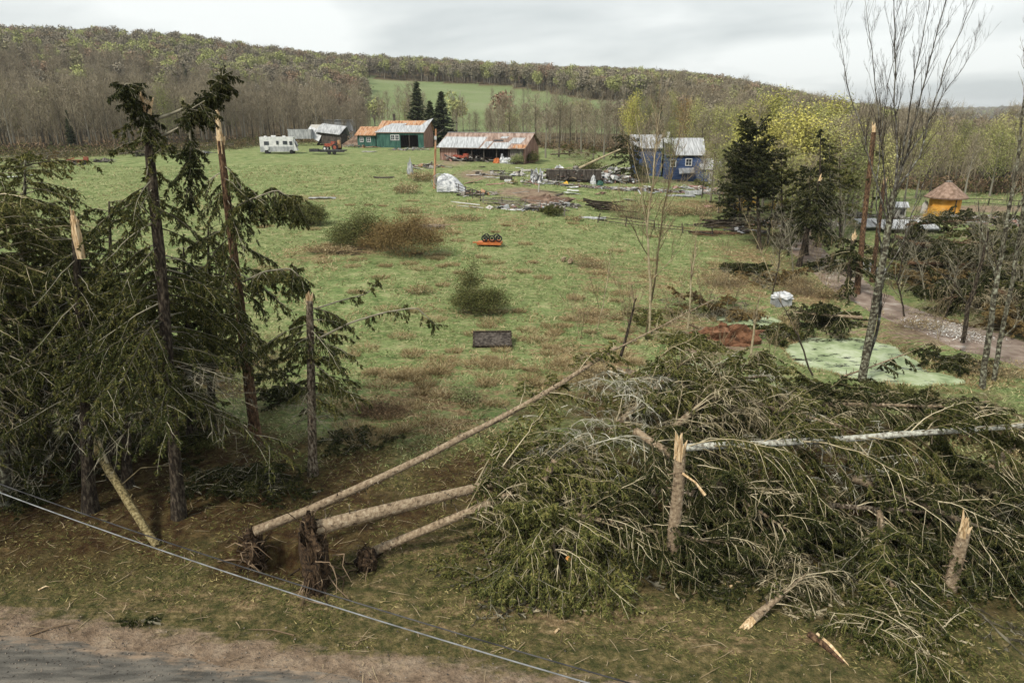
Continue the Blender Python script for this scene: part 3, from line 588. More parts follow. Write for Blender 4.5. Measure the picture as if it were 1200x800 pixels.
# ------------------------------------------------------------------ woods behind the field
def far_bare(Ht, seed, spread=.28, ntw=700, tw=.020, leaf=0, ls=.16, k=5, ml=0, h0=.25):
    r_ = np.random.default_rng(seed); mb = MB(); cr_ = MB()
    tp = np.stack([np.cumsum(r_.normal(0, .05, 7)), np.cumsum(r_.normal(0, .05, 7)), np.linspace(-.3, Ht*.92, 7)], 1); mb.tube(tp, np.linspace(.011*Ht+.02, .02, 7), k=k, cap=False)
    nl = 16; S = []; E = []
    for i in range(nl):
        q = h0 + (1-h0)*(i+r_.random())/nl*.9; p = np.array([np.interp(q*6, range(7), tp[:, j]) for j in range(3)]); a = i*2.4+r_.normal(0, .4)
        L = Ht*spread*(1.25-q)*(.7+r_.random()*.6); d = np.array([math.cos(a)*.6, math.sin(a)*.6, .9]); e = p+nrm(d)*L*1.3; m_ = (p+e)/2 + r_.normal(0, .05, 3)*L
        cr_.tube([p, m_, e], [.05, .035, .012], k=4, cap=False); S.append(p); E.append(e)
    S.append(tp[3]); E.append(tp[6]); S = np.array(S); E = np.array(E)
    i = r_.integers(0, len(S), ntw); q = .2+.8*r_.random((ntw, 1)); B = S[i]*(1-q)+E[i]*q + r_.normal(0, .02, (ntw, 3))*Ht
    D = nrm(r_.normal(0, .55, (ntw, 3))+np.array([0, 0, .75]))*Ht*(.04+.07*r_.random((ntw, 1))); W = nrm(np.cross(D, r_.normal(0, 1, D.shape)))*tw*(.5+r_.random((ntw, 1)))
    m_ = B+D*.5+r_.normal(0, .006, D.shape)*Ht; cr_.ribbons(np.stack([B, m_, B+D], 1), np.stack([W, W*.8, W*.3], 1), 0)
    if leaf:
        i = r_.integers(0, len(S), leaf); q = .15+.9*r_.random((leaf, 1)); X = S[i]*(1-q)+E[i]*q + r_.normal(0, .045, (leaf, 3))*Ht
        D = nrm(r_.normal(0, 1, X.shape))*ls*(.5+r_.random((leaf, 1))); W = nrm(np.cross(D, r_.normal(0, 1, D.shape)))*ls*.5; cr_.tris(X-W, X+W, X+D, 1)
    return mb, cr_
def far_conifer(Ht, seed, wid=.2, n=520):
    r_ = np.random.default_rng(seed); mb = MB(); mb.tube([[0, 0, -.3], [0, 0, Ht*.97]], [.012*Ht+.03, .02], k=6, cap=False); c_ = MB()
    z = Ht*(.1+.9*r_.random(n)**1.1); Rr = Ht*wid*(1.02-z/Ht)*(.55+.6*r_.random(n)); a = r_.random(n)*6.28
    B = np.stack([np.cos(a)*Rr*.1, np.sin(a)*Rr*.1, z], 1); E = B + np.stack([np.cos(a)*Rr, np.sin(a)*Rr, -Rr*.3+r_.normal(0, .2, n)], 1)
    S = np.stack([-np.sin(a), np.cos(a), r_.normal(0, .3, n)], 1)*(.12*Rr+.05)[:, None]; Mi = B*.35+E*.65
    c_.ribbons(np.stack([B, Mi, E], 1), np.stack([S*.4, S, S*.1], 1), 0)
    q = r_.random((n, 5, 1)); Q = (B[:, None]*(1-q)+E[:, None]*q).reshape(-1, 3); D = nrm(r_.normal(0, 1, Q.shape)+np.array([0, 0, -.8]))*Ht*.035; W = nrm(np.cross(D, r_.normal(0, 1, D.shape)))*Ht*.009
    c_.tris(Q-W, Q+W, Q+D, 0); return mb, c_
def far_mound(seed, n=520, rx=3.5, rz=3.6, zc=7.0, sz=.75):   # a rounded crown of twig and leaf clumps on a stem, for the far hillside
    r_ = np.random.default_rng(seed); mb = MB(); mb.tube([[0, 0, -1], [.1, 0, 4], [0, .1, zc]], [.22, .16, .08], k=5, cap=False, mat=1)
    c_ = nrm(r_.normal(0, 1, (7, 3)))*np.array([rx*.55, rx*.55, rz*.55]) + [0, 0, zc]
    i = r_.integers(0, 7, n); X = c_[i] + nrm(r_.normal(0, 1, (n, 3)))*(r_.random((n, 1))**.4)*rx*.55
    D = nrm(r_.normal(0, 1, X.shape)+np.array([0, 0, .35]))*sz*(.4+r_.random((n, 1))); W = nrm(np.cross(D, r_.normal(0, 1, D.shape)))*sz*.32; mb.tris(X-W, X+W, X+D, 0)
    for j in range(26):
        a = r_.random()*6.28; e = np.array([math.cos(a)*rx*.8*r_.random(), math.sin(a)*rx*.8*r_.random(), zc+rz*(r_.random()*.9)]); s0 = np.array([0, 0, 3+r_.random()*4]); mb.ribbons(np.array([[s0, (s0+e)/2, e]]), np.array([[[.09, 0, 0], [.06, .03, 0], [.02, .02, 0]]]), 1)
    return mb
def ramp_mat(name, cols, pos, noise_w=.5, nscale=.016, vrand=.22):
    """colour varies from tree to tree and drifts over the hillside"""
    m = bpy.data.materials.new(name); m.use_nodes = True; t = m.node_tree; n = t.nodes; L = t.links.new; b = n['Principled BSDF']; b.inputs['Roughness'].default_value = .9; b.inputs['Specular IOR Level'].default_value = .1
    oi = n.new('ShaderNodeObjectInfo'); nz = n.new('ShaderNodeTexNoise'); nz.inputs['Scale'].default_value = nscale; nz.inputs['Detail'].default_value = 3; L(oi.outputs['Location'], nz.inputs['Vector'])
    mx_ = n.new('ShaderNodeMix'); mx_.inputs[0].default_value = noise_w; L(oi.outputs['Random'], mx_.inputs[2]); L(nz.outputs[0], mx_.inputs[3])
    r = n.new('ShaderNodeValToRGB'); e = r.color_ramp.elements
    for i, (p, c) in enumerate(zip(pos, cols)):
        el = e[i] if i < 2 else e.new(p); el.position = p; el.color = (*c, 1)
    L(mx_.outputs[0], r.inputs[0]); g_ = n.new('ShaderNodeNewGeometry'); mr = n.new('ShaderNodeMapRange'); mr.inputs[3].default_value = 1-vrand; mr.inputs[4].default_value = 1+vrand; L(g_.outputs['Random Per Island'], mr.inputs[0])
    hs = n.new('ShaderNodeHueSaturation'); L(mr.outputs[0], hs.inputs['Value']); L(r.outputs[0], hs.inputs['Color']); L(hs.outputs[0], b.inputs['Base Color']); return m
M['far_mix'] = ramp_mat('far_canopy', [(.205, .18, .13), (.27, .24, .18), (.28, .19, .13), (.26, .24, .14), (.29, .30, .13), (.36, .38, .15), (.27, .30, .13)], (.22, .48, .52, .57, .64, .75, .88))
M['far_bark'] = mat('far_bark', [(.07, .06, .045), (.14, .125, .095), (.22, .205, .165)], mode='objrand')
M['far_twig'] = mat('far_twigs', [(.13, .108, .072), (.22, .185, .125), (.32, .28, .20)], mode='islandnoise', hv=.25, scale=.3)
M['far_bud'] = ramp_mat('far_buds', [(.20, .16, .10), (.24, .23, .09), (.30, .30, .10), (.27, .17, .09)], (.2, .45, .65, .9), .3, .03)
M['bud_yel'] = ramp_mat('bud_yellow', [(.20, .22, .08), (.30, .31, .11), (.42, .41, .16)], (.2, .5, .8), .2, .03)
M['bud_or'] = ramp_mat('bud_orange', [(.24, .15, .05), (.30, .21, .07)], (.2, .8), .2, .03)
M['far_con'] = mat('far_conifer', [(.025, .036, .016), (.05, .064, .028), (.085, .098, .045)], mode='islandnoise', scale=.4)
BARE = []; 
for i in range(5):
    BARE.append(far_bare(17, 20+i, .24, 800, .018, 90 if i % 2 else 0, .14))
BUD = [far_bare(14, 40+i, .30, 420, .018, 2600, .17, h0=.2) for i in range(3)]
CON = [far_conifer(14, 60+i, .19) for i in range(3)]
MOUND = [far_mound(80+i) for i in range(5)]
def proto_tree(nm, parts, mats):
    return [(pn, p.mesh(nm + '_' + pn, mats)) for pn, p in zip(('trunk', 'crown'), parts)]
PM = {}
for i, p in enumerate(BARE): PM['bare', i] = proto_tree('bare_tree', p, [M['far_twig'], M['far_bud']]); PM['bare', i][0][1].materials[0] = M['far_bark']
for i, p in enumerate(BUD): PM['bud', i] = proto_tree('budding_tree', p, [M['far_twig'], M['bud_yel']]); PM['bud', i][0][1].materials[0] = M['far_bark']
PM['yel', 0] = None
M['bud_bright'] = ramp_mat('bud_bright', [(.34, .34, .09), (.46, .43, .12)], (.2, .8), .2, .03)
_y = far_bare(14, 47, .34, 420, .018, 5200, .2, h0=.2); PM['yel', 0] = proto_tree('budding_tree', _y, [M['far_twig'], M['bud_bright']]); PM['yel', 0][0][1].materials[0] = M['far_bark']
M_or = BUD[0][1].mesh('budding_tree_crown', [M['far_twig'], M['bud_or']]); PM['orange', 0] = [PM['bud', 0][0], ('crown', M_or)]
for i, p in enumerate(CON): PM['con', i] = proto_tree('conifer', p, [M['far_con']]); PM['con', i][0][1].materials[0] = M['far_bark']
def plant_tree(kind, i, x, y, s, sz, rz, name, label, cat, group):
    o = thing(name, label, cat, (x, y, h1(x, y)-.1), group, rz); o.scale = (s, s, s*sz)
    for pn, me in PM[kind, i]:
        c_ = bpy.data.objects.new(pn, me); COL.objects.link(c_); c_.parent = o
    return o
frng = np.random.default_rng(5)
# the front rows of the wood: each its own tree
cand = []
for pxx in np.arange(-60, 1260, 2.2):
    for row in range(7):
        e = np.interp(pxx, *FEDGE); Y = e + 2 + row*4.2 + frng.random()*4; a = (pxx + frng.normal(0, 3) - 600)/840; cand.append((a*Y, Y, pxx, row))
sel = []; 
for c_ in cand:
    if all((c_[0]-s_[0])**2 + (c_[1]-s_[1])**2 > 3.3**2 for s_ in sel[-60:]) : sel.append(c_)
frng.shuffle(sel)
nb_ = ncn = nbd = 0
used_xy = []
REG = [(-999, 230, 'behind the left end of the field'), (230, 430, 'behind the motorhome and sheds'), (430, 560, 'behind the green barn'), (560, 730, 'behind the long open barn'), (730, 900, 'behind the blue house'), (900, 1060, 'behind the driveway'), (1060, 2000, 'behind the round orange hut')]
sel = [s_ for s_ in sel if not (425 < s_[2] < 560 and s_[3] > 1) and not (560 <= s_[2] < 760 and s_[3] > 3)]
extra_stuff = []
for (x, y, pxx, row) in sel:
    reg = [r_[2] for r_ in REG if r_[0] <= pxx < r_[1]][0]; u = frng.random()
    budf = .04 if pxx < 520 else (.05 if pxx < 740 else (.45 if pxx < 1010 else .16)); conf = .02 if pxx < 400 else (.0 if pxx < 740 else .07)
    rz = frng.random()*6.28
    if row > 4 or nb_ > 285 and u >= budf+conf: extra_stuff.append((x, y)); continue
    if u < budf and nbd < 90: plant_tree('bud', int(frng.integers(3)), x, y, .68+frng.random()*.35, .85+frng.random()*.3, rz, 'budding_tree', 'yellow-green budding tree in the wood edge ' + reg, 'budding tree', 'budding trees ' + reg); nbd += 1
    elif u < budf+conf: plant_tree('con', int(frng.integers(3)), x, y, .45+frng.random()*.4, 1, rz, 'conifer', 'dark green conifer in the wood edge ' + reg, 'conifer', 'conifers ' + reg)
    else: plant_tree('bare', int(frng.integers(5)), x, y, (.66 if pxx > 400 else .86)*(.7+frng.random()*.5)*(.78 if pxx > 1050 else 1), .85+frng.random()*.35, rz, 'bare_tree', 'bare brown tree in the wood edge ' + reg, 'bare tree', 'bare trees ' + reg); nb_ += 1
print('bare', nb_, 'bud', nbd, 'stuff', len(extra_stuff))
# the rest of the wood: uncountable
def gn_forest(name, pts, scl, rots, idx, meshes):
    me = bpy.data.meshes.new(name); me.vertices.add(len(pts)); me.vertices.foreach_set('co', np.asarray(pts, np.float32).ravel())
    for nm, ty, arr in (('s', 'FLOAT', scl), ('r', 'FLOAT', rots), ('k', 'INT', idx)):
        a_ = me.attributes.new(nm, ty, 'POINT'); a_.data.foreach_set('value', np.asarray(arr, np.float32 if ty == 'FLOAT' else np.int32))
    o = bpy.data.objects.new(name, me); COL.objects.link(o); coll = bpy.data.collections.new(name + '_kinds')
    for i, mm_ in enumerate(meshes): coll.objects.link(bpy.data.objects.new('%s_%02d' % (name, i), mm_))
    ng = bpy.data.node_groups.new(name, 'GeometryNodeTree'); ng.interface.new_socket('Geometry', in_out='INPUT', socket_type='NodeSocketGeometry'); ng.interface.new_socket('Geometry', in_out='OUTPUT', socket_type='NodeSocketGeometry')
    N_ = ng.nodes.new; L = ng.links.new; gi = N_('NodeGroupInput'); gout = N_('NodeGroupOutput'); ci = N_('GeometryNodeCollectionInfo'); ci.inputs[0].default_value = coll; ci.inputs[1].default_value = True
    ip = N_('GeometryNodeInstanceOnPoints'); ip.inputs['Pick Instance'].default_value = True; L(gi.outputs[0], ip.inputs['Points']); L(ci.outputs[0], ip.inputs['Instance'])
    def na(nm, ty):
        q_ = N_('GeometryNodeInputNamedAttribute'); q_.data_type = ty; q_.inputs[0].default_value = nm; return q_.outputs[0]
    L(na('k', 'INT'), ip.inputs['Instance Index']); L(na('s', 'FLOAT'), ip.inputs['Scale']); cx = N_('ShaderNodeCombineXYZ'); L(na('r', 'FLOAT'), cx.inputs[2]); L(cx.outputs[0], ip.inputs['Rotation']); L(ip.outputs[0], gout.inputs[0])
    md = o.modifiers.new('scatter', 'NODES'); md.node_group = ng; return tag(o, kind='stuff')
def joined(parts, mats):
    q_ = MB()
    for p, mo in parts:
        base = q_.n; q_.v += p.v; q_.n += p.n
        for kk in (3, 4):
            q_.f[kk] += [f_ + base for f_ in p.f[kk]]; q_.m[kk] += [m_ + mo if mo else m_ for m_ in p.m[kk]]; q_.s[kk] += p.s[kk]
    return q_.mesh('tree', mats)
KM = [m_.mesh('tree', [M['far_mix'], M['far_bark']]) for m_ in MOUND] + [joined([(b_[0], 0), (b_[1], 0)], [M['far_twig'], M['far_bud']]) for b_ in BARE] + [joined([(b_[0], 0), (b_[1], 0)], [M['far_con']]) for b_ in CON[:2]]
FP = []; FS = []; FK = []
def addp(x, y, s_, k_): FP.append((x, y, h1(x, y)-.3)); FS.append(s_); FK.append(k_)
for (x, y) in extra_stuff: addp(x, y, .62+frng.random()*.4, 5+int(frng.integers(5)))
Y = 150.0; tot = 0
XY = []
while Y < 1050:
    sp = 5.6 if Y < 260 else (6.2 if Y < 420 else 7.0); xs = np.arange(-Y*.86-30, Y*.86+30, sp); xs = xs + frng.normal(0, sp*.3, len(xs)); ys = Y + frng.normal(0, sp*.35, len(xs)); XY.append(np.stack([xs, ys], 1)); Y += sp*.95
XY = np.concatenate(XY); fo_, ho_ = forest_at(XY[:, 0], XY[:, 1]); pxs = 600+840*XY[:, 0]/XY[:, 1]; e_ = np.interp(pxs, *FEDGE)
k = fo_ & (XY[:, 1] > e_+24)
k &= ~((pxs > 420) & (pxs < 790) & (XY[:, 1] < 250) & (rng.random(len(XY)) < .85))
XY = XY[k]; pxs = pxs[k]; Zs = H(XY[:, 0], XY[:, 1])
# leave out what stands beyond the crest
crest = np.interp(pxs, [0, 200, 400, 600, 800, 900, 1000, 1100, 1300], [470, 640, 780, 860, 1000, 1000, 900, 900, 900]); kk = XY[:, 1] < crest; XY = XY[kk]; pxs = pxs[kk]
zz = vnoise(XY[:, 0], XY[:, 1], 60, 31); 
for (x, y), pp, cn in zip(XY, pxs, zz):
    u = frng.random(); near_ = y < 330
    if (cn > .9 and u < .4 and pp > 600) or u < .005 or (pp > 860 and y > 560 and cn > .5 and u < .35): addp(x, y, .5+frng.random()*.5, 10+int(frng.integers(2)))
    elif near_ and u < (.80 if pp < 520 else .5): addp(x, y, .62+frng.random()*.42, 5+int(frng.integers(5)))
    else: addp(x, y, .8+frng.random()*.6, int(frng.integers(5)))
gn_forest('distant_forest', FP, FS, frng.random(len(FP))*6.28, FK, KM); print('forest', len(FP))
# far blue hill on the right carries the same woods as one mass
x_ = frng.random(5200)*2600 + 1200; y_ = 2300 + frng.random(5200)*900
gn_forest('hilltop_woods', np.stack([x_, y_, H(x_, y_)-2], 1), 1.6+frng.random(5200)*1.6, frng.random(5200)*6.28, frng.integers(0, 5, 5200), KM[:5])
# brushy undergrowth along the wood's edge and hedgerow strips on the hill meadow
def understory(name, pixs, n_, hgt, matt, seed, wdt=3.0):
    r_ = np.random.default_rng(seed); q_ = MB(); i = r_.integers(0, len(pixs)-1, n_); f = r_.random(n_); A = np.array(pixs, float)
    XYc = A[i]*(1-f[:, None]) + A[i+1]*f[:, None]; X = XYc[:, 0]+r_.normal(0, wdt, n_); Yc = XYc[:, 1]+r_.normal(0, wdt, n_); lump = .35+vnoise(X, Yc, 4, seed)
    Z = H(X, Yc)+r_.random(n_)**1.5*hgt*lump; B = np.stack([X, Yc, Z], 1); D = nrm(r_.normal(0, .8, (n_, 3))+np.array([0, 0, .7]))*hgt*.28*(.4+r_.random((n_, 1))); W = nrm(np.cross(D, r_.normal(0, 1, D.shape)))*hgt*.022*(1+r_.random((n_, 1)))
    q_.tris(B-W, B+W, B+D); return tag(q_.build(name, M[matt]), kind='stuff')
edge_pts = [((p_-600)/840*np.interp(p_, *FEDGE), np.interp(p_, *FEDGE)-1) for p_ in range(-60, 1261, 30)]
understory('undergrowth', edge_pts, 26000, 2.6, 'twig_brown', 3)
understory('undergrowth', edge_pts, 9000, 2.2, 'bushgreen', 4)
understory('undergrowth', [((p_-600)/840*(np.interp(p_, *FEDGE)-6), np.interp(p_, *FEDGE)-6) for p_ in range(0, 331, 30)], 9000, 1.8, 'bushgreen', 6, 4)
understory('undergrowth', [((p_-600)/840*(np.interp(p_, *FEDGE)-7), np.interp(p_, *FEDGE)-7) for p_ in range(0, 431, 30)], 9000, 1.5, 'twig_tan', 7, 4)
HEDGE = [(575, 100, 320), (610, 104, 330), (650, 112, 330), (700, 120, 310), (760, 130, 290)]
HW = [((p_-600)/840*Y_, Y_) for p_, q_, Y_ in HEDGE]
for j in range(16):
    f = j/15*(len(HW)-1); i = min(int(f), len(HW)-2); f -= i; x = HW[i][0]*(1-f)+HW[i+1][0]*f + frng.normal(0, 2); y = HW[i][1]*(1-f)+HW[i+1][1]*f + frng.normal(0, 2)
    plant_tree('bare', int(frng.integers(5)), x, y, .35+frng.random()*.35, 1, frng.random()*6, 'bare_tree', 'small bare hedgerow tree crossing the green hill meadow', 'bare tree', 'hedgerow trees on the hill meadow')
# single trees that stand out before the wood
def placed(kind, i, px, pyb, pyt, name, label, cat, group=None, Y=None, w_=1.0):
    b_ = at(px, pyb) if Y is None else np.array([ray(px, pyb)[0]*Y, Y, 0]); b_[2] = h1(b_[0], b_[1]); hh = P(px, pyt, b_[1])[2] - b_[2]; ref = {'yel': 14, 'bare': 17, 'bud': 14, 'orange': 14, 'con': 14}[kind]
    s_ = hh/ref; o = plant_tree(kind, i, b_[0], b_[1], s_*w_, 1/w_, frng.random()*6, name, label, cat, group); return o
placed('con', 0, 490, 150, 97, 'conifer', 'tall dark conifer behind the green barn, left of the pair', 'conifer', Y=200, w_=1.9)
placed('con', 1, 518, 160, 108, 'conifer', 'bushier dark conifer behind the green barn, right of the pair', 'conifer', Y=190, w_=2.3)
placed('con', 2, 505, 160, 118, 'conifer', 'small dark conifer between the two taller ones behind the barns', 'conifer', Y=188, w_=2.2)
placed('bare', 1, 486, 150, 90, 'bare_tree', 'bare tree rising beside the tall conifer behind the green barn', 'bare tree', Y=202, w_=1.4)
placed('yel', 0, 738, 190, 110, 'budding_tree', 'yellow budding tree left of the blue house roof', 'budding tree', Y=150, w_=.8)
placed('orange', 0, 797, 190, 112, 'budding_tree', 'orange-tinged budding tree above the blue house roof', 'budding tree', Y=160, w_=.9)
placed('yel', 0, 896, 200, 108, 'budding_tree', 'tall pale green budding tree behind the dark spruce by the drive', 'budding tree', Y=128, w_=1.4)
placed('yel', 0, 962, 215, 116, 'budding_tree', 'bright yellow-green full tree right of the dark spruce', 'budding tree', Y=118, w_=1.5)
placed('yel', 0, 938, 205, 128, 'budding_tree', 'yellow-green tree just left of the brightest one', 'budding tree', Y=130, w_=1.0)
placed('bud', 2, 858, 205, 130, 'budding_tree', 'lime green young tree just right of the blue house', 'budding tree', Y=130, w_=1.0)
placed('bare', 3, 765, 214, 128, 'bare_tree', 'bare twiggy tree before the left half of the blue house', 'bare tree', w_=1.3)
placed('bud', 1, 783, 216, 135, 'budding_tree', 'thin budding tree right before the middle of the blue house', 'budding tree', w_=.8)
placed('bare', 2, 748, 212, 140, 'bare_tree', 'bare tree rising beside the dark spruce at the blue house', 'bare tree', w_=1.3)
placed('bud', 2, 828, 212, 165, 'budding_tree', 'small budding tree above the blue house wing', 'budding tree', Y=128, w_=1.3)
placed('bud', 0, 600, 150, 128, 'budding_tree', 'low green tree behind the barn roof ridge', 'budding tree', Y=170, w_=1.4)
for j, (p_, t_) in enumerate([(585, 118), (597, 108), (612, 112), (628, 104), (640, 116), (655, 108), (668, 118), (682, 110), (696, 120), (708, 112), (722, 118), (575, 125)]):
    placed('bare', j % 5, p_, 160, t_, 'bare_tree', 'slender bare tree in the line between the long barn and the blue house', 'bare tree', 'bare trees in line beyond the barnyard', Y=150+(j % 4)*7, w_=1.5)

# the loose belt of bare and leafing trees round the drive head, right of the blue house
for j, (p_, b_, t_, kd, w_) in enumerate([(836, 222, 120, 'bud', 1.0), (848, 230, 135, 'bare', 1.2), (870, 235, 128, 'bare', 1.2), (905, 238, 120, 'bud', 1.1), (918, 246, 140, 'bare', 1.3), (930, 240, 112, 'bud', 1.1), (948, 252, 135, 'bare', 1.2), (964, 244, 125, 'bud', 1.2), (985, 250, 130, 'bare', 1.2), (996, 262, 150, 'bud', 1.1), (978, 268, 170, 'bare', 1.5), (1010, 246, 145, 'bare', 1.2), (1035, 240, 150, 'bud', 1.2), (925, 268, 180, 'bare', 1.5), (855, 245, 160, 'bud', 1.2), (880, 225, 110, 'bare', 1.1), (945, 228, 118, 'bud', 1.2), (1060, 238, 155, 'bare', 1.2), (820, 200, 128, 'bare', 1.2), (812, 198, 118, 'bud', 1.1)]):
    placed(kd, j % (5 if kd == 'bare' else 3), p_, b_, t_, 'bare_tree' if kd == 'bare' else 'budding_tree', ('bare tree' if kd == 'bare' else 'yellow-green budding tree') + ' in the loose belt round the head of the drive', 'bare tree' if kd == 'bare' else 'budding tree', ('bare' if kd == 'bare' else 'budding') + ' trees round the drive head', w_=w_)

for j, (p_, b_, t_, kd) in enumerate([(832, 238, 150, 'bare'), (842, 250, 165, 'bud'), (856, 262, 178, 'bare'), (866, 240, 140, 'yel'), (876, 258, 165, 'bare'), (892, 250, 135, 'yel'), (908, 262, 158, 'bare'), (916, 276, 170, 'bud'), (934, 258, 128, 'yel'), (942, 272, 175, 'bare'), (956, 262, 140, 'bud'), (972, 258, 132, 'bare'), (988, 276, 160, 'bud'), (1002, 256, 138, 'bare'), (1018, 262, 160, 'bud'), (1046, 246, 140, 'bare'), (1072, 232, 150, 'bud'), (1090, 228, 145, 'bare'), (1130, 232, 150, 'bare'), (1160, 230, 148, 'bud'), (822, 232, 170, 'bare'), (900, 285, 190, 'bare')]):
    placed(kd, 0 if kd == 'yel' else j % (5 if kd == 'bare' else 3), p_, b_, t_, 'bare_tree' if kd == 'bare' else 'budding_tree', ('bare tree' if kd == 'bare' else 'yellow-green budding tree') + ' in the loose belt round the head of the drive', 'bare tree' if kd == 'bare' else 'budding tree', ('bare' if kd == 'bare' else 'budding') + ' trees round the drive head', w_=1.35)
M['bark_lichen_dark'] = mat('bark_grey', [(.03, .026, .022), (.07, .062, .052), (.16, .155, .13), (.30, .31, .27)], scale=4, bump=.6, pos=(.36, .7))
# ------------------------------------------------------------------ standing and snapped spruces on the left
G_L = 'storm-torn spruces standing on the left'
def stand(label, bpx, bpy, tpx, tpy, rad, limbs, dY=0, **kw):
    b_ = at(bpx, bpy); t_ = P(tpx, tpy, b_[1]+dY); return spruce(label, b_, t_, rad, kw.pop('group', G_L), limbs, **kw)
s1 = stand('tall spruce with a splintered crown fork, dense hanging dark branches', 210, 606, 172, 128, .23, 150, Lmax=4.0, Ltip=1.2, broken=True, h0=.34, gap=.45, keep=lambda q, a: q < .72 or rng.random() < .45, needle='needle', bark='bark_dark', dens=1.15, droop=.34, toprad=.14, deadlow=.16, seed=11, splL=.7, pitch=-.2)
s2 = stand('snapped spruce with a pale pointed broken top above sparse shaggy branches', 300, 520, 258, 165, .25, 62, Lmax=2.6, Ltip=1.9, broken=True, h0=.30, gap=.42, needle='needle', bark='bark_red', dens=1.25, droop=.42, hang=1.2, toprad=.13, deadlow=.12, seed=12, splL=.4, keep=lambda q, a: q < .93)
s3 = stand('short snapped spruce with one long bare bough reaching right over the grass', 366, 556, 363, 352, .2, 50, Lmax=1.8, Ltip=1.6, broken=True, h0=.3, needle='needle', bark='bark', dens=1.5, droop=.35, hang=1.2, toprad=.13, deadlow=.35, seed=13, splL=.6)
s4 = stand('broken spruce stem with a pale torn top among the left thicket', 106, 598, 88, 262, .26, 60, Lmax=3.2, Ltip=2.0, broken=True, h0=.38, needle='needle', bark='bark_dark', dens=1.15, droop=.35, toprad=.10, deadlow=.3, seed=14, splL=.2, keep=lambda q, a: q < .92)
s5 = stand('spruce at the far left edge with many grey dead boughs reaching right', 20, 560, 30, 185, .28, 130, Lmax=4.6, Ltip=1.6, h0=.25, needle='needle_olive', bark='bark_lichen', limbm='limb_grey', dens=1.0, droop=.3, deadlow=.5, seed=15)
s6 = stand('dark spruce standing behind the splintered fork one, lower and full', 225, 520, 215, 290, .24, 60, Lmax=3.0, Ltip=1.2, h0=.3, needle='needle_dark', bark='bark_dark', dens=1.1, droop=.3, deadlow=.2, seed=16)
s7 = stand('dark bushy spruce filling the thicket left of the pale torn stem', 55, 545, 60, 300, .26, 110, Lmax=4.4, Ltip=1.6, h0=.3, needle='needle', bark='bark_dark', limbm='limb_grey', dens=1.15, droop=.3, deadlow=.2, seed=17)
s8 = stand('low spruce with lichened grey boughs in front of the left thicket', 150, 570, 140, 330, .22, 95, Lmax=3.8, Ltip=1.5, h0=.45, needle='needle_olive', bark='bark_dark', limbm='limb_white', dens=1.1, droop=.3, deadlow=.45, seed=18)
s9 = stand('spruce just outside the left edge whose boughs hang into view', -60, 600, -40, 200, .3, 100, Lmax=5.2, Ltip=1.5, h0=.25, needle='needle', bark='bark_dark', limbm='limb_grey', dens=1.0, droop=.3, deadlow=.3, seed=19)
# forks of the splintered tree: two shaggy leaders, the pale bare splinter of the snapped one
def bough(parent, name, pts, r0, side, n_, dens=1.2, needle='needle_dark', hang=1.2, wood='limb_grey', dark=.3, tipbare=0, Ls=.9):
    mb = MB(); pts = np.array(pts, float); k = np.linspace(0, len(pts)-1, 14); S_ = np.stack([np.interp(k, range(len(pts)), pts[:, i]) for i in range(3)], 1); mb.tube(S_, np.linspace(r0, .012, 14), k=6)
    for i in range(n_):
        q = dark+(1-dark-tipbare)*rng.random(); p = np.array([np.interp(q*13, range(14), S_[:, j]) for j in range(3)]); T = nrm(S_[min(int(q*13)+1, 13)]-S_[int(q*13)])
        d = nrm(T*.5 + rng.normal(0, .6, 3) + np.array([0, 0, -.5])); spruce_limb(mb, p, d, Ls*(.6+rng.random()*.6), .014, .35, dens*1.6, 0, 1, .05, hang)
    mb.build(name, [M[wood], M[needle]], parent)
Y1 = s1.location.y
bough(s1, 'leader', [P(178, 150, Y1), P(170, 135, Y1), P(158, 115, Y1-.3), P(146, 100, Y1-.4), P(150, 98, Y1-.5)], .10, 1, 60, Ls=.55, dark=.1)
bough(s1, 'leader', [P(182, 140, Y1), P(205, 132, Y1+.3), P(228, 122, Y1+.4), P(245, 108, Y1+.4), P(262, 88, Y1+.5)], .06, 1, 80, Ls=.5, dark=.45)
bough(s1, 'leader', [P(190, 160, Y1), P(210, 150, Y1-.3), P(224, 128, Y1-.3), P(240, 118, Y1-.3)], .05, 1, 20, Ls=.6, dark=.55)
bough(s1, 'hanging_bough', [P(222, 150, Y1-.4), P(224, 175, Y1-.5), P(222, 210, Y1-.5), P(224, 235, Y1-.6)], .04, 1, 34, Ls=.6, dark=.05)
Y2 = s2.location.y
mb = MB(); a_ = P(258, 168, Y2); b_ = P(254, 130, Y2)
mb.tube([a_-np.array([0, 0, .4]), a_, (a_+b_)/2, b_*.97+a_*.03, b_+np.array([.01, 0, .2])], [.14, .13, .10, .085, .01], k=5, jit=.35, smooth=False); mb.build('broken_top', [M['splinter']], s2)
bough(s2, 'hanging_bough', [P(266, 250, Y2), P(290, 235, Y2-.6), P(325, 222, Y2-1), P(350, 240, Y2-1.2)], .05, 1, 46, needle='needle', Ls=.9, dark=.2)
bough(s2, 'hanging_bough', [P(285, 330, Y2), P(310, 318, Y2-.6), P(340, 314, Y2-1), P(358, 330, Y2-1.2)], .05, 1, 40, needle='needle', Ls=.8, dark=.1)
Y3 = s3.location.y
bough(s3, 'hanging_bough', [P(370, 398, Y3), P(410, 378, Y3-.4), P(450, 366, Y3-.6), P(488, 360, Y3-.7), P(510, 380, Y3-.8)], .05, 1, 22, needle='needle', Ls=.45, dark=.35, wood='limb_grey')
bough(s3, 'hanging_bough', [P(368, 362, Y3), P(400, 352, Y3+.3), P(430, 344, Y3+.4), P(444, 330, Y3+.5)], .035, 1, 14, needle='needle', Ls=.4, dark=.25, wood='limb_grey')
Y4 = s4.location.y
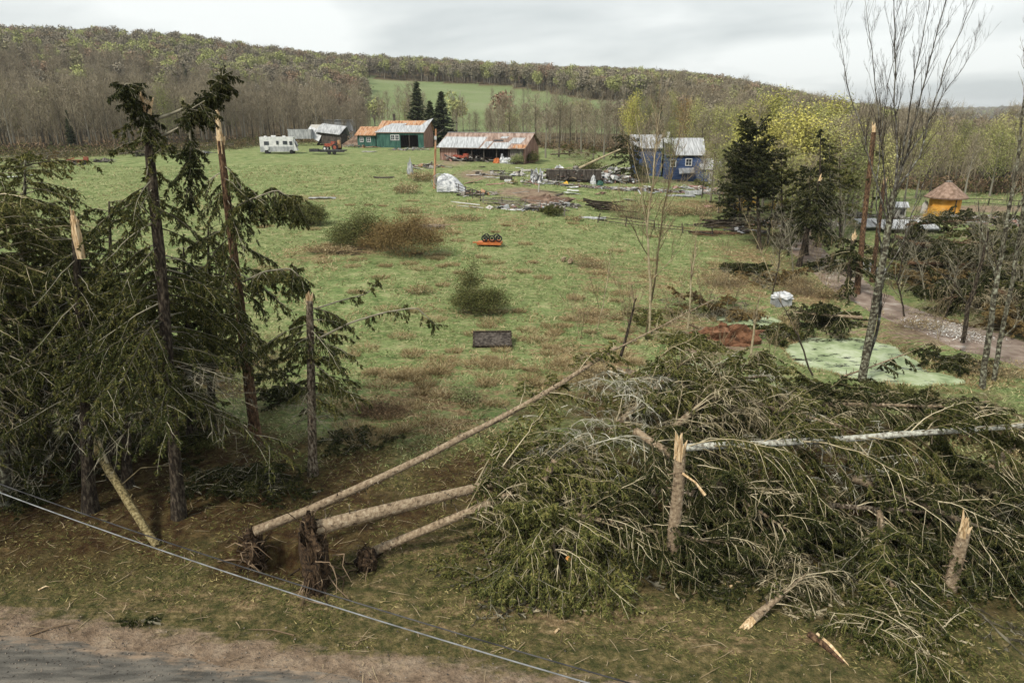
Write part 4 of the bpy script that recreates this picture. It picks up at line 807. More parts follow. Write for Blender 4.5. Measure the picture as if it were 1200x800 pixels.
mb = MB(); a_ = P(90, 275, Y4); b_ = P(86, 252, Y4); mb.tube([a_-np.array([0, 0, .8]), a_, b_], [.15, .14, .09], k=5, jit=.4, smooth=False); splinters(mb, b_, [0, 0, 1], .08, 4, .3); mb.build('broken_top', [M['splinter']], s4)
# leaning pale log with a fork
t_ = thing('leaning_log', 'pale yellowish stripped log leaning from the ground up into the left thicket', 'log', at(184, 640)); a_ = at(184, 640); b_ = P(100, 505, a_[1]+3.6)
mb = MB(); tp = trunk_pts(a_, b_, 9, .02); mb.tube(tp, np.linspace(.13, .17, 9), k=9, jit=.15)
for q in (.12, .2, .34, .42, .55, .7): p = tp[int(q*8)]; d = nrm(rng.normal(0, 1, 3)); mb.tube([p, p+d*.3], [.03, .02], k=5)
mb.build('trunk', [M['bark_moss']], t_); mb = MB(); mb.tube([tp[5], tp[5]+(b_-a_)*.3+np.array([.25, 0, .5]), tp[5]+(b_-a_)*.42+np.array([.1, 0, 1.3])], [.07, .05, .03], k=6); mb.tube([tp[4], P(165, 548, a_[1]+2.2), P(205, 545, a_[1]+2.4)], [.03, .02, .01], k=5); mb.build('branch', [M['limb_pale']], t_)
# dark low spruce brush at the foot of the stems
def brush(label, c, r, n_, seed, group=None, needle='needle_dark', L=1.6, wood='limb_grey', upb=.6, name='spruce_brush', cat='cut branches', dead=.15, dens=1.1, hang=.6):
    global rng, NW; rng = np.random.default_rng(seed); c = np.asarray(c, float); o = thing(name, label, cat, c, group); mb = MB(); NW = min(max(1.1, float(c[1])/22), 3.2)
    for i in range(n_):
        a = rng.random()*6.28; R_ = rng.random()**.6; x = c[0]+math.cos(a)*R_*r[0]; y = c[1]+math.sin(a)*R_*r[1]; z = h1(x, y)+rng.random()*r[2]*(1-R_*.6); b = rng.random()*6.28
        spruce_limb(mb, np.array([x, y, z]), [math.cos(b), math.sin(b), upb*(rng.random()-.15)], L*(.5+rng.random()*.7), .018, .28, dens, 0, 1, .1, hang, rng.random() < dead)
    mb.clampground(); mb.build('branches', [M[wood], M[needle]], o); return o
GB = 'heaps of torn spruce branches'
brush('dark heap of spruce branches between the two snapped stems', at(285, 570), (2.2, 1.4, 1.2), 46, 31, GB)
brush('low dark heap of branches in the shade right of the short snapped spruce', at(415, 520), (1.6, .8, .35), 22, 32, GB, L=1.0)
brush('dark heap of boughs at the far left under the thicket', at(40, 560), (4, 2, 1.5), 46, 33, GB, L=2)
brush('boughs lying below the splintered spruce', at(150, 520), (4, 2, 1.2), 40, 34, GB, L=2)
brush('dark hanging clump of boughs behind the short snapped spruce', at(335, 470), (1.3, 1.3, 2.2), 34, 35, GB, L=1.2)
# ------------------------------------------------------------------ thrown spruces in the foreground
c_ = at(372, 668)
def root_plate(label, c, w_, h_, th, seed, yaw=0, mat_='soil', name='root_plate', nr=60):
    global rng; rng = np.random.default_rng(seed); c = np.asarray(c, float); o = thing(name, label, 'root plate', c, 'upturned root plates'); mb = MB(); n1_, n2_ = 22, 16
    a = np.linspace(0, 2*math.pi, n1_, endpoint=False); b = np.linspace(-.5, .5, n2_)*math.pi; A, B = np.meshgrid(a, b); rr = 1+(vnoise(A*3, B*3, .7, seed)-.5)*.75+(rng.random(A.shape)-.5)*.24
    X = np.cos(B)*np.cos(A)*th*rr; Yy = np.cos(B)*np.sin(A)*w_*rr; Z = (np.sin(B)*rr)*h_; V = np.stack([X, Yy, Z+h_*.75], -1).reshape(-1, 3); I_ = np.arange(n1_*n2_).reshape(n2_, n1_); J_ = np.roll(I_, -1, 1)
    mb.add(V, np.stack([I_[:-1], J_[:-1], J_[1:], I_[1:]], -1).reshape(-1, 4), 0, True); Mx = np.array(Matrix.Rotation(yaw, 3, 'Z'))
    rt = MB()
    for i in range(nr):
        b_ = rng.random()*6.28; e = np.array([rng.normal(0, .25), math.cos(b_)*w_*1.0, h_*.75+math.sin(b_)*h_]); d = nrm(np.array([rng.normal(0, .8), math.cos(b_), math.sin(b_)*.9-.2])); l = .15+rng.random()**2*.8
        p1 = e*.6+np.array([0, 0, h_*.3]); p2 = e + d*l*.5 + rng.normal(0, .1, 3); p3 = p2 + d*l*.5+DN*l*.3+rng.normal(0, .15, 3); rt.tube([p1, e, p2, p3], [.035, .025, .014, .005], k=4, cap=False)
    for q_ in (mb, rt): q_.v = [v @ Mx.T + c for v in q_.v]
    rt.clampground(.02); mb.build('soil', [M[mat_]], o); rt.build('roots', [M['root']], o); return o
root_plate('upright plate of brown soil and roots at the foot of the middle thrown trunk', at(372, 684), .7, 1.3, .38, 41, .5, nr=70)
root_plate('smaller dark root plate with hanging roots at the left of the pit', at(300, 662), .5, .75, .3, 42, .4, nr=60)
root_plate('low mossy root clump below the shortest log', at(430, 664), .42, .35, .35, 43, .3, nr=30)
T1 = fallen('longest pale trunk slanting up from the left root plate across the gap', P(298, 622, 19.2), P(722, 407, 28.5), .165, 30, group='spruces thrown from the root plates', start=.62, Lmax=2.6, tip=.085, seed=51, deadf=.25, needle='needle_olive', mid=(0, 0, -.5))
T1b = fallen('thin pale leaning pole reaching up right to a bare tip', P(700, 420, 30), P(842, 348, 35), .05, 9, group='spruces thrown from the root plates', start=.3, Lmax=1.4, tip=.02, seed=52, deadf=.8, needle='needle_olive')
T2 = fallen('thick knotty pale trunk lying from the middle root plate into the branches', P(366, 620, 18.4), P(690, 538, 23.5), .24, 60, group='spruces thrown from the root plates', start=.52, Lmax=4.2, tip=.12, seed=53, needle='needle_olive', up=.5, dens=1.15)
T3 = fallen('short brownish log lying low in front of the thick trunk', at(438, 652)+np.array([0, 0, .2]), P(600, 578, 20.3), .16, 30, group='spruces thrown from the root plates', start=.6, Lmax=3.0, tip=.12, seed=54, needle='needle', up=.2)
GF = 'fallen spruces heaped along the verge'  # several low trees use darkened needles in place of the heap's deep shade
def FA(label, a, b, rad, limbs, seed, **kw): return fallen(label, a, b, rad, limbs, seed=seed, **kw)
FA('upper broken trunk with a split pale end, its long bare twigs fanning right', P(733, 436, 29), P(1010, 505, 26), .17, 66, 61, start=.02, Lmax=4.6, needle='needle_olive', broken=True, deadf=.30, up=.8, droop=.4, dens=1.05)
FA('long level silvery trunk across the right of the heap', P(800, 524, 21.9), P(1215, 498, 22.9), .14, 74, 62, start=.0, Lmax=4.4, Lend=2.6, tip=.09, needle='needle', bark='bark_silver', deadf=.12, up=.0, droop=.5, dens=1.1, arch=1)
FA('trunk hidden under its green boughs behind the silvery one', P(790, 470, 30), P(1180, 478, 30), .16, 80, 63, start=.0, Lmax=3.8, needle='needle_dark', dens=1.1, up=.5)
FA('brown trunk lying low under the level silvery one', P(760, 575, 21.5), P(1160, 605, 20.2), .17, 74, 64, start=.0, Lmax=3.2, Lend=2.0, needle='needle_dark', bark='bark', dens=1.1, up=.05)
FA("trunk pointing at the road, its drooping boughs meeting the verge left of the stump", P(628, 520, 25), P(650, 645, 18.6), .18, 84, 65, start=.1, Lmax=3.9, Lend=2.4, needle='needle_olive', dens=1.15, deadf=.12, up=.4, hang=1)
FA('trunk slanting down to the right beneath the heap behind the upright stump', P(745, 505, 24.5), P(930, 625, 19), .17, 80, 66, start=.05, Lmax=4.0, Lend=2.0, needle='needle_dark', dens=1.1, up=.4)
FA('fallen top whose boughs pile at the right edge of the heap', P(1000, 560, 22), P(1230, 650, 18.5), .15, 70, 67, start=.0, Lmax=3.2, Lend=2.2, needle='needle_dark', dens=1.1, up=.1)
FA('fallen top spreading its branches down to the verge on the lower right', P(1030, 600, 20.5), P(1055, 745, 16.3), .12, 60, 68, start=.0, Lmax=2.6, Lend=1.5, needle='needle', dens=1.2, up=.2, hang=1)
FA('fallen crown of pale arching twigs in the upper middle of the heap', P(720, 458, 29), P(900, 440, 32), .14, 62, 69, start=.0, Lmax=3.6, Lend=2.0, needle='needle_olive', limbm='limb_white', dens=1.0, deadf=.45, up=.9)
FA('green fallen crown left of the broken trunk, over the pasture edge', P(590, 580, 21.5), P(702, 530, 24), .14, 60, 70, start=.0, Lmax=2.6, Lend=2.0, needle='needle_olive', dens=1.15, up=.1)
FA('dark fallen spruce between the pond and the silvery trunk', P(860, 492, 33), P(1160, 470, 33), .16, 70, 71, start=.0, Lmax=3.3, needle='needle_dark', dens=1.0, up=.4)
FA('dark spruce lying on the bank behind the large pool', P(1010, 372, 47), P(930, 366, 46), .13, 34, 72, start=.1, Lmax=2.4, needle='needle_dark', dens=1.0, up=.3)
FA('small pale branch-log lying over the pond corner', P(985, 442, 36.5), P(1085, 406, 40), .06, 12, 73, start=.4, Lmax=1.6, needle='needle_dark', up=.2)
FA('broken top below the right end of the silvery trunk, boughs hanging forward', P(1190, 520, 25), P(1010, 690, 18.2), .13, 70, 74, start=.1, Lmax=3.4, Lend=2.0, needle='needle_dark', dens=1.15, up=.3)
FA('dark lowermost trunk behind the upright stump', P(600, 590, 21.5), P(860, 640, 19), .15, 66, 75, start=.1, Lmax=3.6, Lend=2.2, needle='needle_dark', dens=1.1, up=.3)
FA('twiggy broken stem fanning dry stalks near the verge, pale torn end down', at(882, 730)+np.array([0, 0, .15]), P(945, 672, 17.6), .13, 34, 76, start=.15, Lmax=1.9, Lend=1.4, needle='needle', limbm='limb_pale', dens=.7, deadf=.75, broken=True, up=.6, name='broken_branch', cat='broken branch')
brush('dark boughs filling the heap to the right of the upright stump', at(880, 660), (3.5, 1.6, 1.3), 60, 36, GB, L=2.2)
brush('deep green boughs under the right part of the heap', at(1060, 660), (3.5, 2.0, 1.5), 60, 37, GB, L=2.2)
brush('bundle of boughs with pale stems drooping toward the verge grass', at(1055, 745), (1.3, .8, .9), 46, 38, GB, L=1.7, needle='needle', wood='limb_pale', hang=1)
brush('leafy heap of boughs low at the left of the stump', at(640, 670), (2.6, 1.2, 1.1), 52, 39, GB, L=2.0, needle='needle_olive', hang=1)
brush('boughs caught on the heap at the right edge of the view', at(1180, 640), (2.4, 2.2, 2.0), 52, 40, GB, L=2.2)
# upright stumps
def stump(label, bpx, bpy, tpx, tpy, rad, seed, bark='bark_pale', dY=0, flag=True):
    global rng; rng = np.random.default_rng(seed); b_ = at(bpx, bpy); t2 = P(tpx, tpy, b_[1]+dY); o = thing('stump', label, 'tree stump', b_, 'snapped stumps in the heap'); mb = MB(); tp = trunk_pts(b_-np.array([0, 0, .1]), t2, 8, .02); mb.tube(tp, np.linspace(rad*1.12, rad*.85, 8), k=11, jit=.12)
    for i in range(16): p = tp[1+int(rng.random()*6)]; a = rng.random()*6.28; d = np.array([math.cos(a), math.sin(a), .1]); mb.tube([p+d*rad*.7, p+d*(rad+.08+rng.random()*.2)], [.028, .012], k=5)
    mb.build('trunk', [M[bark]], o); mb = MB(); splinters(mb, tp[-1], [0, 0, 1], rad*.9, 12, .75)
    if flag: mb.tube([P(797, 553, b_[1]-.1), P(815, 565, b_[1]-.35), P(826, 580, b_[1]-.5)], [.05, .035, .05], k=4, jit=.5, smooth=False)
    mb.build('splinters', [M['splinter']], o); return o
stump('upright pale stump with an orange splinter hanging from its right side', 785, 671, 797, 532, .20, 81)
stump('leaning mottled stump half hidden under the boughs on the right', 1113, 690, 1130, 622, .19, 82, bark='bark_pale', flag=False)
def cut_log(label, a, b, r, seed, bark='bark_pale', end='cut'):
    global rng; rng = np.random.default_rng(seed); o = thing('log', label, 'log', a); mb = MB(); mb.tube(trunk_pts(a, b, 5, .02), r, k=9, jit=.1); mb.build('trunk', [M[bark]], o); mb = MB(); ax = nrm(np.asarray(b)-np.asarray(a)); mb.tube([np.asarray(a)-ax*.012, np.asarray(a)+ax*.03], [r*.93, r*.93], k=9); mb.build('cut_face', [M[end]], o)
cut_log('stubby pale log end poking up among the boughs right of the thick trunk', P(637, 562, 21.5), P(650, 540, 22), .13, 83, 'bark_pale', 'splinter')
cut_log('small orange cut face showing among the lower left boughs', P(666, 654, 17.9), P(676, 640, 19), .085, 84, 'bark_dark')
mb = MB(); a_ = at(948, 745); b_ = at(988, 778); o = thing('split_log', 'split log with a bright torn face lying on the verge grass', 'split log', a_); mb.tube([a_+[0, 0, .08], (a_+b_)/2+[0, .03, .11], b_+[0, 0, .07]], [.10, .09, .03], k=6, jit=.3, smooth=False); mb.build('bark_side', [M['bark_red']], o)
mb = MB(); mb.tube([a_+[.2, -.05, .14], (a_+b_)/2+[.12, -.02, .17], b_+[.1, -.1, .06]], [.05, .06, .01], k=4, jit=.5, smooth=False); mb.build('torn_face', [M['splinter']], o)
for (p0, p1, r_, lb) in [((800, 706), (818, 694), .035, 'short reddish stick lying on the grass right of the upright stump'), ((855, 688), (872, 683), .05, 'pale yellow chunk of split wood lying before the dark boughs'), ((45, 692), (58, 688), .03, 'white sliver of wood on the verge at the lower left'), ((650, 742), (656, 738), .04, 'small white scrap on the verge grass'),
    ((345, 745), (290, 738), .02, 'thin dark stick on the dirt shoulder of the road'), ((35, 745), (90, 730), .028, 'crooked brown branch lying along the road shoulder'), ((730, 748), (760, 756), .015, 'thin pale twig curved on the verge below the stump')]:
    a_ = at(*p0); b_ = at(*p1); mb = MB(); mb.tube([a_+[0, 0, .03], (a_+b_)/2+[.03, .06, .07], b_+[0, 0, .03]], [r_, r_*.9, r_*.4], k=5, jit=.4); o = mb.build('stick' if r_ < .04 else 'wood_scrap', [M['splinter'] if ('white' in lb or 'yellow' in lb) else M['root']]); tag(o, lb, 'stick')
brush('small green spruce sprig lying at the edge of the dirt shoulder', at(162, 732), (.25, .2, .1), 5, 44, needle='needle_dark', L=.55, name='spruce_sprig', cat='sprig', dead=0)
# ------------------------------------------------------------------ slender bare trees
def stems(label, lines, Y, name='bare_tree', group=None, mats=('bark_lichen', 'limb_grey'), twig=2, seed=1, tw=.006, r0=.2, nch=5, Lc=2.2, cat='bare tree', up=.3, ang=.5, c0=.35, upper=0):
    global rng; rng = np.random.default_rng(seed); base = P(lines[0][0][0], lines[0][0][1], Y); o = thing(name, label, cat, (base[0], base[1], h1(base[0], base[1])), group); tm = MB(); cm = MB()
    for li, ln in enumerate(lines):
        pts = np.array([P(p[0], p[1], Y+(p[3] if len(p) > 3 else 0)) for p in ln]); rr = np.array([p[2] for p in ln]); n_ = len(pts)
        k = np.linspace(0, n_-1, n_*4-3); Q = np.stack([np.interp(k, range(n_), pts[:, i]) for i in range(3)], 1)+rng.normal(0, .02, (len(k), 3)); Rr = np.interp(k, range(n_), rr); tm.tube(Q, Rr, k=8 if rr[0] > .06 else 5, jit=.12, mat=1 if (rr[0] < upper) else 0)
        if twig:
            L_ = np.linalg.norm(pts[-1]-pts[0])
            for i in range(int(L_*nch*.5)+1):
                q = c0+(1-c0)*rng.random() if li == 0 else .1+.9*rng.random(); j = q*(len(k)-1); p = np.array([np.interp(j, range(len(k)), Q[:, a]) for a in range(3)]); T = nrm(Q[min(int(j)+1, len(k)-1)]-Q[max(int(j)-1, 0)]); s_ = nrm(np.cross(T, rng.normal(0, 1, 3)))
                r1 = np.interp(j, range(len(k)), Rr); grow(cm, p, nrm(T*math.cos(ang)+s_*math.sin(ang)+np.array([0, 0, up])), Lc*(.5+rng.random()*.8), max(min(r1*.5, .022), tw), twig, 0, 5, up, .10, 4, .5, .55, tw)
    tm.build('trunk', [M[mats[0]], M['bark_lichen_dark']], o)
    if twig: cm.build('crown', [M[mats[1]]], o)
    return o
Yb = float(at(1010, 447)[1])
stems('tall lichened bare tree by the pond, its many stems rising out of the frame', [
 [(1010, 447, .24), (1018, 400, .21), (1030, 330, .19), (1042, 262, .17), (1048, 225, .15)],
 [(1048, 225, 0.074), (1060, 190, 0.053), (1070, 150, 0.043), (1085, 90, 0.031), (1100, 30, 0.022), (1118, -30, 0.012)],
 [(1048, 225, 0.068), (1052, 180, 0.050), (1048, 130, 0.037, .5), (1049, 70, 0.028, .6), (1047, 0, 0.019, .8), (1045, -50, 0.009, 1)],
 [(1050, 222, 0.062), (1078, 185, 0.037, -.4), (1092, 130, 0.031, -.5), (1110, 70, 0.022, -.8), (1140, 5, 0.012, -1), (1150, -30, 0.006, -1)],
 [(1042, 262, 0.062), (1022, 200, 0.037, .4), (1010, 150, 0.028, .6), (992, 100, 0.019, .8), (984, 40, 0.007, 1)],
 [(1040, 250, 0.056), (1034, 180, 0.037, .5), (1028, 120, 0.028, .8), (1022, 60, 0.019, 1), (1012, -10, 0.009, 1.2)],
 [(1055, 200, 0.050), (1064, 140, 0.031, -.8), (1074, 80, 0.025, -1), (1088, 10, 0.014, -1.2), (1096, -40, 0.007, -1.2)],
 [(1060, 190, 0.037), (1085, 150, 0.025, .6), (1105, 112, 0.019, .9), (1128, 80, 0.012, 1), (1146, 52, 0.005, 1)],
 [(1034, 300, 0.050), (1026, 240, 0.034, -.5), (1032, 170, 0.025, -.6), (1040, 100, 0.019, -.9), (1062, 20, 0.011, -1), (1070, -30, 0.006, -1)],
 [(1030, 330, 0.037), (1058, 285, 0.031, -.4), (1072, 240, 0.025, -.4), (1092, 190, 0.012, -.6)],
 [(1012, 440, 0.087, .5), (1030, 380, 0.081, .7), (1036, 300, 0.074, .7), (1040, 262, 0.068, .3)]], Yb, seed=91, nch=5, Lc=1.7, tw=.0045, up=.45, ang=.42, upper=.125, mats=('bark_lichen', 'limb_dark'))
Yc = float(at(758, 392)[1])
stems('slender tan bare tree in the middle, forking above the pasture', [
 [(762, 395, .085), (762, 330, .075), (758, 270, .065), (764, 215, .05), (771, 150, .03), (775, 118, .012)],
 [(756, 398, .07, .4), (770, 310, .06, .4), (776, 250, .045, .4), (790, 190, .03, .5), (800, 140, .012, .6)],
 [(760, 300, .035), (738, 262, .025, -.4), (722, 238, .012, -.5)], [(762, 280, .03), (775, 235, .02, .5), (812, 205, .01, .6)],
 [(758, 265, .035), (748, 210, .025, .3), (738, 165, .012, .4)], [(762, 330, .03), (800, 290, .02, -.5), (826, 262, .008, -.6)], [(762, 215, .03), (752, 170, .02), (745, 135, .008)]], Yc, mats=('limb_pale', 'twig_tan'), seed=92, nch=5, Lc=1.5, tw=.007, group='young bare trees near the pasture edge')
Yr = float(at(1155, 455)[1])
stems('lichened bare trunk near the right edge leaning right, twigs torn', [[(1150, 455, .17), (1158, 400, .15), (1168, 330, .13), (1178, 270, .10), (1192, 190, .07), (1200, 120, .05), (1205, 40, .03)], [(1168, 330, .06), (1150, 270, .04, .3), (1146, 235, .02, .4)], [(1178, 270, .05), (1196, 240, .04, -.3), (1215, 180, .02, -.3)]], Yr, seed=93, Lc=1.3, nch=3, group='lichened trunks at the right edge')
stems('second lichened trunk behind the leaning one at the right edge', [[(1160, 470, .13), (1172, 400, .12), (1186, 330, .10), (1198, 250, .08), (1210, 170, .05)], [(1172, 400, .04), (1200, 370, .03, .3), (1215, 350, .015, .3)]], Yr+1.2, seed=94, Lc=1.2, nch=3, group='lichened trunks at the right edge')
stems('broken bare trunk left of the right-edge pair, lower limbs cracked', [[(1128, 402, .14), (1135, 360, .13), (1150, 310, .10), (1158, 270, .07)], [(1135, 360, .05), (1118, 330, .04, .3), (1100, 318, .015, .4)]], Yr+6, mats=('bark_dark', 'limb_grey'), seed=95, Lc=1.4, nch=4)
for (j, (lns, lb, dy, mt)) in enumerate([
 ([[(727, 420, .08), (740, 370, .06), (745, 350, .03)]], 'short dark snag left of the slender tan tree', 32, 'bark_dark'), ([[(806, 385, .06), (810, 330, .05), (816, 286, .03)]], 'straight pale broken pole right of the slender tan tree', 37, 'limb_pale'),
 ([[(880, 420, .07), (884, 380, .06), (890, 345, .03)]], 'pale splintered snag between the two duckweed pools', 38, 'limb_pale'), ([[(952, 440, .06), (938, 400, .05), (925, 372, .03), (912, 350, .015)]], 'thin dark sapling leaning left over the pond', 37, 'limb_dark'),
 ([[(700, 385, .03), (712, 330, .025), (716, 290, .01)], [(702, 360, .02), (690, 320, .008)]], 'thin bare sapling at the pasture edge left of the tan tree', 40, 'limb_pale'), ([[(905, 330, .04), (890, 290, .03), (872, 250, .015)], [(895, 300, .03), (912, 262, .01)], [(902, 325, .03), (935, 300, .012)]], 'sprawling pale sapling before the dark spruce', 52, 'limb_pale')]):
    stems(lb, lns, dy, name='snag' if j < 3 else 'sapling', cat='snag' if j < 3 else 'sapling', mats=(mt, 'twig_tan'), seed=100+j, Lc=1.0, nch=6, twig=1)
# ------------------------------------------------------------------ spruces round the drive
G_D = 'damaged spruces along the drive'
stand('big dark spruce with ragged spreading boughs left of the drive', 890, 292, 886, 150, .24, 150, group=G_D, gap=.42, Lmax=4.2, Ltip=2.0, h0=.2, needle='needle_dark', bark='bark_dark', dens=.9, droop=.15, pitch=.45, deadlow=.25, seed=111)
stand('snapped dark spruce with torn pale top leaning right at the drive edge', 936, 312, 960, 212, .24, 60, group=G_D, gap=.5, Lmax=3.2, Ltip=1.8, broken=True, h0=.3, needle='needle_dark', bark='bark_dark', toprad=.13, seed=112, deadlow=.2, splL=.7)
stand('thin dark spruce just right of the drive head', 958, 290, 962, 150, .18, 90, group=G_D, gap=.5, Lmax=3.0, Ltip=.7, h0=.2, needle='needle_dark', bark='bark_dark', seed=113, deadlow=.3)
stand('slim lichened spruce with level dead boughs beyond the drive', 975, 286, 972, 168, .16, 80, group=G_D, gap=.5, Lmax=3.0, Ltip=.8, h0=.2, needle='needle_olive', bark='bark_lichen', limbm='limb_grey', seed=114, deadlow=.7)
stand('reddish broken trunk beside the tall lichened tree, leaning right', 1003, 345, 1024, 155, .24, 12, group=G_D, Lmax=1.4, Ltip=.8, broken=True, h0=.3, needle='needle_dark', bark='bark_red', toprad=.17, seed=115, deadlow=.8, splL=.8)
stand('short reddish broken trunk behind the lichened tree', 1022, 330, 1036, 215, .20, 8, group=G_D, Lmax=1.2, Ltip=.8, broken=True, h0=.3, needle='needle_dark', bark='bark_red', toprad=.15, seed=116, deadlow=.8, splL=.6)
stand('low dark spruce stem left of the two drive spruces', 992, 345, 1000, 280, .22, 30, group=G_D, Lmax=2.6, Ltip=1.6, broken=True, h0=.3, needle='needle_dark', bark='bark_dark', limbm='limb_pale', toprad=.17, seed=117, deadlow=.6)
stand('dark spruce left of the ragged one, before the blue house end', 862, 262, 858, 175, .2, 60, group=G_D, Lmax=3.0, Ltip=.8, h0=.1, needle='needle_dark', bark='bark_dark', droop=.15, pitch=.2, seed=118, deadlow=.1)
stand('dense dark spruce touching the left end of the blue house', 742, 212, 736, 158, .2, 60, group=G_D, Lmax=4.6, Ltip=2.0, h0=.05, needle='needle_dark', bark='bark_dark', seed=119, deadlow=0, dens=.6)
# wrecked spruces right of the drive
GR = 'wrecked spruces beyond the drive on the right'
for j, (a, b, dY, lb, nd, lm) in enumerate([((1060, 285), (1180, 270), 62, 'far row of the wreckage beside the metal sheet', 'needle_dark', 'limb_pale'), ((1070, 310), (1200, 300), 57, 'flattened spruce behind the broken bare trunk', 'needle', 'limb_pale'), ((1060, 335), (1190, 330), 51, 'flattened spruce on the right verge of the drive', 'needle_dark', 'limb_pale'),
   ((1150, 300), (1230, 350), 52, 'spruce crown crushed at the right edge of the view', 'needle', 'limb_grey'), ((1200, 360), (1100, 372), 46, 'spruce top thrown toward the drive, grey boughs out', 'needle_dark', 'limb_pale'), ((1160, 370), (1240, 400), 42, 'spruce crown lying right of the drive bend', 'needle', 'limb_pale'), ((1045, 300), (1120, 320), 58, 'dark crown beside the foot of the lichened tree', 'needle_dark', 'limb_grey')]):
    pa = at(*a); pb = at(*b); FA(lb, pa+[0, 0, 2.0], pb+[0, 0, 1.4], .17, 66, 121+j, group=GR, start=.0, Lmax=3.4, Lend=2.2, needle=nd, bark='bark_red', limbm=lm, deadf=.5, up=1.3, dens=.9)
brush('dark boughs heaped in front of the metal sheet', at(1065, 300), (3.2, 2.2, 2.2), 60, 131, GB, L=2.2, wood='limb_pale')
brush('dry tangled boughs round the low spruce stem by the drive', at(990, 318), (2.6, 1.4, 1.8), 44, 132, GB, L=2.0, wood='limb_white', dead=.6)
brush('dark heap of boughs on the drive verge beside the pale wood chips', at(1120, 345), (3, 2, 1.8), 50, 133, GB, L=2.2)
brush('dark boughs on the bank above the large pool', at(960, 374), (2.0, .8, .8), 36, 134, GB, L=1.6)
brush('dark boughs along the left bank of the large pool', at(912, 392), (1.4, .9, .7), 34, 135, GB, L=1.5, needle='needle')
brush('dark heap at the right shore of the large pool', at(1112, 425), (1.3, .8, .6), 30, 136, GB, L=1.5)
brush('boughs heaped between the pasture and the small pool', at(795, 398), (1.8, 1.0, .8), 26, 137, GB, L=1.6, needle='needle_olive', wood='limb_pale', dead=.3)
brush('dark fir boughs left of the sprawling sapling', at(872, 318), (1.8, 1.0, .9), 34, 138, GB, L=1.6, needle='needle_dark')
brush('brown-green boughs above the reddish bank', at(770, 370), (2.6, 1.4, .8), 30, 139, GB, L=1.5, needle='needle_olive', wood='twig_tan', dead=.5)

FA('highest green crown at the middle of the heap, tips brushing the pasture edge', P(715, 505, 25), P(800, 425, 28), .15, 50, 141, start=.0, Lmax=2.8, Lend=2.2, needle='needle_olive', dens=1.1, up=.8, pbare=.25)
FA('ragged crown heaped where the broken trunk meets the silvery one', P(790, 500, 25), P(880, 425, 28), .14, 46, 142, start=.0, Lmax=3.2, Lend=2.0, needle='needle', dens=1.1, up=.9, deadf=.3)
for j, (px, py, rr, hh, lb, lm, nd) in enumerate([(1140, 300, (3, 2), 2.6, 'brown tangle of dead boughs behind the broken bare trunk', 'limb_pale', 'bushbrown'), (1185, 330, (3, 2), 2.6, 'pale tangle of boughs at the right edge above the drive', 'limb_pale', 'needle_olive'), (1095, 335, (2.6, 1.6), 2.0, 'grey-brown tangle of boughs on the far side of the drive', 'limb_grey', 'bushbrown'), (1180, 285, (4, 2), 2.4, 'broad tangle of boughs in front of the scattered rubble', 'limb_pale', 'needle'), (1180, 385, (2.4, 1.4), 1.8, 'tangle of dry boughs at the right edge beside the drive bend', 'limb_pale', 'bushbrown')]):
    brush(lb, at(px, py), (*rr, hh), 54, 150+j, GB, L=2.2, needle=nd, wood=lm, dead=.5, upb=1.2)

for j, (px, py, tops, lb) in enumerate([(790, 396, [(800, 330), (812, 352), (780, 340)], 'thin pale sapling clump just right of the slender tan tree'), (735, 392, [(722, 320), (740, 330), (748, 345)], 'thin pale sapling clump just left of the slender tan tree'), (825, 372, [(840, 318), (818, 322), (850, 336)], 'wispy sapling on the slope left of the small pool'), (860, 360, [(850, 300), (872, 312)], 'wispy sapling above the small pool'), (680, 398, [(668, 345), (690, 340)], 'wispy sapling at the pasture edge above the long trunk'), (965, 345, [(955, 290), (975, 300), (985, 318)], 'brown sapling clump on the drive verge'), (1100, 400, [(1092, 345), (1110, 352)], 'wispy dry sapling beside the drive bend'), (840, 440, [(850, 385), (828, 392)], 'pale whips standing between the heap and the large pool'), (905, 430, [(915, 370), (898, 380)], 'pale whips before the small pool snag')]):
    Yq = float(at(px, py)[1]); stems(lb, [[(px, py, .022), ((px*2+t_[0])/3, (py*2+t_[1])/3, .018), (t_[0], t_[1], .006)] for t_ in tops], Yq, name='sapling', cat='sapling', mats=('limb_pale', 'twig_tan'), seed=500+j, Lc=1.2, nch=7, twig=2, tw=.006)

stand('shaggy spruce filling the gap behind the pale torn stem', 132, 560, 128, 236, .22, 90, Lmax=3.6, Ltip=1.6, h0=.3, gap=.35, needle='needle', bark='bark_dark', limbm='limb_grey', dens=1.1, deadlow=.35, seed=161)
stand('spruce standing back between the splintered and snapped ones', 248, 505, 244, 262, .2, 50, Lmax=2.6, Ltip=1.2, h0=.3, gap=.5, needle='needle_dark', bark='bark_dark', dens=1.1, deadlow=.3, seed=162)
stand('spruce stem at the far left with a web of bare whitish boughs', 5, 590, -8, 225, .24, 110, Lmax=4.6, Ltip=2.2, h0=.3, gap=.3, needle='needle_olive', bark='bark_lichen', limbm='limb_pale', dens=.8, deadlow=.6, seed=163)
stand('bushy low spruce in the left thicket beside the leaning log top', 88, 560, 92, 340, .2, 90, Lmax=3.8, Ltip=1.8, h0=.3, gap=.25, needle='needle_dark', bark='bark_dark', limbm='limb_white', dens=1.1, deadlow=.35, seed=164)
stand('dark ragged fir left of the big dark spruce by the drive', 868, 268, 866, 172, .18, 80, group=G_D, gap=.35, Lmax=2.8, Ltip=1.4, h0=.15, needle='needle_dark', bark='bark_dark', droop=.15, pitch=.4, dens=.8, seed=165, deadlow=.2)
stand('slender dark fir in front of the bright budding tree', 918, 292, 915, 178, .18, 80, group=G_D, gap=.35, Lmax=2.6, Ltip=1.2, h0=.2, needle='needle', bark='bark_dark', droop=.2, pitch=.3, dens=.8, seed=166, deadlow=.3)
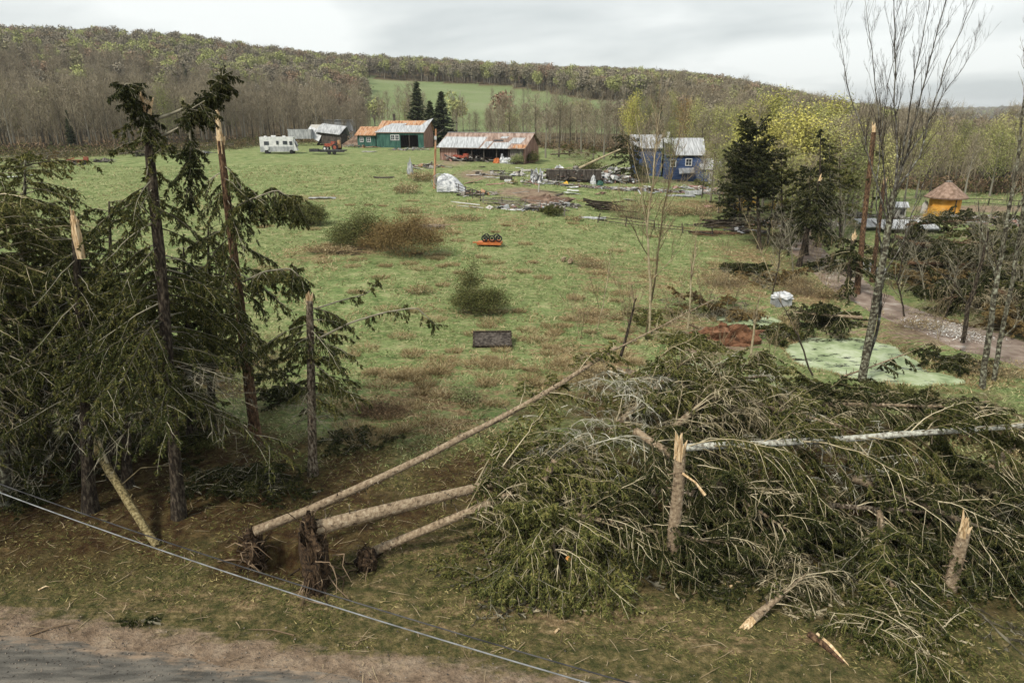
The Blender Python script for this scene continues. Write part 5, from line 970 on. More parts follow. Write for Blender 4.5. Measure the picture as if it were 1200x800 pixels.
stand('dark fir leaning at the bend of the drive head', 945, 300, 950, 196, .18, 70, group=G_D, gap=.35, Lmax=2.4, Ltip=1.2, h0=.25, needle='needle_dark', bark='bark_dark', droop=.2, dens=.8, seed=167, deadlow=.3)
stand('olive fir with level boughs beyond the drive head', 985, 282, 984, 185, .17, 70, group=G_D, gap=.3, Lmax=3.0, Ltip=1.2, h0=.3, needle='needle_olive', bark='bark_dark', limbm='limb_grey', droop=.2, dens=.7, seed=168, deadlow=.5)
brush('boughs trailing over the near shore of the large pool', at(960, 462), (2.6, .8, .8), 34, 169, GB, L=1.5, needle='needle')

for j, (a_, b_, lb) in enumerate([((20, 200), (75, 190), 'downed grey tree at the far left field edge before the fence'), ((140, 186), (205, 180), 'downed dark tree at the wood edge beyond the splintered spruce'), ((60, 183), (10, 178), 'fallen brushy tree behind the grey fence at the far left'), ((225, 176), (290, 174), 'downed tree along the dark rail fence left of the motorhome')]):
    FA(lb, at(*a_)+[0, 0, .9], at(*b_)+[0, 0, 1.2], .16, 36, 170+j, group='trees down along the far left field edge', Lmax=3.4, Lend=2.4, needle=['bushbrown', 'needle_dark', 'bushgreen', 'bushbrown'][j], bark='bark', limbm='limb_grey', dens=.6, start=.0, up=1.3, deadf=.5)

for j, (px, py, qx, qy, lb) in enumerate([(1052, 330, 1062, 262, 'bare snapped stem at the left side of the wreckage beyond the drive'), (1085, 352, 1070, 285, 'bare stem leaning left out of the wreckage beyond the drive'), (1108, 372, 1124, 300, 'bare stem leaning right at the drive verge'), (1142, 350, 1150, 262, 'thin bare stem between the broken trunk and the leaning lichened one'), (1175, 352, 1160, 280, 'thin stem leaning left before the rubble at the right'), (1190, 372, 1202, 292, 'thin bare stem near the right edge by the drive bend'), (1060, 372, 1048, 322, 'short cracked stem on the far verge of the drive'), (930, 330, 922, 262, 'thin bare stem left of the drive beside the dark snapped spruce'), (905, 345, 915, 282, 'thin bare stem on the slope above the small pool'), (982, 332, 990, 248, 'slim bare stem rising from the dry tangle by the drive')]):
    Yq = float(at(px, py)[1]); stems(lb, [[(px, py, .07), ((px+qx)/2+2, (py+qy)/2, .055), (qx, qy, .03)]], Yq, name='broken_tree', cat='broken tree', mats=('limb_grey' if j % 2 else 'bark_dark', 'limb_grey'), seed=540+j, Lc=1.7, nch=8, twig=2, tw=.009, up=.2, ang=.9)
for j, (px, py, r_, lb, nd) in enumerate([(1100, 318, (4, 1.6), 'brown brushy tangle before the metal roof wreckage', 'bushbrown'), (1155, 352, (3.4, 1.6), 'brown brushy tangle on the far verge near the drive bend', 'bushbrown'), (905, 330, (2.4, 1.2), 'brown-green tangle on the near verge of the drive head', 'bushbrown'), (840, 372, (2.4, 1.0), 'low brown tangle between the tan tree and the small pool', 'bushbrown')]):
    brush(lb, at(px, py), (*r_, 1.0), 44, 190+j, GB, L=1.9, needle=nd, wood='limb_grey', dead=.6, upb=1.3)

for j, (px, py, Yq, r_, lb) in enumerate([(745, 452, 27, (1.8, 1.4), 'spray of pale bare boughs springing up at the middle of the heap'), (850, 470, 26, (2.2, 1.4), 'spray of pale bare boughs over the silvery trunk end'), (690, 500, 24, (1.6, 1.2), 'spray of pale bare boughs left of the upright stump'), (960, 530, 23.5, (2.4, 1.2), 'spray of pale bare boughs below the silvery trunk'), (40, 430, 25, (2.0, 1.4), 'web of bare whitish boughs at the far left'), (150, 440, 25, (1.6, 1.2), 'web of bare whitish boughs beside the splintered spruce')]):
    rng = np.random.default_rng(600+j); cc = P(px, py, Yq); o = thing('dead_boughs', lb, 'dead boughs', (cc[0], cc[1], h1(cc[0], cc[1])), 'sprays of dead boughs'); mb = MB(); NW = 1
    for i in range(20):
        b_ = rng.random()*6.28; q = cc+np.array([rng.normal(0, r_[0]*.5), rng.normal(0, r_[1]*.5), -rng.random()*1.2]); spruce_limb(mb, q, [math.cos(b_), math.sin(b_)*.7, .2+rng.random()*.9], 1.6+rng.random()*1.8, .028, .45, 1.0, 0, 1, .15, .5, True)
    mb.clampground(); mb.build('boughs', [M['limb_white'] if j != 1 else M['limb_pale'], M['needle']], o)
# ------------------------------------------------------------------ farm materials
M['red_wood'] = mat('weathered_red_boards', [(.16, .085, .065), (.25, .14, .11), (.36, .24, .20)], scale=1.5, stretch=(3, 3, .4), bump=.6)
M['grey_wood'] = mat('grey_boards', [(.08, .07, .06), (.17, .15, .13), (.27, .25, .22)], scale=2, stretch=(3, 3, .4), bump=.6)
M['dark_wood'] = mat('dark_boards', [(.025, .02, .017), (.06, .05, .042), (.11, .095, .08)], scale=2, stretch=(3, 3, .5), bump=.5)
M['green_paint'] = mat('green_boards', [(.02, .06, .05), (.035, .10, .08), (.06, .14, .11)], scale=1.2, stretch=(2, 2, .4))
M['blue_paint'] = mat('blue_siding', [(.03, .055, .13), (.048, .085, .19), (.08, .12, .24)], scale=1.0, stretch=(.4, .4, 4), bump=.5)
M['tin'] = mat('pale_metal_roof', [(.24, .245, .25), (.38, .395, .41), (.50, .515, .53)], scale=.9, rough=.5, stretch=(5, .4, 1), metallic=.1, bump=.3)
M['tin_grey'] = mat('grey_metal', [(.22, .23, .24), (.34, .35, .36), (.46, .47, .48)], scale=.8, rough=.55, stretch=(3, 1, 1), metallic=.1)
M['rust'] = mat('rusty_roof', [(.18, .085, .045), (.34, .17, .085), (.46, .27, .15), (.33, .26, .21)], scale=.9, rough=.8, stretch=(3, .5, 1))
M['rust_grey'] = mat('rust_brown_roof', [(.15, .10, .08), (.26, .18, .14), (.38, .30, .26)], scale=.7, rough=.8, stretch=(3, .5, 1))
M['white_paint'] = mat('white_paint', [(.50, .51, .51), (.70, .70, .69)], scale=2, rough=.5)
M['glass'] = mat('window_glass', [(.015, .02, .025), (.04, .05, .055)], scale=1, rough=.12, spec=.6)
M['black'] = mat('black_metal', [(.012, .012, .013), (.035, .035, .037), (.07, .068, .065)], scale=3, rough=.6)
M['red_metal'] = mat('red_metal', [(.16, .03, .02), (.30, .06, .035), (.24, .11, .07)], scale=3, rough=.6)
M['orange_metal'] = mat('orange_metal', [(.36, .10, .03), (.52, .17, .05)], scale=3, rough=.6)
M['orange_wall'] = mat('orange_plaster', [(.50, .22, .03), (.62, .29, .045), (.68, .35, .07)], scale=1.2)
M['hut_roof'] = mat('brown_shingles', [(.15, .10, .07), (.23, .155, .115), (.31, .22, .17)], scale=1.5, stretch=(2, 2, .6), bump=.6)
M['fabric'] = mat('white_sheeting', [(.25, .26, .28), (.48, .50, .52), (.66, .66, .66)], scale=2.5, rough=.7, bump=1)
M['yellow_plastic'] = mat('yellow_orange_leaves', [(.45, .22, .02), (.62, .36, .04), (.70, .48, .10)], mode='island')
M['tyre'] = mat('tyre_rubber', [(.012, .012, .012), (.03, .03, .03)], scale=4)
M['concrete'] = mat('pale_block', [(.34, .33, .30), (.50, .48, .45)], scale=3)
M['red_earth'] = mat('red_earth', [(.06, .028, .014), (.15, .070, .036), (.24, .125, .07)], scale=2.5, bump=2)
M['earth'] = mat('bare_earth', [(.09, .058, .04), (.16, .105, .075), (.25, .18, .135)], scale=1.2, bump=2)
def TM(c, rz=0, rx=0, ry=0): return Matrix.Translation(tuple(float(v) for v in c)) @ Matrix.Rotation(rz, 4, 'Z') @ Matrix.Rotation(ry, 4, 'Y') @ Matrix.Rotation(rx, 4, 'X')
def part(name, boxes, m, parent, T):
    mb = MB()
    for bx_ in boxes:
        if len(bx_) == 8: mb.hexa(bx_)
        else: mb.box(*bx_)
    mb.xform(T); return mb.build(name, [M[m] if isinstance(m, str) else m], parent)
def slab(p1, p2, p3, p4, th=.1):    # sloping sheet from four top corners (ccw from above)
    q_ = [np.array(p, float) for p in (p1, p2, p3, p4)]; return [p - [0, 0, th] for p in q_] + q_
def prismwall(x, y0, y1, ze, ym, zr, th=.15):   # gable wall at x, eaves ze at y0,y1, ridge zr at ym
    V = [(x-th/2, y0, -.4), (x-th/2, y1, -.4), (x-th/2, y1, ze), (x-th/2, ym, zr), (x-th/2, y0, ze)]; V += [(v[0]+th, v[1], v[2]) for v in V]
    mb = MB(); b = 0; mb.add(V, [[0, 1, 6, 5], [1, 2, 7, 6], [2, 3, 8, 7], [3, 4, 9, 8], [4, 0, 5, 9], [0, 4, 2, 1], [5, 6, 7, 9]]); mb.add([V[i] for i in (4, 3, 2, 9, 8, 7)], [[0, 1, 2], [3, 5, 4]]); return mb
def window(parent, T, x, z, w_, h_, y, face='y', label=None):
    f = part('window', [((x-w_/2, y, z), (.12, .10, h_+.12)), ((x+w_/2, y, z), (.12, .10, h_+.12)), ((x, y, z-h_/2), (w_-.12, .10, .12)), ((x, y, z+h_/2), (w_-.12, .10, .12)), ((x, y, z), (.06, .08, h_-.12)), ((x, y+.002, z), (w_-.12, .06, .05))], 'white_paint', parent, T)
    mb = MB(); mb.box((x, y+.035, z), (w_-.1, .03, h_-.1)); mb.xform(T); mb.build('pane', [M['glass']], f); return f
# ---- long open-fronted barn
c = at(572, 189); c[0] += .3; c[1] += 3.2; c[2] = h1(c[0], c[1]-3) ; Tb = TM(c, R(-20))
o = thing('barn', 'long open-fronted barn of weathered red boards with patchy metal and rust roof', 'barn', c, rz=0)
Lb_, yf, yb_, zf, zr_, zb = 8.6, -5.0, 4.2, 2.5, 5.2, 3.0
mb = prismwall(Lb_, yf+.4, yb_-.2, zf-.1, 0.3, zr_-.25); mb.xform(Tb); mb.build('gable_wall', [M['red_wood']], o)
mb = prismwall(-Lb_, yf+.4, yb_-.2, zf-.1, 0.3, zr_-.25); mb.xform(Tb); mb.build('gable_wall', [M['red_wood']], o)
part('back_wall', [((0, yb_-.35, 1.2), (2*Lb_-.2, .12, 3.2))], 'dark_wood', o, Tb)
part('front_wall', [((-Lb_+1.9, yf+.5, .9), (3.4, .12, 2.9))], 'red_wood', o, Tb); part('front_wall', [((Lb_-1.5, yf+.5, .9), (2.6, .12, 2.9))], 'grey_wood', o, Tb)
for i, x in enumerate((-4.6, -1.9, .6, 3.2, 5.6)): part('post', [((x, yf+.35, 1.0), (.2, .2, 2.8))], 'dark_wood', o, Tb)
part('roof', [slab((-Lb_-.5, yf-.3, zf), (Lb_+.5, yf-.3, zf), (Lb_+.5, .3, zr_), (-Lb_-.5, .3, zr_)), slab((-Lb_-.5, .34, zr_), (Lb_+.5, .34, zr_), (Lb_+.5, yb_+.3, zb), (-Lb_-.5, yb_+.3, zb))], 'rust_grey', o, Tb)
def rp(x, s_): return (x, yf-.34+(.3-yf+.3)*s_, zf+(zr_-zf)*s_+.04)
def rsheet(x0, x1, s0, s1, m, dx=.0): part('roof_sheet', [slab(rp(x0, s0), rp(x1, s0), rp(x1+dx, s1), rp(x0+dx, s1), .03)], m, o, Tb)
rsheet(-9.1, -.2, 0, .70, 'tin', .25); rsheet(.1, 1.5, -.02, .42, 'tin', .3); rsheet(1.9, 5.6, -.02, .36, 'tin', .2); rsheet(5.0, 7.6, .30, .66, 'tin', .4); rsheet(2.8, 4.2, .62, .74, 'tin', .2); rsheet(1.8, 3.8, .43, .53, 'black'); rsheet(6.5, 9.0, .02, .22, 'rust')
part('ridge_cap', [((0, .32, zr_+.04), (2*Lb_+1.0, .35, .08))], 'tin_grey', o, Tb)
# ---- things stored in and before the barn
def debris(name, c, n_, ext, cols, seed, smin=.15, smax=1.2, hz=.5, kind='stuff', parent=None, label=None, cat=None):
    r_ = np.random.default_rng(seed); mb = MB(); n_ = n_ if kind is None else int(n_*1.8)
    for i in range(n_):
        a = r_.random()*6.28; R_ = r_.random()**.6; x = c[0]+math.cos(a)*R_*ext[0]; y = c[1]+math.sin(a)*R_*ext[1]; l = smin+(smax-smin)*r_.random()**2; z = h1(x, y)+.04+r_.random()*hz*(1-R_*.6)
        k = r_.random(); sz = (l*1.5, l*(.08+.12*r_.random()), .05) if k < .65 else ((l*.7, l*.5, .03) if k < .85 else (l*.4, l*.3, l*.3)); mb.box((x, y, z), sz, r_.random()*3.14, r_.normal(0, .25), r_.normal(0, .2), mat=int(r_.integers(len(cols))))
    ob = mb.build(name, [M[q_] for q_ in cols], parent); return tag(ob, label, cat, None, kind)
def bl(x, y): v = Tb @ Vector((x, y, 0)); return np.array([v.x, v.y, h1(v.x, v.y)])
debris('barn_clutter', bl(-1.5, yf+.6), 90, (5.5, 1.6), ['grey_wood', 'dark_wood', 'red_wood', 'black', 'concrete'], 201, .3, 2.2, hz=1.2)
o = thing('farm_machine', 'low red farm machine parked at the left opening of the barn', 'farm machine', bl(-3.6, yf-.6)); T_ = TM(bl(-3.6, yf-.6), R(-20)); part('body', [((0, 0, .75), (3.0, 1.2, .35), 0, 0, .12), ((.9, 0, 1.1), (.9, .8, .5))], 'red_metal', o, T_)
for x in (-1.1, 1.1):
    mb = MB(); mb.tube([(x, -.75, .38), (x, -.55, .38)], .38, k=12); mb.xform(T_); mb.build('wheel', [M['tyre']], o)
def heap(label, name, cat, c, r, h_, m, seed, group=None, T=None):
    rr = np.random.default_rng(seed); mb = MB(); n1_, n2_ = 16, 7; V = []
    for j in range(n2_):
        b = j/(n2_-1)*math.pi/2
        for i in range(n1_):
            a = i/n1_*6.283; k = 1+rr.normal(0, .14); V.append((math.cos(a)*math.cos(b)*r[0]*k, math.sin(a)*math.cos(b)*r[1]*k, math.sin(b)*h_*k-.06))
    I_ = np.arange(n1_*n2_).reshape(n2_, n1_); J_ = np.roll(I_, -1, 1); mb.add(V, np.stack([I_[:-1], J_[:-1], J_[1:], I_[1:]], -1).reshape(-1, 4), 0, False); mb.xform(TM(c)); ob = mb.build(name, [M[m]]); return tag(ob, label, cat, group)
heap('small orange tarp-covered heap before the open barn', 'tarp_heap', 'tarp heap', bl(3.6, yf-.5), (.8, .6), .9, 'orange_metal', 202)
heap('tall white sheet-draped heap right of the orange one before the barn', 'draped_heap', 'draped heap', bl(4.6, yf-.5), (.5, .5), 1.5, 'fabric', 203); heap('long low white draped heap beside the barn front', 'draped_heap', 'draped heap', bl(5.8, yf-.6), (1.2, .6), 1.0, 'fabric', 204)
shrub('bush', 'round yellow-green bush by the barn corner', bl(7.4, yf-.8), 1.3, 1.0, 1.7, ('twig_brown', 'grass'), 150, 2600, seed=205, ls=.14); shrub('bush', 'dark bush against the reddish gable of the long barn', bl(9.6, -2.6), 1.2, 1.1, 2.2, ('twig_brown', 'bushgreen'), 150, 2600, seed=206, ls=.14)
for (px, py, l, w_, h_, rz, m, lb, nm) in [(583, 201, 2.6, .25, .15, -.15, 'dark_wood', 'dark beam lying on the grass before the barn', 'beam'), (593, 211, 1.9, .9, .5, .1, 'dark_wood', 'dark crate lying on the lawn between barn and fence', 'crate'), (595, 213.5, 1.0, .3, .35, .1, 'white_paint', 'white slab leaning on the dark lawn crate', 'slab'),
    (618, 201, 2.3, 1.2, .25, .1, 'concrete', 'pale board stack on the grass right of the barn front', 'board_stack'), (607, 206, 1.6, .3, .1, -.2, 'white_paint', 'white plank left of the upright white sheet', 'plank'), (693, 256, 3.4, .8, .12, -.18, 'tin', 'long pale metal sheet on the grass below the bush', 'metal_sheet'), (600, 246, 2.6, .5, .1, -.28, 'white_paint', 'white gutter lying just below the fence', 'gutter'),
    (545, 239, 5.2, .09, .09, -.75, 'white_paint', 'long thin white pole on the pasture', 'pole'), (551, 243, 4.0, .09, .09, -.6, 'concrete', 'second thin pole crossing beside the white one', 'pole'), (450, 209, 3.2, .5, .2, .05, 'dark_wood', 'dark plank lying on the far lawn', 'plank'), (378, 233, 3.4, .8, .12, .1, 'tin_grey', 'flattened grey sheet wreck on the pasture', 'metal_sheet'),
    (671, 220, 1.6, .9, .06, .3, 'white_paint', 'white board on the lawn before the ruined boxes', 'board'), (8, 208, 3.0, .5, .1, .1, 'white_paint', 'white panel lying at the far left edge of the field', 'panel'), (33, 206, 1.4, .6, .12, .1, 'tin', 'bright metal scrap near the left field edge', 'metal_scrap'),
    (797, 230, 4.2, 1.2, .14, -.1, 'tin_grey', 'long grey roofing sheet lying below the blue house', 'roofing_sheet'), (813, 228, 2.4, 1.2, .5, -.4, 'tin', 'crumpled pale sheet right of the long roofing sheet', 'roofing_sheet'), (433, 178, 3.2, 1.6, .1, .05, 'concrete', 'pale board on the lawn before the green barn', 'board'),
    (1025, 318, 1.8, 1.0, .25, -.4, 'tin', 'pale blue-white sheet crumpled beside the drive', 'metal_sheet'), (1016, 313, .9, .6, .5, .4, 'fabric', 'small grey-white bundle by the crumpled drive sheet', 'bundle')]:
    p = at(px, py); mb = MB(); r2 = np.random.default_rng(int(px*7)); n_ = 6; xs = np.linspace(-l/2, l/2, n_); V = []
    for x in xs:
        dz = r2.normal(0, .035*min(l, 2)) if w_ > .3 else 0
        V += [(x, -w_/2+r2.normal(0, .03)*w_, dz), (x, w_/2+r2.normal(0, .03)*w_, dz*.4), (x, w_/2, dz*.4+h_), (x, -w_/2, dz+h_)]
    J = np.arange(n_*4).reshape(n_, 4); F = [np.stack([J[:-1, k], J[:-1, (k+1) % 4], J[1:, (k+1) % 4], J[1:, k]], -1) for k in range(4)]; mb.add(V, np.concatenate(F)); mb.add([V[0], V[1], V[2], V[3], V[-4], V[-3], V[-2], V[-1]], [[0, 3, 2, 1], [4, 5, 6, 7]]); mb.xform(TM(p+[0, 0, .05], rz)); tag(mb.build(nm, [M[m]]), lb, nm.replace('_', ' '))
# ---- green barn
c = at(470, 172); c[0] += .3; Tg = TM(c, R(-10)); o = thing('green_barn', 'damaged green barn with rusted and silver roof and red-brown end wall', 'barn', c)
mb = prismwall(6.9, -3.8, 4.2, 3.6, 1.6, 6.2); mb.xform(Tg); mb.build('gable_wall', [M['red_wood']], o); mb = prismwall(-5.2, -3.8, 4.2, 3.6, 1.6, 6.2); mb.xform(Tg); mb.build('gable_wall', [M['green_paint']], o)
part('front_wall', [((-2.2, -3.8, 1.7), (6.2, .15, 3.6)), ((6.2, -3.8, 1.7), (1.4, .15, 3.6)), ((3.2, -3.8, 3.2), (4.8, .15, .6))], 'green_paint', o, Tg); part('back_wall', [((.8, 4.0, 1.7), (12, .15, 3.8))], 'dark_wood', o, Tg); part('post', [((3.2, -3.85, 1.4), (.2, .2, 3.0))], 'dark_wood', o, Tg)
part('roof', [slab((-5.6, -4.2, 3.5), (7.1, -4.2, 3.5), (7.3, 1.6, 6.3), (-5.6, 1.6, 6.3)), slab((-5.6, 1.64, 6.3), (7.3, 1.64, 6.3), (7.3, 4.6, 3.9), (-5.6, 4.6, 3.9))], 'rust', o, Tg)
part('roof_sheet', [slab((-5.6, -4.24, 3.54), (7.15, -4.24, 3.54), (7.3, -.8, 5.2), (-3.6, -.8, 5.2), .03)], 'tin', o, Tg); part('roof_sheet', [slab((-3.2, -.8, 5.22), (1.0, -.8, 5.22), (1.6, .1, 5.65), (-2.4, .1, 5.65), .03)], 'tin', o, Tg)
part('roof_sheet', [slab((5.4, -.8, 5.22), (7.3, -.8, 5.22), (8.0, 1.5, 6.9), (6.4, 1.5, 6.33), .03)], 'tin', o, Tg)
window(o, Tg, -1.0, 2.3, 1.0, 1.2, -3.92); window(o, Tg, .1, 2.3, 1.0, 1.2, -3.92); part('chimney', [((-2.4, 1.7, 7.0), (.5, .5, 1.8))], 'dark_wood', o, Tg)
p_ = c+np.array([-8.2, -.5, 0]); p_[2] = h1(p_[0], p_[1]); T_ = TM(p_, R(-6)); o = thing('lean_shed', 'small green outbuilding with rust roof leaning on the green barn', 'shed', p_); part('walls', [((0, 0, 1.5), (4.6, 4.4, 3.2))], 'green_paint', o, T_); part('roof', [slab((-2.8, -2.8, 3.0), (2.6, -2.8, 3.0), (2.6, 2.6, 5.0), (-2.8, 2.6, 5.0), .14)], 'rust', o, T_); window(o, T_, .6, 1.9, .9, 1.1, -2.28); window(o, T_, -1.2, 1.9, .8, 1.1, -2.28)
p_ = at(446, 172); T_ = TM(p_, .1); o = thing('collapsed_shed', 'collapsed dark shed with fallen boards before the green barn', 'shed', p_); part('wall', [((-2.6, 0, .7), (5.2, .2, 1.7), 0, .3), ((1.6, 0, 1.2), (3.0, 2.0, 2.6))], 'dark_wood', o, T_); part('roof', [slab((-.2, -1.5, 2.3), (3.6, -1.5, 2.3), (3.0, 1.4, 3.9), (-.2, 1.4, 3.6), .12)], 'rust_grey', o, T_); part('roof_sheet', [slab((-4.6, -1.6, .3), (-1.2, -1.6, .5), (-.6, .6, 2.3), (-3.4, .6, 1.5), .05)], 'tin', o, T_)
p_ = at(415, 171); T_ = TM(p_, .0); o = thing('fallen_roof', 'tan fallen roof slab resting on the ground left of the collapsed shed', 'fallen roof', p_); part('panel', [slab((-3.0, -1.5, .2), (1.2, -1.5, .1), (3.4, 1.4, 3.2), (.2, 1.4, 2.6), .15)], M['earth'], o, T_)
debris('debris', at(425, 173), 70, (7, 2), ['dark_wood', 'grey_wood', 'rust', 'concrete', 'tin'], 211, .3, 2.2, hz=.7); debris('debris', at(480, 176), 60, (5, 2), ['grey_wood', 'concrete', 'tin', 'green_paint', 'red_wood'], 212, .3, 1.5, hz=.7)
# ---- motorhome
c = at(327, 180); Tv = TM(c, R(8)); o = thing('motorhome', 'white and grey motorhome parked on the grass with spare wheel on its back corner', 'motorhome', c)
part('body', [[(-3.6, -1.25, .9), (3.2, -1.25, .9), (3.2, 1.25, .9), (-3.6, 1.25, .9), (-3.6, -1.2, 3.5), (3.5, -1.2, 3.5), (3.5, 1.2, 3.5), (-3.6, 1.2, 3.5)]], 'white_paint', o, Tv)
part('cab', [[(3.22, -1.15, .6), (4.1, -1.1, .6), (4.1, 1.1, .6), (3.22, 1.15, .6), (3.22, -1.15, 3.2), (3.5, -1.1, 2.9), (3.5, 1.1, 2.9), (3.22, 1.15, 3.2)]], 'white_paint', o, Tv)
part('skirt', [((-.2, 0, .95), (6.84, 2.56, 1.1))], 'tin_grey', o, Tv); part('windscreen', [((3.95, 0, 2.0), (.06, 2.0, 1.1), 0, 0, -.35)], 'glass', o, Tv)
for x, w_, z in ((-2.2, 1.0, 2.2), (0.1, .5, 2.3), (1.7, .9, 2.3), (2.9, .6, 2.2)): part('window', [((x, -1.27, z), (w_, .06, .75))], 'glass', o, Tv)
part('roof_unit', [((-.8, 0, 3.66), (.9, .8, .3)), ((1.4, 0, 3.62), (.6, .6, .22)), ((-2.6, .3, 3.6), (.5, .4, .2))], 'white_paint', o, Tv)
for x in (-2.3, 2.9):
    mb = MB(); mb.tube([(x, -1.3, .42), (x, -1.0, .42)], .42, k=14); mb.tube([(x, 1.3, .42), (x, 1.0, .42)], .42, k=14); mb.xform(Tv); mb.build('wheel', [M['tyre']], o)
mb = MB(); mb.tube([(-2.3, -1.46, 1.25), (-2.3, -1.3, 1.25)], .5, k=16); mb.xform(Tv); mb.build('spare_wheel', [M['white_paint']], o)
c = at(345, 172)+[0, 6, .5]; Tv = TM(c, R(4)); o = thing('camper', 'second pale camper standing just behind the motorhome', 'camper', c); part('body', [((0, 0, 2.4), (5.8, 2.2, 2.2))], 'tin_grey', o, Tv); part('roof', [((0, 0, 3.56), (6.0, 2.3, .12))], 'tin', o, Tv)
# ---- sheds, tractor and trailer
c = at(383, 170); T_ = TM(c+[0, 0, .1], R(-12), R(-4), R(6)); o = thing('tilted_shed', 'tilted grey shed with light side panel knocked askew behind the tractor', 'shed', c)
part('walls', [((1.6, 0, 1.6), (6.4, 3.6, 3.0))], 'dark_wood', o, T_); part('roof', [slab((-2.6, -2.4, 2.9), (4.6, -2.4, 2.9), (5.2, .2, 5.2), (-1.6, .2, 5.2)), slab((-1.6, .24, 5.2), (5.2, .24, 5.2), (5.4, 2.4, 3.0), (-1.6, 2.4, 3.0))], 'tin_grey', o, T_); part('side_panel', [slab((-5.2, -2.5, 2.0), (-1.0, -2.6, .6), (-.6, -1.4, 2.9), (-4.2, -1.2, 4.2), .08)], 'tin', o, T_)
c = at(366, 168)+[0, 8, 0]; c[2] = h1(c[0], c[1]); T_ = TM(c, .1); o = thing('small_shed', 'little weathered shed with gable roof behind the tilted one, left', 'shed', c); part('walls', [((0, 0, 1.4), (3.4, 3.2, 3.0))], 'grey_wood', o, T_); part('roof', [slab((-2.2, -2.2, 2.7), (2.2, -2.2, 2.7), (2.2, 0, 4.6), (-2.2, 0, 4.6)), slab((-2.2, .04, 4.6), (2.2, .04, 4.6), (2.2, 2.2, 2.7), (-2.2, 2.2, 2.7))], 'concrete', o, T_)
c = at(390, 165)+[0, 10, 0]; c[2] = h1(c[0], c[1]); T_ = TM(c, 0); o = thing('grey_shed', 'flat-roofed grey shed standing behind the tilted one, right', 'shed', c); part('walls', [((0, 0, 2.6), (9, 4, 5.6))], 'tin_grey', o, T_); part('roof', [((0, 0, 5.5), (9.6, 4.6, .2))], 'tin', o, T_)
c = at(387, 181); Tt = TM(c+[0, 0, .0], R(-3)); o = thing('flatbed_trailer', 'low black flatbed trailer on the grass before the red tractor', 'trailer', c); part('deck', [((.8, 0, .85), (5.4, 2.2, .25)), ((.8, -1.1, .70), (5.4, .1, .4))], 'black', o, Tt); part('rack', [((-3.2, 0, .8), (2.2, 1.8, .5)), ((-3.2, -.8, 1.1), (2.2, .1, .25))], 'black', o, Tt)
for x in (.2, 1.3):
    mb = MB(); mb.tube([(x, -1.3, .42), (x, -1.1, .42)], .4, k=12); mb.xform(Tt); mb.build('wheel', [M['tyre']], o)
c = at(388, 177)+[0, 2, 0]; Tt = TM(c, R(165)); o = thing('tractor', 'old red tractor with white-rimmed front wheel behind the black trailer', 'tractor', c); part('hood', [((1.1, 0, 1.25), (1.7, .7, .7)), ((-.2, 0, 1.6), (.9, .8, .9))], 'red_metal', o, Tt); part('axle_frame', [((-.9, 0, 1.0), (1.6, 1.5, .8)), ((-1.6, 0, 1.9), (.5, 1.2, .9), .3)], 'rust', o, Tt); part('seat', [((-.9, 0, 1.6), (.5, .6, .4))], 'black', o, Tt)
for x, y, r_ in ((-1.0, .9, .78), (-1.0, -.9, .78), (1.7, .75, .5), (1.7, -.75, .5)):
    mb = MB(); mb.tube([(x, y-.15, r_), (x, y+.15, r_)], r_, k=16); mb.xform(Tt); w1 = mb.build('wheel', [M['tyre']], o); mb = MB(); mb.tube([(x, y-.17, r_), (x, y+.17, r_)], r_*.55, k=12); mb.xform(Tt); mb.build('rim', [M['white_paint'] if x > 0 else M['red_metal']], w1)
debris('debris', at(400, 170), 50, (6, 3), ['dark_wood', 'rust', 'tin_grey', 'black'], 214, .3, 2.0, hz=.6)
# ---- blue house
c = at(803, 212); c[1] += 3.2; c[2] = h1(c[0], c[1])-.5; Th = TM(c, R(-6)); o = thing('blue_house', 'dark blue house with pale metal roof, storm damaged, trees fallen against it', 'house', c)
part('wall', [((0, 0, 1.9), (6.2, 6.0, 4.8))], 'blue_paint', o, Th); part('roof', [slab((-3.4, -3.4, 4.7), (3.4, -3.4, 4.7), (3.4, .4, 7.4), (-3.4, .4, 7.4)), slab((-3.4, .44, 7.4), (3.4, .44, 7.4), (3.4, 3.4, 5.0), (-3.4, 3.4, 5.0))], 'tin', o, Th); mb = prismwall(3.1, -2.9, 2.9, 4.7, .4, 7.2, .1); mb.xform(Th); mb.build('gable', [M['blue_paint']], o); mb = prismwall(-3.1, -2.9, 2.9, 4.7, .4, 7.2, .1); mb.xform(Th); mb.build('gable', [M['blue_paint']], o)
window(o, Th, .7, 3.5, 1.0, 1.1, -3.08); window(o, Th, -1.9, 3.3, .9, 1.1, -3.08); part('porch_roof', [slab((-.9, -4.4, 1.7), (1.6, -4.4, 1.9), (1.6, -3.05, 2.6), (-.9, -3.05, 2.5), .1)], 'tin_grey', o, Th)
part('chimney', [((-2.6, .4, 7.8), (.5, .5, 1.2))], 'white_paint', o, Th)
part('wing', [((5.9, .8, 1.4), (5.4, 4.6, 3.6))], 'blue_paint', o, Th); part('wing_roof', [slab((3.2, -1.8, 3.2), (9.0, -1.8, 2.9), (9.0, 3.3, 3.8), (3.2, 3.3, 3.9), .16)], 'white_paint', o, Th); window(o, Th, 7.4, 2.0, 1.3, 1.1, -1.58)
part('torn_roof', [slab((-3.38, -3.42, 4.74), (-1.6, -3.42, 4.74), (-2.2, -1.2, 6.3), (-3.38, -.6, 6.7), .02)], 'dark_wood', o, Th)
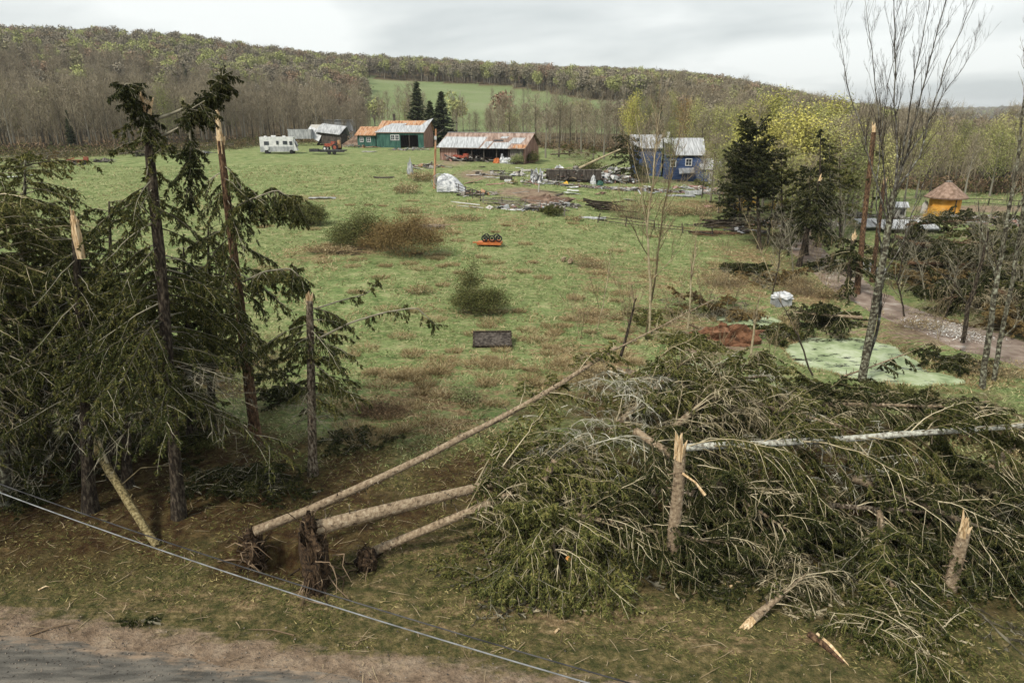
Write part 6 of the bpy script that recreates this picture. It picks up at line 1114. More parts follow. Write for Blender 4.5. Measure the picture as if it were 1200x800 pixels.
c2 = np.array(Th @ Vector((4.3, -3.6, 0))); c2[2] = h1(c2[0], c2[1]); T_ = TM(c2, R(-6)); o = thing('blue_shed', 'little bright blue shed with white door beside the blue house wing', 'shed', c2); part('walls', [((0, 0, 1.1), (3.0, 2.4, 2.8))], 'blue_paint', o, T_); part('roof', [slab((-1.8, -1.5, 2.4), (1.8, -1.5, 2.4), (1.8, 1.4, 3.4), (-1.8, 1.4, 3.4), .12)], 'tin', o, T_); part('door', [((.1, -1.24, 1.0), (.9, .08, 1.9))], 'white_paint', o, T_)
# left part of the house, grey roof glimpsed through the tree
c2 = at(762, 208); c2[1] += 5; c2[2] = h1(c2[0], c2[1]); T_ = TM(c2, R(-6)); o = thing('house_wing', 'left wing of the blue house, its grey roof half hidden by the dark tree', 'house wing', c2); part('wall', [((0, 0, 2.2), (5.0, 5, 5.0))], 'blue_paint', o, T_); part('roof', [slab((-3, -2.9, 4.6), (2.6, -2.9, 4.6), (2.6, .2, 6.8), (-3, .2, 6.8)), slab((-3, .24, 6.8), (2.6, .24, 6.8), (2.6, 2.8, 4.8), (-3, 2.8, 4.8))], 'tin', o, T_)
# wreck strip from the ruined trailer to the house
c = at(672, 212); T_ = TM(c, R(-4)); o = thing('wrecked_trailer', 'wrecked long dark trailer box heaped with branches and wreckage', 'wrecked trailer', c); part('side', [((0, -1.1, 1.0), (8.6, .12, 1.5)), ((0, 1.1, 1.0), (8.6, .12, 1.5)), ((-4.25, 0, 1.0), (.12, 2.2, 1.5)), ((0, 0, .4), (8.4, 2.2, .12))], 'dark_wood', o, T_); part('frame', [((0, -1.18, 1.78), (8.8, .1, .1)), ((-2, -1.18, 1), (.1, .1, 1.5)), ((1.6, -1.18, 1), (.1, .1, 1.5))], 'grey_wood', o, T_)
o = heap('white sheet-draped cab shape at the left end of the wrecked trailer', 'draped_heap', 'draped heap', at(655, 206), (1.1, .8), 1.5, 'fabric', 221)
debris('debris', at(672, 212)+[0, .5, 1.2], 120, (4.4, 1.6), ['grey_wood', 'dark_wood', 'twig_tan', 'concrete', 'red_wood'], 222, .4, 2.6, hz=2.2); debris('debris', at(715, 212), 170, (4.2, 2.2), ['red_wood', 'concrete', 'tin', 'grey_wood', 'white_paint', 'earth'], 223, .3, 2.4, hz=1.6)
debris('debris', at(690, 220), 110, (8, 1.2), ['concrete', 'grey_wood', 'dark_wood', 'red_wood', 'tin', 'dark_wood'], 224, .15, 1.0, hz=.3); debris('debris', at(765, 224), 200, (12, 1.2), ['concrete', 'grey_wood', 'dark_wood', 'red_wood', 'tin'], 225, .2, 1.7, hz=.3); debris('debris', at(820, 222), 80, (5, 1.5), ['concrete', 'white_paint', 'red_wood', 'tin'], 226, .2, 1.4, hz=.3)
for j, (px, py, m, lb, r0_, h_) in enumerate([(663, 217, 'yellow_plastic', 'small yellow bundle before the wrecked trailer', .5, .5), (695, 216, 'fabric', 'upright pale box shape among the wreckage', .45, 1.3), (703, 217, 'green_paint', 'small green bundle among the wreckage', .5, .7), (712, 214, 'fabric', 'white rag heap right of the green bundle', .8, 1.1), (722, 205, 'fabric', 'light torn sheet sticking up from the wreckage', .35, 1.3)]): heap(lb, 'bundle', 'bundle', at(px, py), (r0_, r0_*.8), h_, m, 230+j)
c = at(676, 208)+[0, 1.2, 2.2]; mb = MB(); o = thing('fallen_pole', 'pale stripped trunk lying slantwise over the wrecked trailer', 'fallen trunk', c, None); mb.tube([P(675, 199, 112), P(700, 187, 113), P(727, 175, 114)], [.22, .18, .12], k=8); mb.build('trunk', [M['limb_pale']], o); c = P(692, 203, 111); o = thing('fallen_pole', 'lower shorter pale trunk right of the slanting one', 'fallen trunk', c); mb = MB(); mb.tube([P(690, 203, 111), P(712, 194, 112)], [.16, .1], k=8); mb.build('trunk', [M['limb_grey']], o)
for a_, b_, j in (((645, 187), (690, 187), 0), ((655, 180), (700, 190), 1), ((805, 205), (770, 195), 2)): FA(['far uprooted tree left of the wrecked trailer', 'far tangled tree behind the wrecked trailer', 'crown fallen against the blue house front'][j], at(*a_)+[0, 0, 1.0], at(*b_)+[0, 0, 1.5], .16, 40, 240+j, group='trees fallen round the farmhouse', Lmax=3.2, Lend=2.2, needle=['bushbrown', 'needle_olive', 'needle_dark'][j], bark='bark', limbm='limb_pale', dens=.6, start=.0, up=1.2, deadf=.5)
shrub('bush', 'dark evergreen bush below the blue house wing', at(848, 218), 2.6, 1.6, 2.6, ('twig_brown', 'bushgreen'), 200, 3000, seed=251, ls=.16); shrub('bush', 'low dark bush before the small blue shed', at(822, 219), 1.5, 1.0, 1.2, ('twig_brown', 'bushgreen'), 120, 1500, seed=252, ls=.14); shrub('bush', 'rounded tan-green bush before the house left wing', at(752, 214), 1.6, 1.4, 3.4, ('twig_tan', 'bushgreen'), 200, 1800, seed=253, ls=.13)
shrub('forsythia', 'bright orange-yellow shrub glowing behind the ragged spruce', at(872, 248), 1.8, 1.2, 1.8, ('twig_brown', 'yellow_plastic'), 150, 2600, seed=254, ls=.10); shrub('forsythia', 'smaller orange-yellow shrub right of the ragged spruce stem', at(908, 246), 1.2, 1.0, 1.5, ('twig_brown', 'yellow_plastic'), 110, 1600, seed=255, ls=.10)
rb = np.random.default_rng(91)
for j in range(46):
    px = 515+rb.random()*330; py = 196+rb.random()*34+(8 if px > 640 else 0)+(6 if px > 760 else 0); p = at(px, py); l = 1.0+rb.random()*2.6; wd = .25+rb.random()*.9*(rb.random() < .4); m_ = ['concrete', 'grey_wood', 'tin', 'white_paint', 'red_wood', 'dark_wood'][int(rb.integers(6))]; mb = MB()
    n_ = 5; V = []
    for q_ in range(n_):
        x = -l/2+l*q_/(n_-1); dz = .05+.12*rb.random(); V += [(x, -wd/2, dz), (x, wd/2, dz+.05), (x, wd/2, dz+.1), (x, -wd/2, dz+.05)]
    J = np.arange(n_*4).reshape(n_, 4); mb.add(V, np.concatenate([np.stack([J[:-1, k], J[:-1, (k+1) % 4], J[1:, (k+1) % 4], J[1:, k]], -1) for k in range(4)])); mb.xform(TM(p, rb.random()*3.14, rb.normal(0, .12), rb.normal(0, .1)))
    tag(mb.build('torn_board', [M[m_]]), {'concrete': 'pale', 'grey_wood': 'grey weathered', 'tin': 'grey metal', 'white_paint': 'white', 'red_wood': 'reddish', 'dark_wood': 'dark'}[m_]+' torn board or sheet strewn over the grass between barn and blue house', 'board', {'concrete': 'pale', 'grey_wood': 'grey', 'tin': 'metal', 'white_paint': 'white', 'red_wood': 'reddish', 'dark_wood': 'dark'}[m_]+' boards strewn over the barnyard')
for j, (px, py, n_, ex, lbm) in enumerate([(600, 205, 60, (6, 2), 0), (640, 215, 70, (4, 2.5), 1), (560, 228, 40, (3, 1.2), 2), (655, 240, 60, (3, 1.5), 0), (850, 225, 70, (4, 2), 1), (900, 262, 60, (4, 1.5), 2), (740, 200, 90, (6, 1.5), 0), (620, 245, 60, (5, 1.2), 1), (500, 196, 60, (3, 4), 2)]):
    debris('debris', at(px, py), n_, ex, [['grey_wood', 'concrete', 'dark_wood', 'tin'], ['red_wood', 'concrete', 'tin', 'grey_wood', 'black'], ['grey_wood', 'dark_wood', 'concrete', 'rust']][lbm], 400+j, .15, 1.8, hz=.5)
# ---- round orange hut
c = at(1105, 251); T_ = TM(c); o = thing('round_hut', 'round orange hut with conical brown shingle roof', 'hut', c); mb = MB(); n8 = 10
a8 = np.arange(n8)/n8*6.283+.2; ring = lambda r_, z: [(math.cos(a)*r_, math.sin(a)*r_, z) for a in a8]
def drum(rings, m, nm, cap=True):
    mb = MB(); V = sum([ring(*r_) for r_ in rings], []); J = np.arange(len(V)).reshape(-1, n8); K = np.roll(J, -1, 1); mb.add(V, np.stack([J[:-1], K[:-1], K[1:], J[1:]], -1).reshape(-1, 4)); mb.xform(T_); return mb.build(nm, [M[m]], o)
drum([(1.85, -.4), (1.85, 2.4)], 'orange_wall', 'wall'); drum([(1.6, 2.15), (2.55, 2.1), (2.6, 2.25), (1.5, 3.2), (.35, 4.15), (.01, 4.2)], 'hut_roof', 'roof'); drum([(.4, 4.08), (.4, 4.3), (.01, 4.36)], 'grey_wood', 'roof_cap'); part('door', [((.3, -1.83, 1.0), (.08, .1, 2.3), -.1)], 'dark_wood', o, T_)
shrub('bush', 'small dark bush at the foot of the orange hut', at(1108, 254), 1.0, .7, .9, ('twig_brown', 'bushgreen'), 80, 900, seed=256, ls=.1); shrub('forsythia', 'yellow-orange shrub and scrap left of the orange hut', at(1090, 258), 1.0, .5, 1.3, ('twig_brown', 'yellow_plastic'), 120, 1500, seed=257, ls=.11)
heap('pinkish pale heap standing left of the orange hut', 'bundle', 'bundle', at(1083, 250), (.5, .5), 1.6, 'concrete', 258)
debris('debris', at(1130, 256), 230, (9, 2.2), ['concrete', 'grey_wood', 'dark_wood', 'red_wood', 'tin', 'black'], 259, .15, 1.2, hz=.4); debris('debris', at(1170, 262), 160, (7, 2.5), ['concrete', 'grey_wood', 'red_wood', 'tin', 'dark_wood'], 260, .15, 1.5, hz=.4)
# metal roof sheets lying right of the drive
c = at(1060, 270)+[0, 0, .5]; T_ = TM(c, R(-4), R(10)); o = thing('fallen_roof', 'large pale metal roof lying on the ground before the orange hut', 'fallen roof', c); part('panel', [((0, 0, .2), (6.5, 3.4, .12))], 'tin', o, T_); part('underside_frame', [((0, -1.5, .05), (6.2, .12, .16)), ((0, 1.4, .05), (6.2, .12, .16))], 'grey_wood', o, T_)
c = at(1018, 268)+[0, 0, .5]; T_ = TM(c, R(10), R(14)); o = thing('fallen_roof', 'smaller pale metal roof piece left of the large one', 'fallen roof', c); part('panel', [((0, 0, .2), (3.2, 2.6, .12))], 'tin', o, T_)
c = at(1052, 256)+[0, 0, 0]; T_ = TM(c, R(-10)); o = thing('white_box', 'white playhouse-like box with dark opening above the metal roof', 'box', c); part('walls', [((0, 0, .6), (1.3, 1.1, 1.5))], 'concrete', o, T_); part('roof', [slab((-.9, -.8, 1.5), (.9, -.8, 1.5), (.9, .0, 2.1), (-.9, .0, 2.1), .06), slab((-.9, .04, 2.1), (.9, .04, 2.1), (.9, .8, 1.5), (-.9, .8, 1.5), .06)], 'tin', o, T_); part('opening', [((.2, -.66, .9), (.5, .05, .6))], 'black', o, T_)
debris('debris', at(935, 264), 120, (6, 1.6), ['concrete', 'grey_wood', 'dark_wood', 'red_wood', 'tin'], 261, .2, 1.6, hz=.5); debris('debris', at(985, 252), 70, (5, 1.4), ['dark_wood', 'grey_wood', 'concrete'], 262, .3, 2.0, hz=.6)
# wood chips pale on the drive
M['chips'] = mat('pale_wood_chips', [(.36, .30, .24), (.55, .50, .43), (.68, .66, .62)], mode='island')
nC = 1600; q0 = at(1085, 378); q1 = at(1140, 398); f = rng.random(nC); X = q0[0]*(1-f)+q1[0]*f+rng.normal(0, .9, nC); Y = q0[1]*(1-f)+q1[1]*f+rng.normal(0, .7, nC); B = np.stack([X, Y, H(X, Y)+.12], 1); D = nrm(rng.normal(0, 1, (nC, 3))*[1, 1, .25])*(.05+.16*rng.random((nC, 1))); W = nrm(np.cross(D, [0, 0, 1.]))*.05; mb = MB(); mb.tris(B-W, B+W, B+D); tag(mb.build('wood_chips', [M['chips']]), kind='stuff')
# ---- fences
def fence(label, pix, group=None, hgt=1.25, rails=3, sp=2.4, m='grey_wood', tilt=.03, seed=1, miss=.1):
    r_ = np.random.default_rng(seed); pts = np.array([at(*p) for p in pix]); s = np.concatenate([[0], np.cumsum(np.linalg.norm(np.diff(pts[:, :2], axis=0), axis=1))]); k = np.arange(0, s[-1]+.1, sp); o = thing('fence', label, 'fence', pts[0], group); X = np.interp(k, s, pts[:, 0]); Y = np.interp(k, s, pts[:, 1]); tops = []
    for x, y in zip(X, Y):
        z = h1(x, y); dx, dy = r_.normal(0, tilt, 2); mb = MB(); mb.tube([(x, y, z-.2), (x+dx, y+dy, z+hgt)], [.075, .065], k=6); mb.build('post', [M[m]], o); tops.append(((x, y, z), (dx, dy)))
    for i in range(len(k)-1):
        for j in range(rails):
            if r_.random() < miss: continue
            h_ = hgt*(.3+.62*j/max(rails-1, 1)); a = np.array(tops[i][0])+[0, -.07, h_]; b = np.array(tops[i+1][0])+[0, -.07, h_+r_.normal(0, .04)]; mb = MB(); mb.tube([a, (a+b)/2+r_.normal(0, .02, 3), b], .045, k=5); mb.build('rail', [M[m]], o)
fence('dark post and rail fence in front of the white draped heap', [(512, 219), (530, 224), (552, 232), (566, 237)], m='dark_wood', sp=2.3, seed=1, miss=.0)
fence('broken rail fence running right from the garden patch', [(566, 238), (600, 244), (640, 248), (662, 254)], m='grey_wood', sp=3.0, seed=2, miss=.45, tilt=.15)
fence('dark broken fence along the lower lawn below the blue house', [(700, 261), (740, 266), (790, 272), (850, 278)], m='dark_wood', sp=3.2, seed=3, miss=.35, tilt=.12, hgt=1.1)
fence('grey fence at the far left field edge behind the red wreck', [(-30, 192), (30, 190), (80, 184), (130, 178)], m='grey_wood', sp=4, seed=4, miss=.2)
fence('dark rail fence at the wood edge left of the motorhome', [(160, 184), (200, 179), (250, 175), (310, 172)], m='dark_wood', sp=3.6, seed=5, miss=.15)
fence('distant fence behind the motorhome and sheds', [(350, 168), (372, 165), (415, 164)], m='dark_wood', sp=4, seed=6, miss=.2)
fence('low wire-like fence on the far meadow right of the orange hut', [(1125, 240), (1160, 241), (1200, 244), (1260, 248)], m='dark_wood', sp=3.5, seed=7, rails=2, miss=.0, hgt=1.0)
c = at(102, 186); 
for j, (px, py, lb) in enumerate([(118, 190, 'dark broken gate panels lying by the left field edge'), (240, 181, 'grey heap of wrecked metal beyond the snapped spruce'), (170, 183, 'small grey wreck heap left of the splintered spruce top'), (520, 262, ''), (660, 240, ''), (870, 272, 'dark heap of poles and scrap at the end of the lower fence')]):
    if lb: debris('scrap_heap', at(px, py), 26, (2.4, .8), ['tin_grey', 'dark_wood', 'black'] if j else ['dark_wood', 'grey_wood'], 270+j, .5, 2.4, hz=.7, kind=None, label=lb, cat='scrap heap')
# heaps of poles and logs
def logpile(label, px, py, n_, L, r_, seed, m='bark_dark', yaw=-.5, wd=1.2, up=.3, name='log_heap', cat='log heap'):
    rr = np.random.default_rng(seed); c = at(px, py); o = thing(name, label, cat, c)
    for i in range(n_):
        x = rr.normal(0, wd*.5); y = rr.normal(0, wd*.4); a = yaw+rr.normal(0, .22); l = L*(.5+.6*rr.random()); cc = c+[x, y, 0]; d = np.array([math.cos(a), math.sin(a), 0])*l/2; p0 = cc-d; p1 = cc+d; p0[2] = h1(p0[0], p0[1])+r_+rr.random()*up; p1[2] = h1(p1[0], p1[1])+r_+rr.random()*up; mb = MB(); mb.tube([p0, (p0+p1)/2+rr.normal(0, .05, 3), p1], [r_*1.1, r_, r_*.6], k=6); mb.build('log', [M[m]], o)
logpile('heap of dark weathered poles on the pasture slope', 492, 268, 14, 3.6, .09, 281, 'bark', -.55, 1.5); logpile('smaller scatter of thin dark poles just right of the pole heap', 508, 266, 6, 2.8, .06, 282, 'bark_pale', -.6, 1.0)
logpile('heap of fallen dark timbers on the lawn below the wreckage', 712, 247, 16, 5.0, .11, 283, 'bark_dark', .25, 2.2, .9); logpile('timbers heaped at the right end of the lower fence', 850, 266, 16, 4.5, .11, 284, 'bark_dark', .1, 2.6, .7); logpile('row of dark poles lying below the timbers at the right', 835, 276, 8, 5.0, .09, 285, 'bark_red', .0, 1.4, .3)
logpile('broken boards and poles lying in the garden patch', 596, 238, 12, 3.0, .07, 286, 'limb_grey', -.1, 3.0, .25); logpile('poles lying across the lower corner of the garden patch', 645, 248, 10, 3.0, .09, 287, 'bark_dark', -.5, 1.6, .3); logpile('pair of short cut logs at the far edge of the straw patch', 665, 307, 3, .9, .17, 288, 'bark_pale', 1.2, .6, .1); logpile('sticks scattered by the snag at the left of the pole heap', 412, 298, 6, 1.6, .04, 289, 'bark_dark', .2, 1.2, .2)
# earth mound and garden soil, white draped dome
heap('low bank of bare brown earth in the torn garden', 'earth_mound', 'earth mound', at(640, 238), (3.4, 1.6), 1.0, 'earth', 291); heap('reddish earth bank beside the small pool', 'earth_mound', 'earth mound', at(850, 400), (2.6, 1.0), 1.1, 'red_earth', 292)
c = at(531, 224); rr = np.random.default_rng(5); mb = MB(); o = thing('hoop_frame', 'crumpled white hoop structure with a rounded top behind the dark fence', 'hoop house', c); V = []; nu, nv = 22, 12
for i in range(nu):
    u = i/(nu-1); hgt = 2.7*math.sin(math.pi*min(1, .22+u*.9))**.8*(1-.45*u); 
    for j in range(nv):
        v = j/(nv-1); a = v*math.pi*.55; V.append((-2.0+u*4.6, -1.4+1.6*(1-math.cos(a))*.9, max(.02, hgt*math.sin(a+.02)*1.0)+rr.normal(0, .03)))
J = np.arange(nu*nv).reshape(nu, nv); mb.add(V, np.stack([J[:-1, :-1], J[1:, :-1], J[1:, 1:], J[:-1, 1:]], -1).reshape(-1, 4)); mb.xform(TM(c, -.1)); mb.build('sheeting', [M['fabric']], o); mb = MB()
for i in range(7):
    a0 = rr.random()*3.1; pp = [(-1.4+math.cos(a0+t_)*(.6+.35*i*.3), -1.62+.1*rr.random(), 1.5+math.sin(a0+t_)*(.5+.3*i*.3)) for t_ in np.linspace(0, 2.4, 8)]; mb.tube(pp, .03, k=4)
mb.xform(TM(c, -.1)); mb.clampground(); mb.build('hoops', [M['tin_grey']], o)
# white wrecked windmill-like sheet on a post
c = at(631, 225); o = thing('wrecked_swing', 'bent post carrying crumpled white sheeting above the earth mound', 'wrecked post', c); mb = MB(); mb.tube([c-[0, 0, .2], c+[.1, 0, 1.3], c+[.3, 0, 2.6]], .09, k=6); mb.build('post', [M['concrete']], o)
mb = MB(); n_ = 10; V = [(x*2.0/n_-1.1+rr.normal(0, .08), rr.normal(0, .3), 1.3+abs(math.sin(x*1.9))*.35*y+rr.normal(0, .12)+y*.3) for x in range(n_) for y in range(4)]; J = np.arange(n_*4).reshape(n_, 4); mb.add(V, np.stack([J[:-1, :-1], J[1:, :-1], J[1:, 1:], J[:-1, 1:]], -1).reshape(-1, 4)); mb.xform(TM(c)); mb.build('sheeting', [M['fabric']], o)
c = at(915, 357); o = thing('plastic_bale', 'white and grey plastic-wrapped bale caught by the small pool', 'wrapped bale', c); mb = MB(); rr = np.random.default_rng(9); n1_, n2_ = 14, 8; V = []
for j in range(n2_):
    b = j/(n2_-1)*math.pi*.55-.15
    for i in range(n1_): a = i/n1_*6.283; k = 1+rr.normal(0, .07); V.append((math.cos(a)*max(math.cos(b), .05)*.85*k, math.sin(a)*max(math.cos(b), .05)*.6*k, .62+math.sin(b)*.42*k))
J = np.arange(n1_*n2_).reshape(n2_, n1_); K = np.roll(J, -1, 1); mb.add(V, np.stack([J[:-1], K[:-1], K[1:], J[1:]], -1).reshape(-1, 4)); mb.xform(TM(c)); mb.build('white_wrap', [M['fabric']], o); mb = MB(); mb.box((0, 0, .35), (1.3, .9, .8), .2); mb.xform(TM(c)); mb.build('grey_base', [M['tin_grey']], o)
# white panel between left foot post; leaning utility pole with rust
c = at(509, 221); o = thing('utility_pole', 'rust-brown utility pole with snapped crossarm beside the barnyard', 'utility pole', c); mb = MB(); t2 = P(511, 151, c[1]); mb.tube([c-[0, 0, .3], (c+t2)/2, t2], [.19, .16, .12], k=8); mb.build('pole', [M['rust']], o); part('crossarm', [((.3, 0, 0), (1.6, .12, .12), 0, 0, -.5)], 'dark_wood', o, TM(t2-[0, 0, .5])); part('lamp', [((-.1, -.2, 0), (.3, .3, .5))], 'tin_grey', o, TM(t2-[0, 0, 1.2]))
c = at(480, 203); heap('grey-blue crumpled tin standing on the lawn edge', 'metal_scrap', 'metal scrap', at(481, 204), (.5, .4), 2.0, 'tin_grey', 293)
# garden edge: rough brush by the pole
for j, (px, py, rx, ry, rz, mt, n_, lv, lb) in enumerate([
 (366, 264, 1.5, 1.2, 2.3, ('twig_brown', 'bushgreen'), 260, 3400, 'round dark green bush at the left of the hedge clump'), (420, 288, 3.0, 1.5, 3.0, ('twig_brown', 'bushgreen'), 420, 5000, 'middle green-brown bush of the pasture clump'), (480, 300, 3.0, 1.7, 3.0, ('twig_brown', 'bushbrown'), 500, 6500, 'wide brownish bush at the right end of the pasture clump'), (448, 292, 2.2, 1.4, 2.4, ('twig_brown', 'bushbrown'), 300, 2600, 'low brown bush filling the middle of the clump'),
 (385, 297, 2.6, .7, .9, ('twig_brown', 'dry'), 300, 1600, 'low tangled brown brush lying before the clump'), (562, 366, 2.1, 1.3, 1.7, ('twig_brown', 'bushgreen'), 420, 5200, 'green bush standing alone above the wooden rack'), (550, 350, .8, .7, 2.6, ('twig_brown', 'bushgreen'), 130, 1300, 'slim upper tuft behind the lone green bush'), (492, 344, 1.3, .6, .6, ('twig_brown', 'dry'), 160, 700, 'small low brown bush in a bare patch'),
 (445, 486, 1.6, .9, .65, ('twig_brown', 'twig_brown'), 700, 900, 'domed brown brush pile at the pasture edge'), (690, 312, 2.2, 1.2, 1.1, ('twig_tan', 'dry'), 260, 900, 'thin tan brush right of the cut logs'), (480, 250, 1.6, .9, .8, ('twig_brown', 'dry'), 160, 500, 'low brown scrub on the slope above the clump'), (545, 258, 2.4, 1.4, .7, ('twig_brown', 'dry'), 220, 700, 'low brown scrub below the fence end'),
 (478, 226, 2.0, 1.6, 1.4, ('twig_tan', 'dry'), 260, 900, 'dry tan scrub left of the utility pole'), (495, 212, 2.2, 2.6, 1.5, ('twig_brown', 'dry'), 300, 900, 'dry brown brush between barn lane and lawn'), (646, 252, 1.4, .9, 1.0, ('twig_brown', 'bushgreen'), 140, 1500, 'small dark green bush at the end of the broken rail fence'), (672, 258, 1.2, .7, .7, ('twig_brown', 'dry'), 110, 400, 'small rust-brown bush by the pale metal sheet'),
 (740, 256, 3.2, 1.6, 2.4, ('twig_tan', 'dry'), 420, 700, 'bare grey brush below the timbers'), (810, 252, 4.6, 1.4, 1.4, ('twig_brown', 'dry'), 460, 1600, 'wide reddish brush along the far lawn edge'), (690, 440, 1.6, .9, .8, ('twig_tan', 'dry'), 240, 800, 'straw-coloured scrub at the pasture edge by the heap'), (700, 372, 1.8, 1.0, .8, ('twig_tan', 'dry'), 200, 700, 'tan scrub left of the slender tan tree'),
 (940, 345, 2.0, 1.2, 1.6, ('twig_tan', 'dry'), 420, 1200, 'tall tan brush between the drive and the pools'), (975, 350, 1.6, 1.0, 1.2, ('twig_brown', 'dry'), 260, 900, 'brown brush beside the drive above the pools'), (845, 335, 2.4, 1.2, 1.4, ('twig_tan', 'dry'), 320, 900, 'pale brush on the slope left of the bale'), (1075, 385, 1.8, 1.0, .9, ('twig_tan', 'dry'), 240, 700, 'dry brush on the pond bank below the drive'),
 (548, 470, .8, .6, .9, ('twig_tan', 'grass'), 120, 900, 'small yellow-green sprout bush near the long trunk'), (205, 525, 2.2, 1.0, .8, ('twig_brown', 'bushgreen'), 200, 1500, 'low green undergrowth among the left trunks'), (1170, 440, 2.0, 1.2, 1.0, ('twig_tan', 'dry'), 260, 700, 'dry brush at the foot of the lichened trunks'), (1040, 462, 1.6, .8, .7, ('twig_brown', 'bushgreen'), 160, 1500, 'low green shrub on the near pond shore'), (600, 215, 1.0, .6, .6, ('twig_brown', 'dry'), 60, 200, 'little brown tuft before the barnyard fence'), (690, 205, 2.4, 1.2, 2.4, ('twig_tan', 'bushgreen'), 260, 900, 'scrubby saplings behind the wrecked trailer')]):
    lk = mt[1] in ('bushgreen', 'bushbrown'); shrub('bush' if 'brush' not in lb and 'scrub' not in lb else 'scrub', lb, at(px, py), rx, ry, rz, mt, int(n_*(.6 if lk else 1.0)), int(lv*(2.6 if lk else .8)), None, 'bush' if 'brush' not in lb and 'scrub' not in lb else 'scrub', 300+j, tw=.006*max(1, at(px, py)[1]/65), ls=.085*max(1, at(px, py)[1]/50))
# brown dead tussocks over the pasture: each a small clump, uncountable
rt = np.random.default_rng(77); TPX = [(470+rt.random()*130, 415+rt.random()*60) for _ in range(22)]+[(640+rt.random()*110, 340+rt.random()*110) for _ in range(30)]+[(400+rt.random()*300, 300+rt.random()*160) for _ in range(60)]+[(300+rt.random()*560, 235+rt.random()*90) for _ in range(60)]+[(400+rt.random()*120, 470+rt.random()*50) for _ in range(14)]; mb = MB()
for (px, py) in TPX:
    c = at(px, py); n_ = 300; a = rt.random(n_)*6.28; R_ = rt.random(n_)**.5*(.25+.45*rt.random()); B = np.stack([c[0]+np.cos(a)*R_*1.4, c[1]+np.sin(a)*R_, np.zeros(n_)], 1); B[:, 2] = H(B[:, 0], B[:, 1]); D = nrm(np.stack([np.cos(a)+rt.normal(0, .5, n_), np.sin(a)+rt.normal(0, .5, n_), .6+rt.random(n_)], 1))*(.18+.2*rt.random((n_, 1))); W = nrm(np.cross(D, rt.normal(0, 1, D.shape)))*.014; mb.tris(B-W, B+W, B+D)
tag(mb.build('dry_tussocks', [M['dry']]), kind='stuff')
# ---- wooden rack on the pasture, upturned red machine, red wreck
c = at(577, 402); T_ = TM(c, R(2), R(24)); o = thing('wooden_rack', 'dark slatted wooden rack lying tipped on the pasture', 'wooden rack', c)
part('boards', [((0, -.55+.16*i, .35), (2.3, .145, .05)) for i in range(8)], 'dark_wood', o, T_); part('frame', [((-1.18, 0, .34), (.09, 1.3, .14)), ((1.18, 0, .34), (.09, 1.3, .14)), ((0, .66, .36), (2.45, .1, .16)), ((0, -.66, .34), (2.45, .09, .14)), ((0, 0, .27), (.09, 1.3, .1))], 'bark_dark', o, T_); part('end_post', [((-1.2, -.6, .1), (.1, .1, .5)), ((1.2, -.6, .1), (.1, .1, .5)), ((-1.2, .6, .0), (.1, .1, .6)), ((1.2, .6, .0), (.1, .1, .6))], 'bark_dark', o, T_)
c = at(574, 288); T_ = TM(c, R(-8), R(0)); o = thing('upturned_cart', 'upturned small red cart with black wheels in the air on the pasture', 'cart', c); part('body', [((0, 0, .28), (2.3, 1.1, .22)), ((-1.3, 0, .3), (.7, .12, .1), .2), ((.2, 0, .48), (1.6, .7, .18))], 'orange_metal', o, T_); part('axle', [((-.3, 0, .64), (.1, 1.0, .1)), ((.5, 0, .64), (.1, 1.0, .1))], 'black', o, T_)
for x, y in ((-.4, -.5), (.3, -.5), (.95, -.45), (-.4, .5), (.6, .5)):
    mb = MB(); a = np.linspace(0, 6.283, 15); mb.tube([(x+math.cos(t_)*.26, y, .78+math.sin(t_)*.26) for t_ in a], .07, k=6, cap=False); mb.tube([(x, y-.06, .78), (x, y+.06, .78)], .12, k=8); mb.xform(T_); mb.build('wheel', [M['tyre']], o)
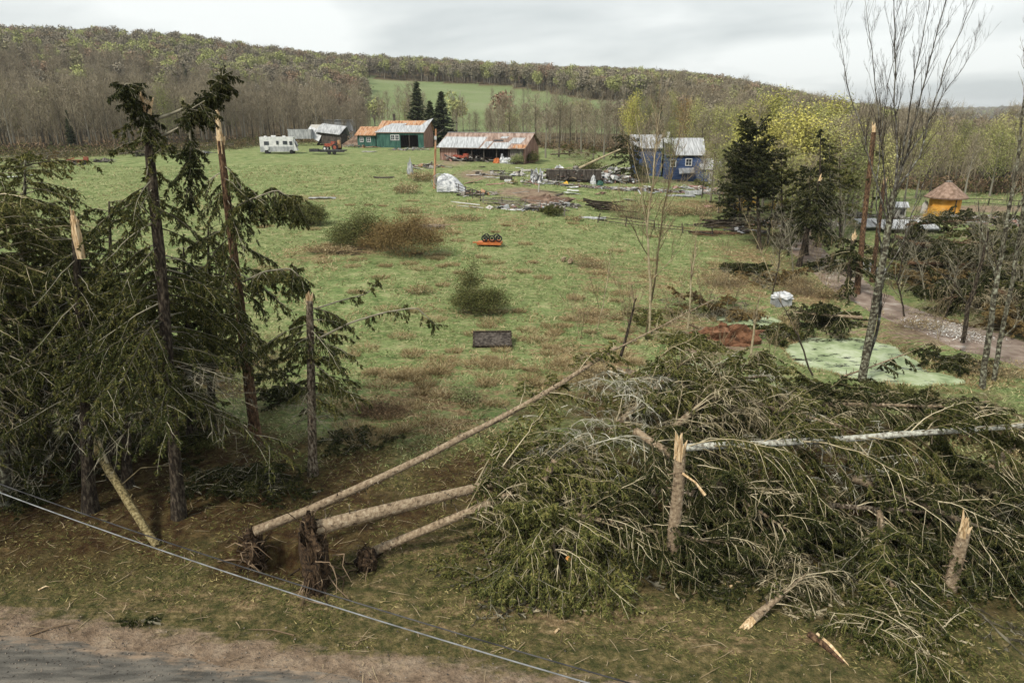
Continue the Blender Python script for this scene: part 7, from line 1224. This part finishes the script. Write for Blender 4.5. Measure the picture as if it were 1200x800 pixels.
c = at(95, 193); T_ = TM(c, R(8)); o = thing('red_wreck', 'red farm implement wreck among twisted branches at the far left', 'farm implement', c); part('body', [((0, 0, .6), (2.4, 1.2, .5)), ((1.0, 0, 1.0), (.7, .9, .7), .2)], 'red_metal', o, T_); part('boom', [((-1.8, 0, .9), (1.8, .2, .16), .1, 0, -.3)], 'red_metal', o, T_)
for x in (-.7, .8):
    mb = MB(); mb.tube([(x, -.7, .4), (x, -.5, .4)], .4, k=12); mb.xform(T_); mb.build('wheel', [M['tyre']], o)
# ---- overhead wires
def wire(label, pa, pb, za, zb, r_, m):
    def hit(p, z): a, b = ray(*p); Y = (z-CAMZ)/b; return np.array([a*Y, Y, z])
    A = hit(pa, za); B = hit(pb, zb); d = B-A; pts = [A+d*t_+np.array([0, 0, 1])*(.35*(t_*(t_-1))) for t_ in np.linspace(-2.2, 3.2, 60)]; mb = MB(); mb.tube(pts, r_, k=6); tag(mb.build('overhead_wire', [M[m]]), label, 'overhead wire', 'wires strung along the road')
M['cable'] = mat('cable', [(.12, .125, .13), (.24, .25, .26)], scale=6, rough=.6); wire('thicker pale grey overhead wire, the nearer of the two over the verge', (0, 577), (690, 800), 9.2, 9.2, .0075, 'cable'); wire('thinner black overhead wire, the farther of the two over the verge', (0, 567), (738, 800), 9.2, 9.2, .0075, 'black')
print('faces', sum(len(o_.data.polygons) for o_ in bpy.data.objects if o_.type == 'MESH'), 'objs', len(bpy.data.objects))

# ---- air between the hills
mb = MB(); mb.box((700, 2350, 70), (9000, 5500, 200)); hz_ = mb.build('haze', []); tag(hz_, kind='stuff'); mh = bpy.data.materials.new('haze'); mh.use_nodes = True; t = mh.node_tree; t.nodes.clear()
pv = t.nodes.new('ShaderNodeVolumePrincipled'); pv.inputs['Color'].default_value = (.86, .91, .97, 1); pv.inputs['Density'].default_value = .00013; pv.inputs['Anisotropy'].default_value = .2; om = t.nodes.new('ShaderNodeOutputMaterial'); t.links.new(pv.outputs[0], om.inputs['Volume']); hz_.data.materials.append(mh)
